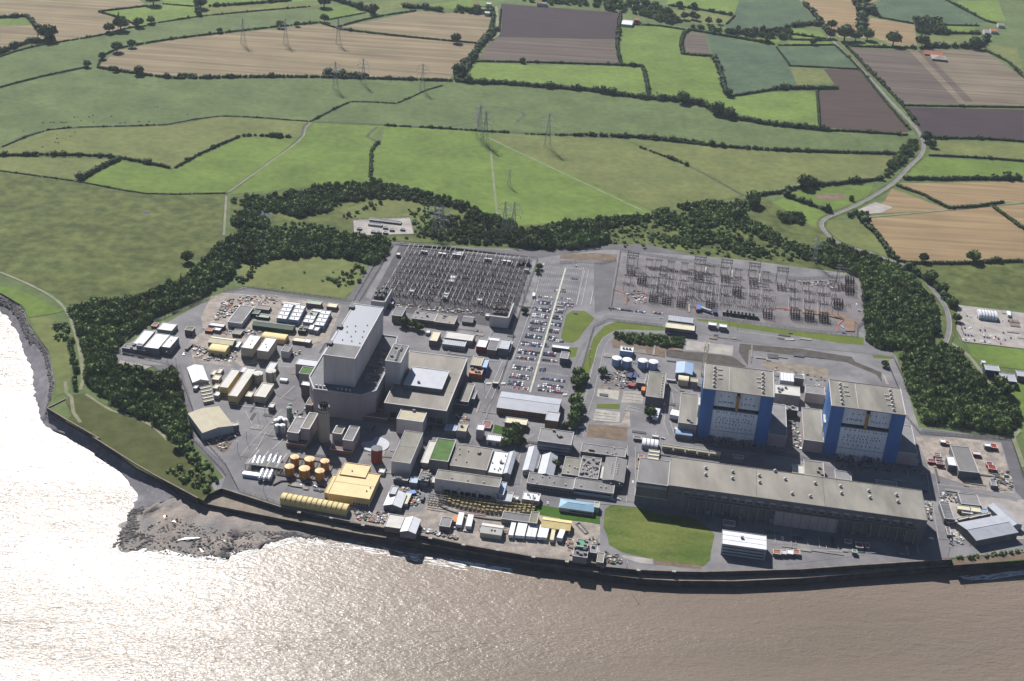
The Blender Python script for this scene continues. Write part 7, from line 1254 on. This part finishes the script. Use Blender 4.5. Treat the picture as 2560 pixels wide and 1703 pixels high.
def row(t, xl, xr, y, place_, n_rows=1, fill=.92, slope=.11, depth=4.9):
    a, b_ = G(t, xl, y), G(t, xr, y+(xr-xl)*slope); Lr = (b_-a).dot(UX); k_ = int(Lr/2.45)
    for j in range(n_rows):
        for i in range(k_):
            if random.random() > fill: continue
            q = a+UX*(i+.5)*2.45+WY*((j-(n_rows-1)/2)*depth+random.uniform(-.25, .25)); CARS.append((q, -GA+(math.pi if random.random() < .5 else 0)+random.uniform(-.03, .03), place_, j, i))
R_ = [(500, (1900, 1945), (1960, 2045), 1, .6), (558, (1745, 1960), (1965, 2080), 1, .6), (610, (1725, 1895), (1930, 2092), 2, .85), (680, (1705, 1880), (1910, 2010), 2, .9), (742, (1685, 1865), (1885, 1992), 2, .95), (806, (1665, 1845), (1870, 1985), 2, .95), (873, (1640, 1820), (1845, 1960), 2, .88), (943, (1615, 1805), (1838, 1935), 2, .93), (1015, (1575, 1790), (1808, 1868), 2, .9), (1095, (1545, 1762), (1790, 1922), 2, .95), (1155, (1530, 1742), (1780, 1945), 1, .9), (1250, (1492, 1700), (1755, 1840), 2, .85), (1333, (1460, 1665), (1765, 2022), 2, .85), (1400, (1445, 1612), (1742, 2010), 2, .8), (1450, (1500, 1670), (1740, 1992), 1, .75)]
for i, (y, l_, r2_, n_, fl) in enumerate(R_):
    fl = min(.98, fl+.06); row('B', l_[0], l_[1], y, 'car park row %s, left of the pale footpath' % ORD[i], n_, fl); row('B', r2_[0], r2_[1], y+(r2_[0]-l_[0])*.09, 'car park row %s, right of the pale footpath' % ORD[i], n_ if i not in (12,) else 1, fl)
row('B', 1850, 2015, 985, 'extra row below the round lawn', 1, .95); row('C', 472, 850, 672, 'the line before the east substation', 1, .9); row('C', 888, 1025, 715, 'the line left of the gatehouse', 1, .95); row('C', 1590, 1900, 740, 'the line inside the east substation', 1, .6)
main = [c_ for c_ in CARS]
stuffcars = main[300:] if len(main) > 330 else []
order = sorted(main, key=lambda q: (q[0].y)); indiv = order[:300]; rest = order[300:]
cnt = {}
for q, rz, pl, j, i in indiv:
    cn = random.choices(names_, wts)[0]; key = (cn, pl, j); cnt[key] = cnt.get(key, 0)+1
    lab = '%s car, %s %s one from the left in %s' % (cn, ORD[min(cnt[key]-1, 29)], cn, pl)
    if j: lab = '%s car, rear file number %s in %s' % (cn, ORD[min(i, 29)], pl)
    lab = ' '.join(lab.split()[:16]); tag(link('parked_car', CARM[cn], None, (q.x, q.y, .3), rz), lab, 'car', 'cars in the car parks')
if rest:
    V, F, MI = [], [], []; keys = list(CM)
    me = bpy.data.meshes.new('parked_cars'); bm = bmesh.new()
    for q, rz, pl, j, i in rest:
        cn = random.choices(names_, wts)[0]; k0 = len(bm.verts); tmp = CARM[cn]
        bm.from_mesh(tmp); bm.verts.ensure_lookup_table(); T = Matrix.Translation((q.x, q.y, .3)) @ Matrix.Rotation(rz, 4, 'Z')
        for v in bm.verts[k0:]: v.co = T @ v.co
        bm.faces.ensure_lookup_table()
        for f in bm.faces[-len(tmp.polygons):]: f.material_index = {0: keys.index(cn), 1: len(keys), 2: len(keys)+1}[f.material_index]
    bm.to_mesh(me); bm.free()
    for k_ in keys: me.materials.append(CM[k_])
    me.materials.append(C['glass']); me.materials.append(C['black']); tag(link('parked_cars', me), 'the more distant parked cars, too many to single out', None, None, 'stuff')
print('CARS', len(main))
random.seed(9)
for i, (t, x, y, lb) in enumerate([('D', x, y, '') for x, y in ((1790, 748), (1825, 755), (1898, 765), (1960, 772), (2045, 785), (2140, 795), (2200, 800), (2240, 802), (1770, 868), (1830, 862), (1812, 875), (1740, 880), (1922, 890), (1968, 893), (2148, 915), (1775, 935), (1805, 940), (1835, 942), (1852, 945), (1955, 940), (1962, 958), (1990, 962), (2025, 955), (2012, 965), (2070, 955), (2058, 970), (2100, 975), (2132, 960), (2135, 975), (2165, 985), (2222, 970), (1780, 985), (1808, 985), (1865, 990), (1925, 998), (1945, 1000), (1965, 1003), (2012, 1015), (2120, 1022), (1755, 985))]):
    cn = random.choices(names_, wts)[0]; p = G(t, x, y); tag(link('parked_car', CARM[cn], None, (p.x, p.y, .35), -GA+random.choice([0, 3.14])), '%s car number %s from the top left in the overflow car park by the wood' % (cn, (ORD+['thirty-%s' % o_ for o_ in ORD])[i]), 'car', 'cars in the car parks')
for t, x, y, cn, rz, lb in (('F', 1838, 1215, 'silver', .1, 'silver car alone on the parking apron behind the lawn'), ('G', 714, 1010, 'white', 0, 'white van-like car on the station road beside the hall wing'), ('I', 1893, 552, 'silver', .3, 'silver car below the small guard hut'), ('I', 1802, 732, 'silver', 0, 'pale car on the lane by the west compound'), ('F', 930, 1460, 'silver', 1.4, 'silver car beside the first white trailer'), ('F', 1035, 1490, 'silver', 1.4, 'silver car below the second white trailer'), ('C', 1055, 918, 'silver', 1.4, 'silver car below the gatehouse'), ('C', 990, 772, 'silver', 1.4, 'silver car arriving left of the gatehouse'), ('B', 2122, 262, 'silver', 1.4, 'silver car at the empty top of the car park'), ('B', 1800, 245, 'white', 0, 'white car at the top left corner of the car park'), ('B', 1150, 895, 'navy', 0, 'dark car on the lane north of the white roofs'), ('M', 1665, 352, 'white', 1.2, 'white car among vans in the south-east yard'), ('M', 1735, 385, 'white', .6, 'white van-like car second in the south-east yard'), ('M', 1715, 425, 'silver', .6, 'silver car third in the south-east yard'), ('M', 1640, 440, 'grey', .7, 'grey car lowest in the south-east yard'), ('M', 1815, 395, 'grey', .6, 'grey car beside the large pale warehouse'), ('M', 1440, 385, 'white', 1.5, 'white car in the shadow right of the turbine hall'), ('L', 570, 195, 'silver', 1.4, 'silver car in the shade at the road junction'), ('L', 510, 200, 'silver', 1.4, 'silver car left of the junction in shade'), ('L', 2180, 580, 'white', 0, 'white car on the bay right of the white office'), ('E', 1385, 1045, 'white', 1.2, 'white car before the ochre tanks'), ('E', 1520, 1050, 'white', 1.2, 'white car right of the one before the ochre tanks'), ('E', 1565, 1095, 'black', .6, 'black car near the yellow tunnel shed'), ('Y', 770, 1068, 'silver', 1.3, 'silver car on the bend below the left reactor'), ('D', 710, 640, 'white', 0, 'white van at the east end of the substation'), ('D', 735, 700, 'silver', 1.3, 'silver van below the white van in the substation'), ('D', 570, 860, 'white', .5, 'white van in the orange-fenced works'), ('D', 585, 918, 'blue', 1.2, 'blue vehicle at the corner of the works'), ('C', 350, 1290, 'white', 0, 'never'),):
    if lb == 'never': continue
    p = G(t, x, y); tag(link('parked_car', CARM[cn], None, (p.x, p.y, .35), rz), lb, 'car')
def lorry(t, x, y, x1, y1, label, cab='white', body='white', h=3.9, w=2.6, ln=None, name='lorry_trailer', cat='trailer', group=None):
    a, b_ = G(t, x, y), G(t, x1, y1); d = b_-a; L_ = ln or d.length; r = thing(name, label, cat, (a.x, a.y, .3), math.atan2(-d.x, d.y), group)
    MB().box(-w/2, 0, 1.1, w/2, L_, h).obj('body', C[body], r); MB().box(-w/2+.2, .3, .7, w/2-.2, L_-.3, 1.08).obj('chassis', C['dsteel'], r)
    for yy in (1.5, L_-1.8, L_-3): 
        for s in (-1, 1): MB().hcyl(yy, s*w/2*.8-.15, s*w/2*.8+.15, .5, .5, 8, 0, 'x').obj('wheel', C['black'], r)
for i, x in enumerate((1452, 1517, 1563, 1625, 1670, 1733, 1781)): lorry('K', x+22, 385+i*4, x+43, 300+i*5, 'white box trailer parked in the seafront line, %s from the left' % ORD[i], group='white box trailers in the seafront line', w=4.2, h=4.2, ln=19)
lorry('K', 965, 285, 985, 205, 'white box trailer right of the orange vehicle', w=5, h=4.4, ln=19); lorry('K', 1060, 300, 1078, 220, 'white box trailer standing alone left of the gabled shed', w=5, h=4.4, ln=18); lorry('K', 1950, 420, 1970, 370, 'short white trailer at the right end of the seafront line', w=5, h=5, ln=13)
lorry('K', 918, 250, 935, 205, 'orange lorry beside the white trailer', body='orange', w=4, h=4, ln=10, name='lorry', cat='lorry'); lorry('K', 1875, 430, 1890, 350, 'cream tanker trailer in the seafront line', body='cream', w=3.4, h=4, ln=17); lorry('F', 435, 1250, 475, 1160, 'pale lorry with cream body beside the open-doored shed', body='cream', w=5, h=4, ln=17, name='lorry', cat='lorry'); lorry('F', 605, 1200, 620, 1150, 'dark van by the intake screens', body='dgrey', w=2.6, h=3, ln=9, name='lorry', cat='lorry'); lorry('F', 455, 1140, 500, 1130, 'blue skip behind the cream lorry', body='blue', w=5, h=3, ln=9, name='skip', cat='skip')
lorry('A', 255, 1090, 310, 1040, 'dark flatbed lorry with white load in the west yard', body='dgrey', w=3, h=2.5, ln=14, name='lorry', cat='lorry'); lorry('U', 1270, 900, 1265, 800, 'blue and white lorry in the east substation', body='blue', w=5, h=4, ln=12, name='lorry', cat='lorry'); lorry('U', 1250, 905, 1235, 850, 'red lorry left of the blue lorry', body='red', w=3.4, h=3.6, ln=9, name='lorry', cat='lorry'); lorry('U', 1495, 945, 1490, 890, 'dark blue lorry right of the silver tank unit', body='navy', w=4.5, h=4, ln=9, name='lorry', cat='lorry'); lorry('U', 1440, 920, 1370, 895, 'long silver tank unit in the east substation', body='silver', w=3.5, h=4, ln=14, name='tank_unit', cat='tank')
lorry('B', 1700, 575, 1703, 530, 'white van at the left edge of the car park', w=3, h=3.4, ln=9, name='van', cat='van'); lorry('D', 2205, 765, 2195, 730, 'white lorry behind the overflow car park tent', w=4, h=3.6, ln=12, name='lorry', cat='lorry')
for i, (x, y) in enumerate(((350, 310), (410, 310))): lorry('Y', x, y+30, x+30, y-10, ('left', 'right')[i]+' of two blue covered skips near the four tanks', body='navy', w=6, h=3, ln=10, name='skip', cat='skip')
lorry('Y', 375, 445, 400, 405, 'red boat-shaped skip in the scrap line', body='red', w=7, h=3, ln=7, name='skip', cat='skip'); lorry('Y', 522, 525, 530, 480, 'orange cherry picker beside the long workshop', body='orange', w=4, h=5, ln=8, name='cherry_picker', cat='crane'); lorry('Y', 540, 470, 545, 440, 'yellow machine beside the long workshop', body='yel', w=3, h=4, ln=6, name='machine', cat='machine')
lorry('Y', 670, 850, 700, 750, 'long white tank trailer beside the single dark tree', body='white', w=5.5, h=5, ln=18); lorry('Y', 900, 840, 930, 770, 'white truck parked on the bend beside the left reactor wing', body='white', w=9, h=6, ln=11, name='lorry', cat='lorry')
# black rail of containers in the east substation
for i in range(9):
    p = G('U', 1640+i*52, 930+i*7); tag(MB().box(-3.2, -3, 0, 3.2, 3, 4.2).box(-3.4, -3.2, 4.2, 3.4, 3.2, 4.35, 1).obj('container', [C['dgreen'], C['dgrey']], None, (p.x, p.y, 0), -GA), 'dark green container in the long east substation row, %s from the left' % ORD[i], 'container', 'dark containers in the east substation')

# ================================================================ LAMPS, FENCES, CLUTTER
lp = thing('street_lamp', '', 'street lamp'); MB().cyl(0, 0, 0, 12, .16, 6).obj('pole', C['steel'], lp); MB().box(-.2, -1.2, 11.8, .2, .6, 12.1).obj('lamp_head', C['offw'], lp); lk = list(lp.children); fl_ = [True]
for i, (t, x, y, lb) in enumerate((('M', 262, 325, 'left in the turbine hall shadow'), ('M', 722, 400, 'middle in the turbine hall shadow'), ('M', 1145, 455, 'right in the turbine hall shadow'), ('L', 1605, 400, 'behind the white office'), ('L', 2072, 460, 'above the office bays'), ('L', 648, 915, 'on the sea wall below the sports field'), ('C', 1735, 905, 'on the verge east of the gatehouse'), ('C', 1655, 850, 'beside the small white huts'), ('C', 1240, 960, 'at the gatehouse entrance'), ('E', 850, 600, 'on the open apron, left'), ('E', 962, 400, 'on the open apron, middle'), ('E', 1030, 360, 'on the open apron, upper'), ('E', 762, 705, 'on the open apron, lowest'), ('E', 1018, 1095, 'before the gas store'), ('I', 1640, 800, 'beside the west compound'), ('I', 1635, 700, 'in the west compound'), ('A', 160, 1240, 'at the west lane junction'), ('G', 1010, 330, 'on the bend below the workshop'), ('G', 1245, 790, 'behind the turbine hall'), ('G', 570, 1120, 'at the station road junction'), ('B', 1215, 1490, 'on the station road'), ('M', 1605, 560, 'at the end of the upper sea wall'), ('D', 1640, 1030, 'at the gate road junction'), ('B', 2250, 1240, 'on the green strip'), ('C', 290, 1160, 'on the curved verge'))):
    p = G(t, x, y); place(lp, lk, fl_, (p.x, p.y, 0), 0, 'tall grey lamp post '+lb, 'lamp posts around the site')
def fence(t_pts, label, h=3.0, sp=6.0):
    P_ = []
    for a, b_ in zip(t_pts, t_pts[1:]):
        k_ = max(1, int((b_-a).length/sp)); P_ += [a.lerp(b_, i/k_) for i in range(k_)]
    P_.append(t_pts[-1]); o_ = P_[0]; r = thing('security_fence', label, 'fence', (o_.x, o_.y, 0)); m_ = MB(); w_ = MB()
    for p in P_: m_.box(p.x-o_.x-.1, p.y-o_.y-.1, 0, p.x-o_.x+.1, p.y-o_.y+.1, h)
    for a, b_ in zip(P_, P_[1:]):
        for z in (.4, 1.1, 1.8, 2.5, 3.0): w_.bar((a.x-o_.x, a.y-o_.y, z), (b_.x-o_.x, b_.y-o_.y, z), .13)
    q = m_.obj('fence_post', C['dsteel'], r); q['kind'] = 'stuff'; q = w_.obj('fence_wire', C['dsteel'], r); q['kind'] = 'stuff'
for s_, lb in (('E 210,0 430,590 640,830 770,1085', 'inner west security fence beside the beige warehouse'), ('E 150,0 330,590 600,870 640,940', 'outer west security fence beside the thicket'), ('I 1060,740 1150,720 1690,830', 'fence in front of the west compound'), ('I 1060,740 1400,460 2100,170', 'fence behind the west compound along the wood'), ('A 620,500 870,468 1870,600', 'fence below the round meadow'), ('A 1950,600 2280,60 B 440,30 1740,190', 'fence around the back of the west substation'), ('A 1890,600 2230,20', 'outer fence left of the west substation'), ('B 1740,190 1500,900 1480,1130', 'fence between west substation and car park'), ('C 490,700 590,110 2352,390 D 740,360 810,780 715,870 715,950 0,870 C 1850,815 1330,745', 'fence around the east substation'), ('F 1340,120 1480,-300', 'fence at the left of the car park'), ('C 130,1530 330,850 470,790 1000,850', 'curved fence around the gatehouse lawn'), ('H 1190,360 1330,530 2220,590 2352,980', 'inner fence of the south-east yard'), ('D 1080,1180 1200,1440 H 1370,430 2110,580 2230,560', 'outer east fence along the wood'), ('D 1020,1230 1110,1440', 'inner east fence by the haul road'), ('E 770,1085 1170,1220', 'fence on the bank before the tunnel shed'), ('O 205,1440 200,1350 550,1335 575,1440', 'fence around the hilltop compound'), ('C 0,230 200,220 400,235 540,200', 'fence behind the car park')):
    fence(PL(s_), lb)
def clutter(name, spec, n_, label, mats, s0=.5, s1=1.8, h=1.7):
    P = PL(spec); xs = [p.x for p in P]; ys = [p.y for p in P]; m_ = MB(); k_ = 0; tries = 0; n_ = int(n_*1.6)
    while k_ < n_ and tries < n_*20:
        tries += 1; x, y = random.uniform(min(xs), max(xs)), random.uniform(min(ys), max(ys))
        if not inpoly(x, y, P) or not inpoly(x, y-5, ground_pts): continue
        k_ += 1; a, b_ = random.uniform(s0, s1), random.uniform(s0, s1)*.7; an = -GA+random.choice([0, 1.57, random.uniform(0, 3)]); c_, s_ = math.cos(an), math.sin(an); z = random.uniform(.3, h)
        q = [(-a, -b_), (a, -b_), (a, b_), (-a, b_)]; q = [(x+u*c_-v*s_, y+u*s_+v*c_) for u, v in q]
        m_.add([(u, v, .1) for u, v in q]+[(u, v, z) for u, v in q], [(4, 5, 6, 7), (0, 1, 5, 4), (1, 2, 6, 5), (2, 3, 7, 6), (3, 0, 4, 7)], random.randrange(len(mats)))
    tag(m_.obj(name, [C[q] for q in mats]), label, None, None, 'stuff')
mx = ['offw', 'grey', 'dgrey', 'bwall', 'dsteel', 'beige', 'steel', 'dsteel', 'grey', 'offw', 'dgreen', 'dgrey', 'white', 'black', 'rust', 'steel']
for spec, n_, lb in (('A 530,780 620,600 720,580 700,640 560,800', 110, 'rows of pipes and steel laid out at the west side of the north yard'), ('A 620,760 740,640 780,650 660,760', 60, 'pale building materials beside the dark weathered shed'), ('A 760,560 1150,545 1150,620 900,650 780,640', 80, 'plant and scrap at the back of the north yard'), ('A 640,850 1000,870 990,930 800,940 650,930', 80, 'pallets and scrap below the green-grey shed'), ('A 300,1020 480,1060 760,1080 760,1180 620,1200 330,1170', 110, 'scaffolding and scrap by the yellow shed'), ('A 430,850 650,840 640,920 430,900', 30, 'small stores beside the white hut'), ('A 1280,1080 1400,1090 1380,1140 1290,1140', 14, 'red drums beside the small square block'),
  ('E 500,560 650,540 740,470 780,520 640,680 600,700', 70, 'scrap heap at the corner of the beige warehouse'), ('E 1080,400 1440,270 1440,330 1260,480 1100,470', 50, 'pipework around the steel vessels'), ('E 1880,1270 2300,1310 2330,1400 2100,1420 1900,1380', 110, 'rubble and pipes behind the sea wall, left'), ('F 590,1450 960,1540 950,1568 600,1510', 90, 'scrap along the sea wall below the dark store'), ('F 400,1060 600,1070 560,1250 490,1240', 70, 'timber and blue bins near the cream lorry'), ('K 1150,250 1450,280 1440,340 1400,400 1160,330', 24, 'loose pallets around the vented shed'), ('F 930,320 1070,380 1060,460 960,440', 40, 'dark and white scrap in the cluttered service yard'), ('F 560,880 700,870 700,950 600,960', 40, 'pipes and tanks around the brown-roofed store'), ('F 620,430 800,400 780,500 660,540', 40, 'shaded pipework right of the square block'),
  ('Y 0,250 450,250 480,470 20,440', 90, 'scrap machinery below the four tanks'), ('H 1510,1110 1760,1130 1700,1230 1550,1200', 50, 'scrap at the top of the south-east yard'), ('H 1990,900 2220,900 2240,1080 2080,1090', 90, 'scrap at the east fence'), ('M 1620,330 1880,300 1890,440 1640,460', 20, 'loose crates between the vans'), ('H 1380,1210 1450,1220 1440,1380 1400,1370', 40, 'steelwork stacked at the turbine hall corner'), ('K 2000,380 2330,380 2352,560 2060,560', 70, 'pipes around the green plant block'), ('L 440,700 600,760 600,860 430,830', 50, 'rubble on the corner of the sea wall'), ('V 400,830 1700,960 1680,1010 420,900', 120, 'small busbar stands along the front of the west substation'), ('U 250,600 540,620 520,820 260,760', 30, 'works material inside the orange barrier'), ('C 2100,1250 2352,1280 D 430,1370 430,1480 C 2110,1560', 60, 'plant between the two blue reactors'), ('Y 1200,1030 2080,1090 2300,1140 2280,1240 1300,1140', 90, 'shaded plant and pipes at the foot of the left blue reactor'), ('H 480,760 1200,850 1400,900 1380,940 520,860', 90, 'shaded plant and pipes at the foot of the right blue reactor'),
  ('Y 2290,760 2352,780 H 180,600 170,690 90,650 60,440', 60, 'pipework between the left reactor and the next wing'), ('Z 990,1100 1200,700 1120,680 960,1000', 40, 'equipment in the slot beside the reactor podium'), ('D 150,410 500,400 480,470 160,450', 40, 'works cabins and heaps at the back of the east substation')):
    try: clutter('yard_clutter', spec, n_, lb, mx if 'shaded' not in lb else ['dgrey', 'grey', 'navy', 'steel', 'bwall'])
    except Exception as e: print('clutter', spec, e)
# broken surf where the water meets the foreshore and the lower wall
m_foam = mat('foam', (0.6, 0.6, 0.58), rough=.8)
random.seed(4); fm = MB()
def foamline(P, n_, spread, s0, s1):
    for i in range(n_):
        k_ = random.randrange(len(P)-1); p = P[k_].lerp(P[k_+1], random.random()); d = (P[k_+1]-P[k_]); d.z = 0; d.normalize(); q = Vector((-d.y, d.x, 0))
        c_ = p-q*random.uniform(-.3, 1)*spread; a, b_ = random.uniform(s0, s1), random.uniform(.2, .7); an = [Vector((math.cos(t_*1.047)*a, math.sin(t_*1.047)*b_*random.uniform(.6, 1.3), 0)) for t_ in range(6)]
        fm.add([(c_.x+d.x*v.x+q.x*v.y, c_.y+d.y*v.x+q.y*v.y, SEA+.06+i*.0002) for v in an], [(0, 1, 2, 3, 4, 5)])
foamline(dens(WATERLINE[:16]), 420, 7, 1.5, 6); foamline(dens(WATERLINE[15:]), 520, 9, 1.5, 6); foamline(dens(PL('M 1750,755 2000,745 2200,715 2352,700', SEA)), 160, 5, 1.5, 5); foamline(dens(PL('K 900,575 1200,640 1500,690', SEA)), 110, 5, 1.5, 5)
tag(fm.obj('surf_foam', m_foam), 'thin broken line of white foam along the shore', None, None, 'stuff')
hz = MB().box(-12000, -12000, -16, 12000, 12000, 705)
m_hz = bpy.data.materials.new('haze'); m_hz.use_nodes = True; n = m_hz.node_tree.nodes; l = m_hz.node_tree.links
n.remove(n['Principled BSDF']); pv = n.new('ShaderNodeVolumePrincipled'); pv.inputs['Density'].default_value = 0.00002; pv.inputs['Color'].default_value = (0.78, 0.86, 1.0, 1); pv.inputs['Anisotropy'].default_value = 0.2
l.new(pv.outputs[0], n['Material Output'].inputs['Volume'])
ho = hz.obj('haze', m_hz); ho['kind'] = 'stuff'; ho['label'] = 'thin blue summer haze over the whole landscape'
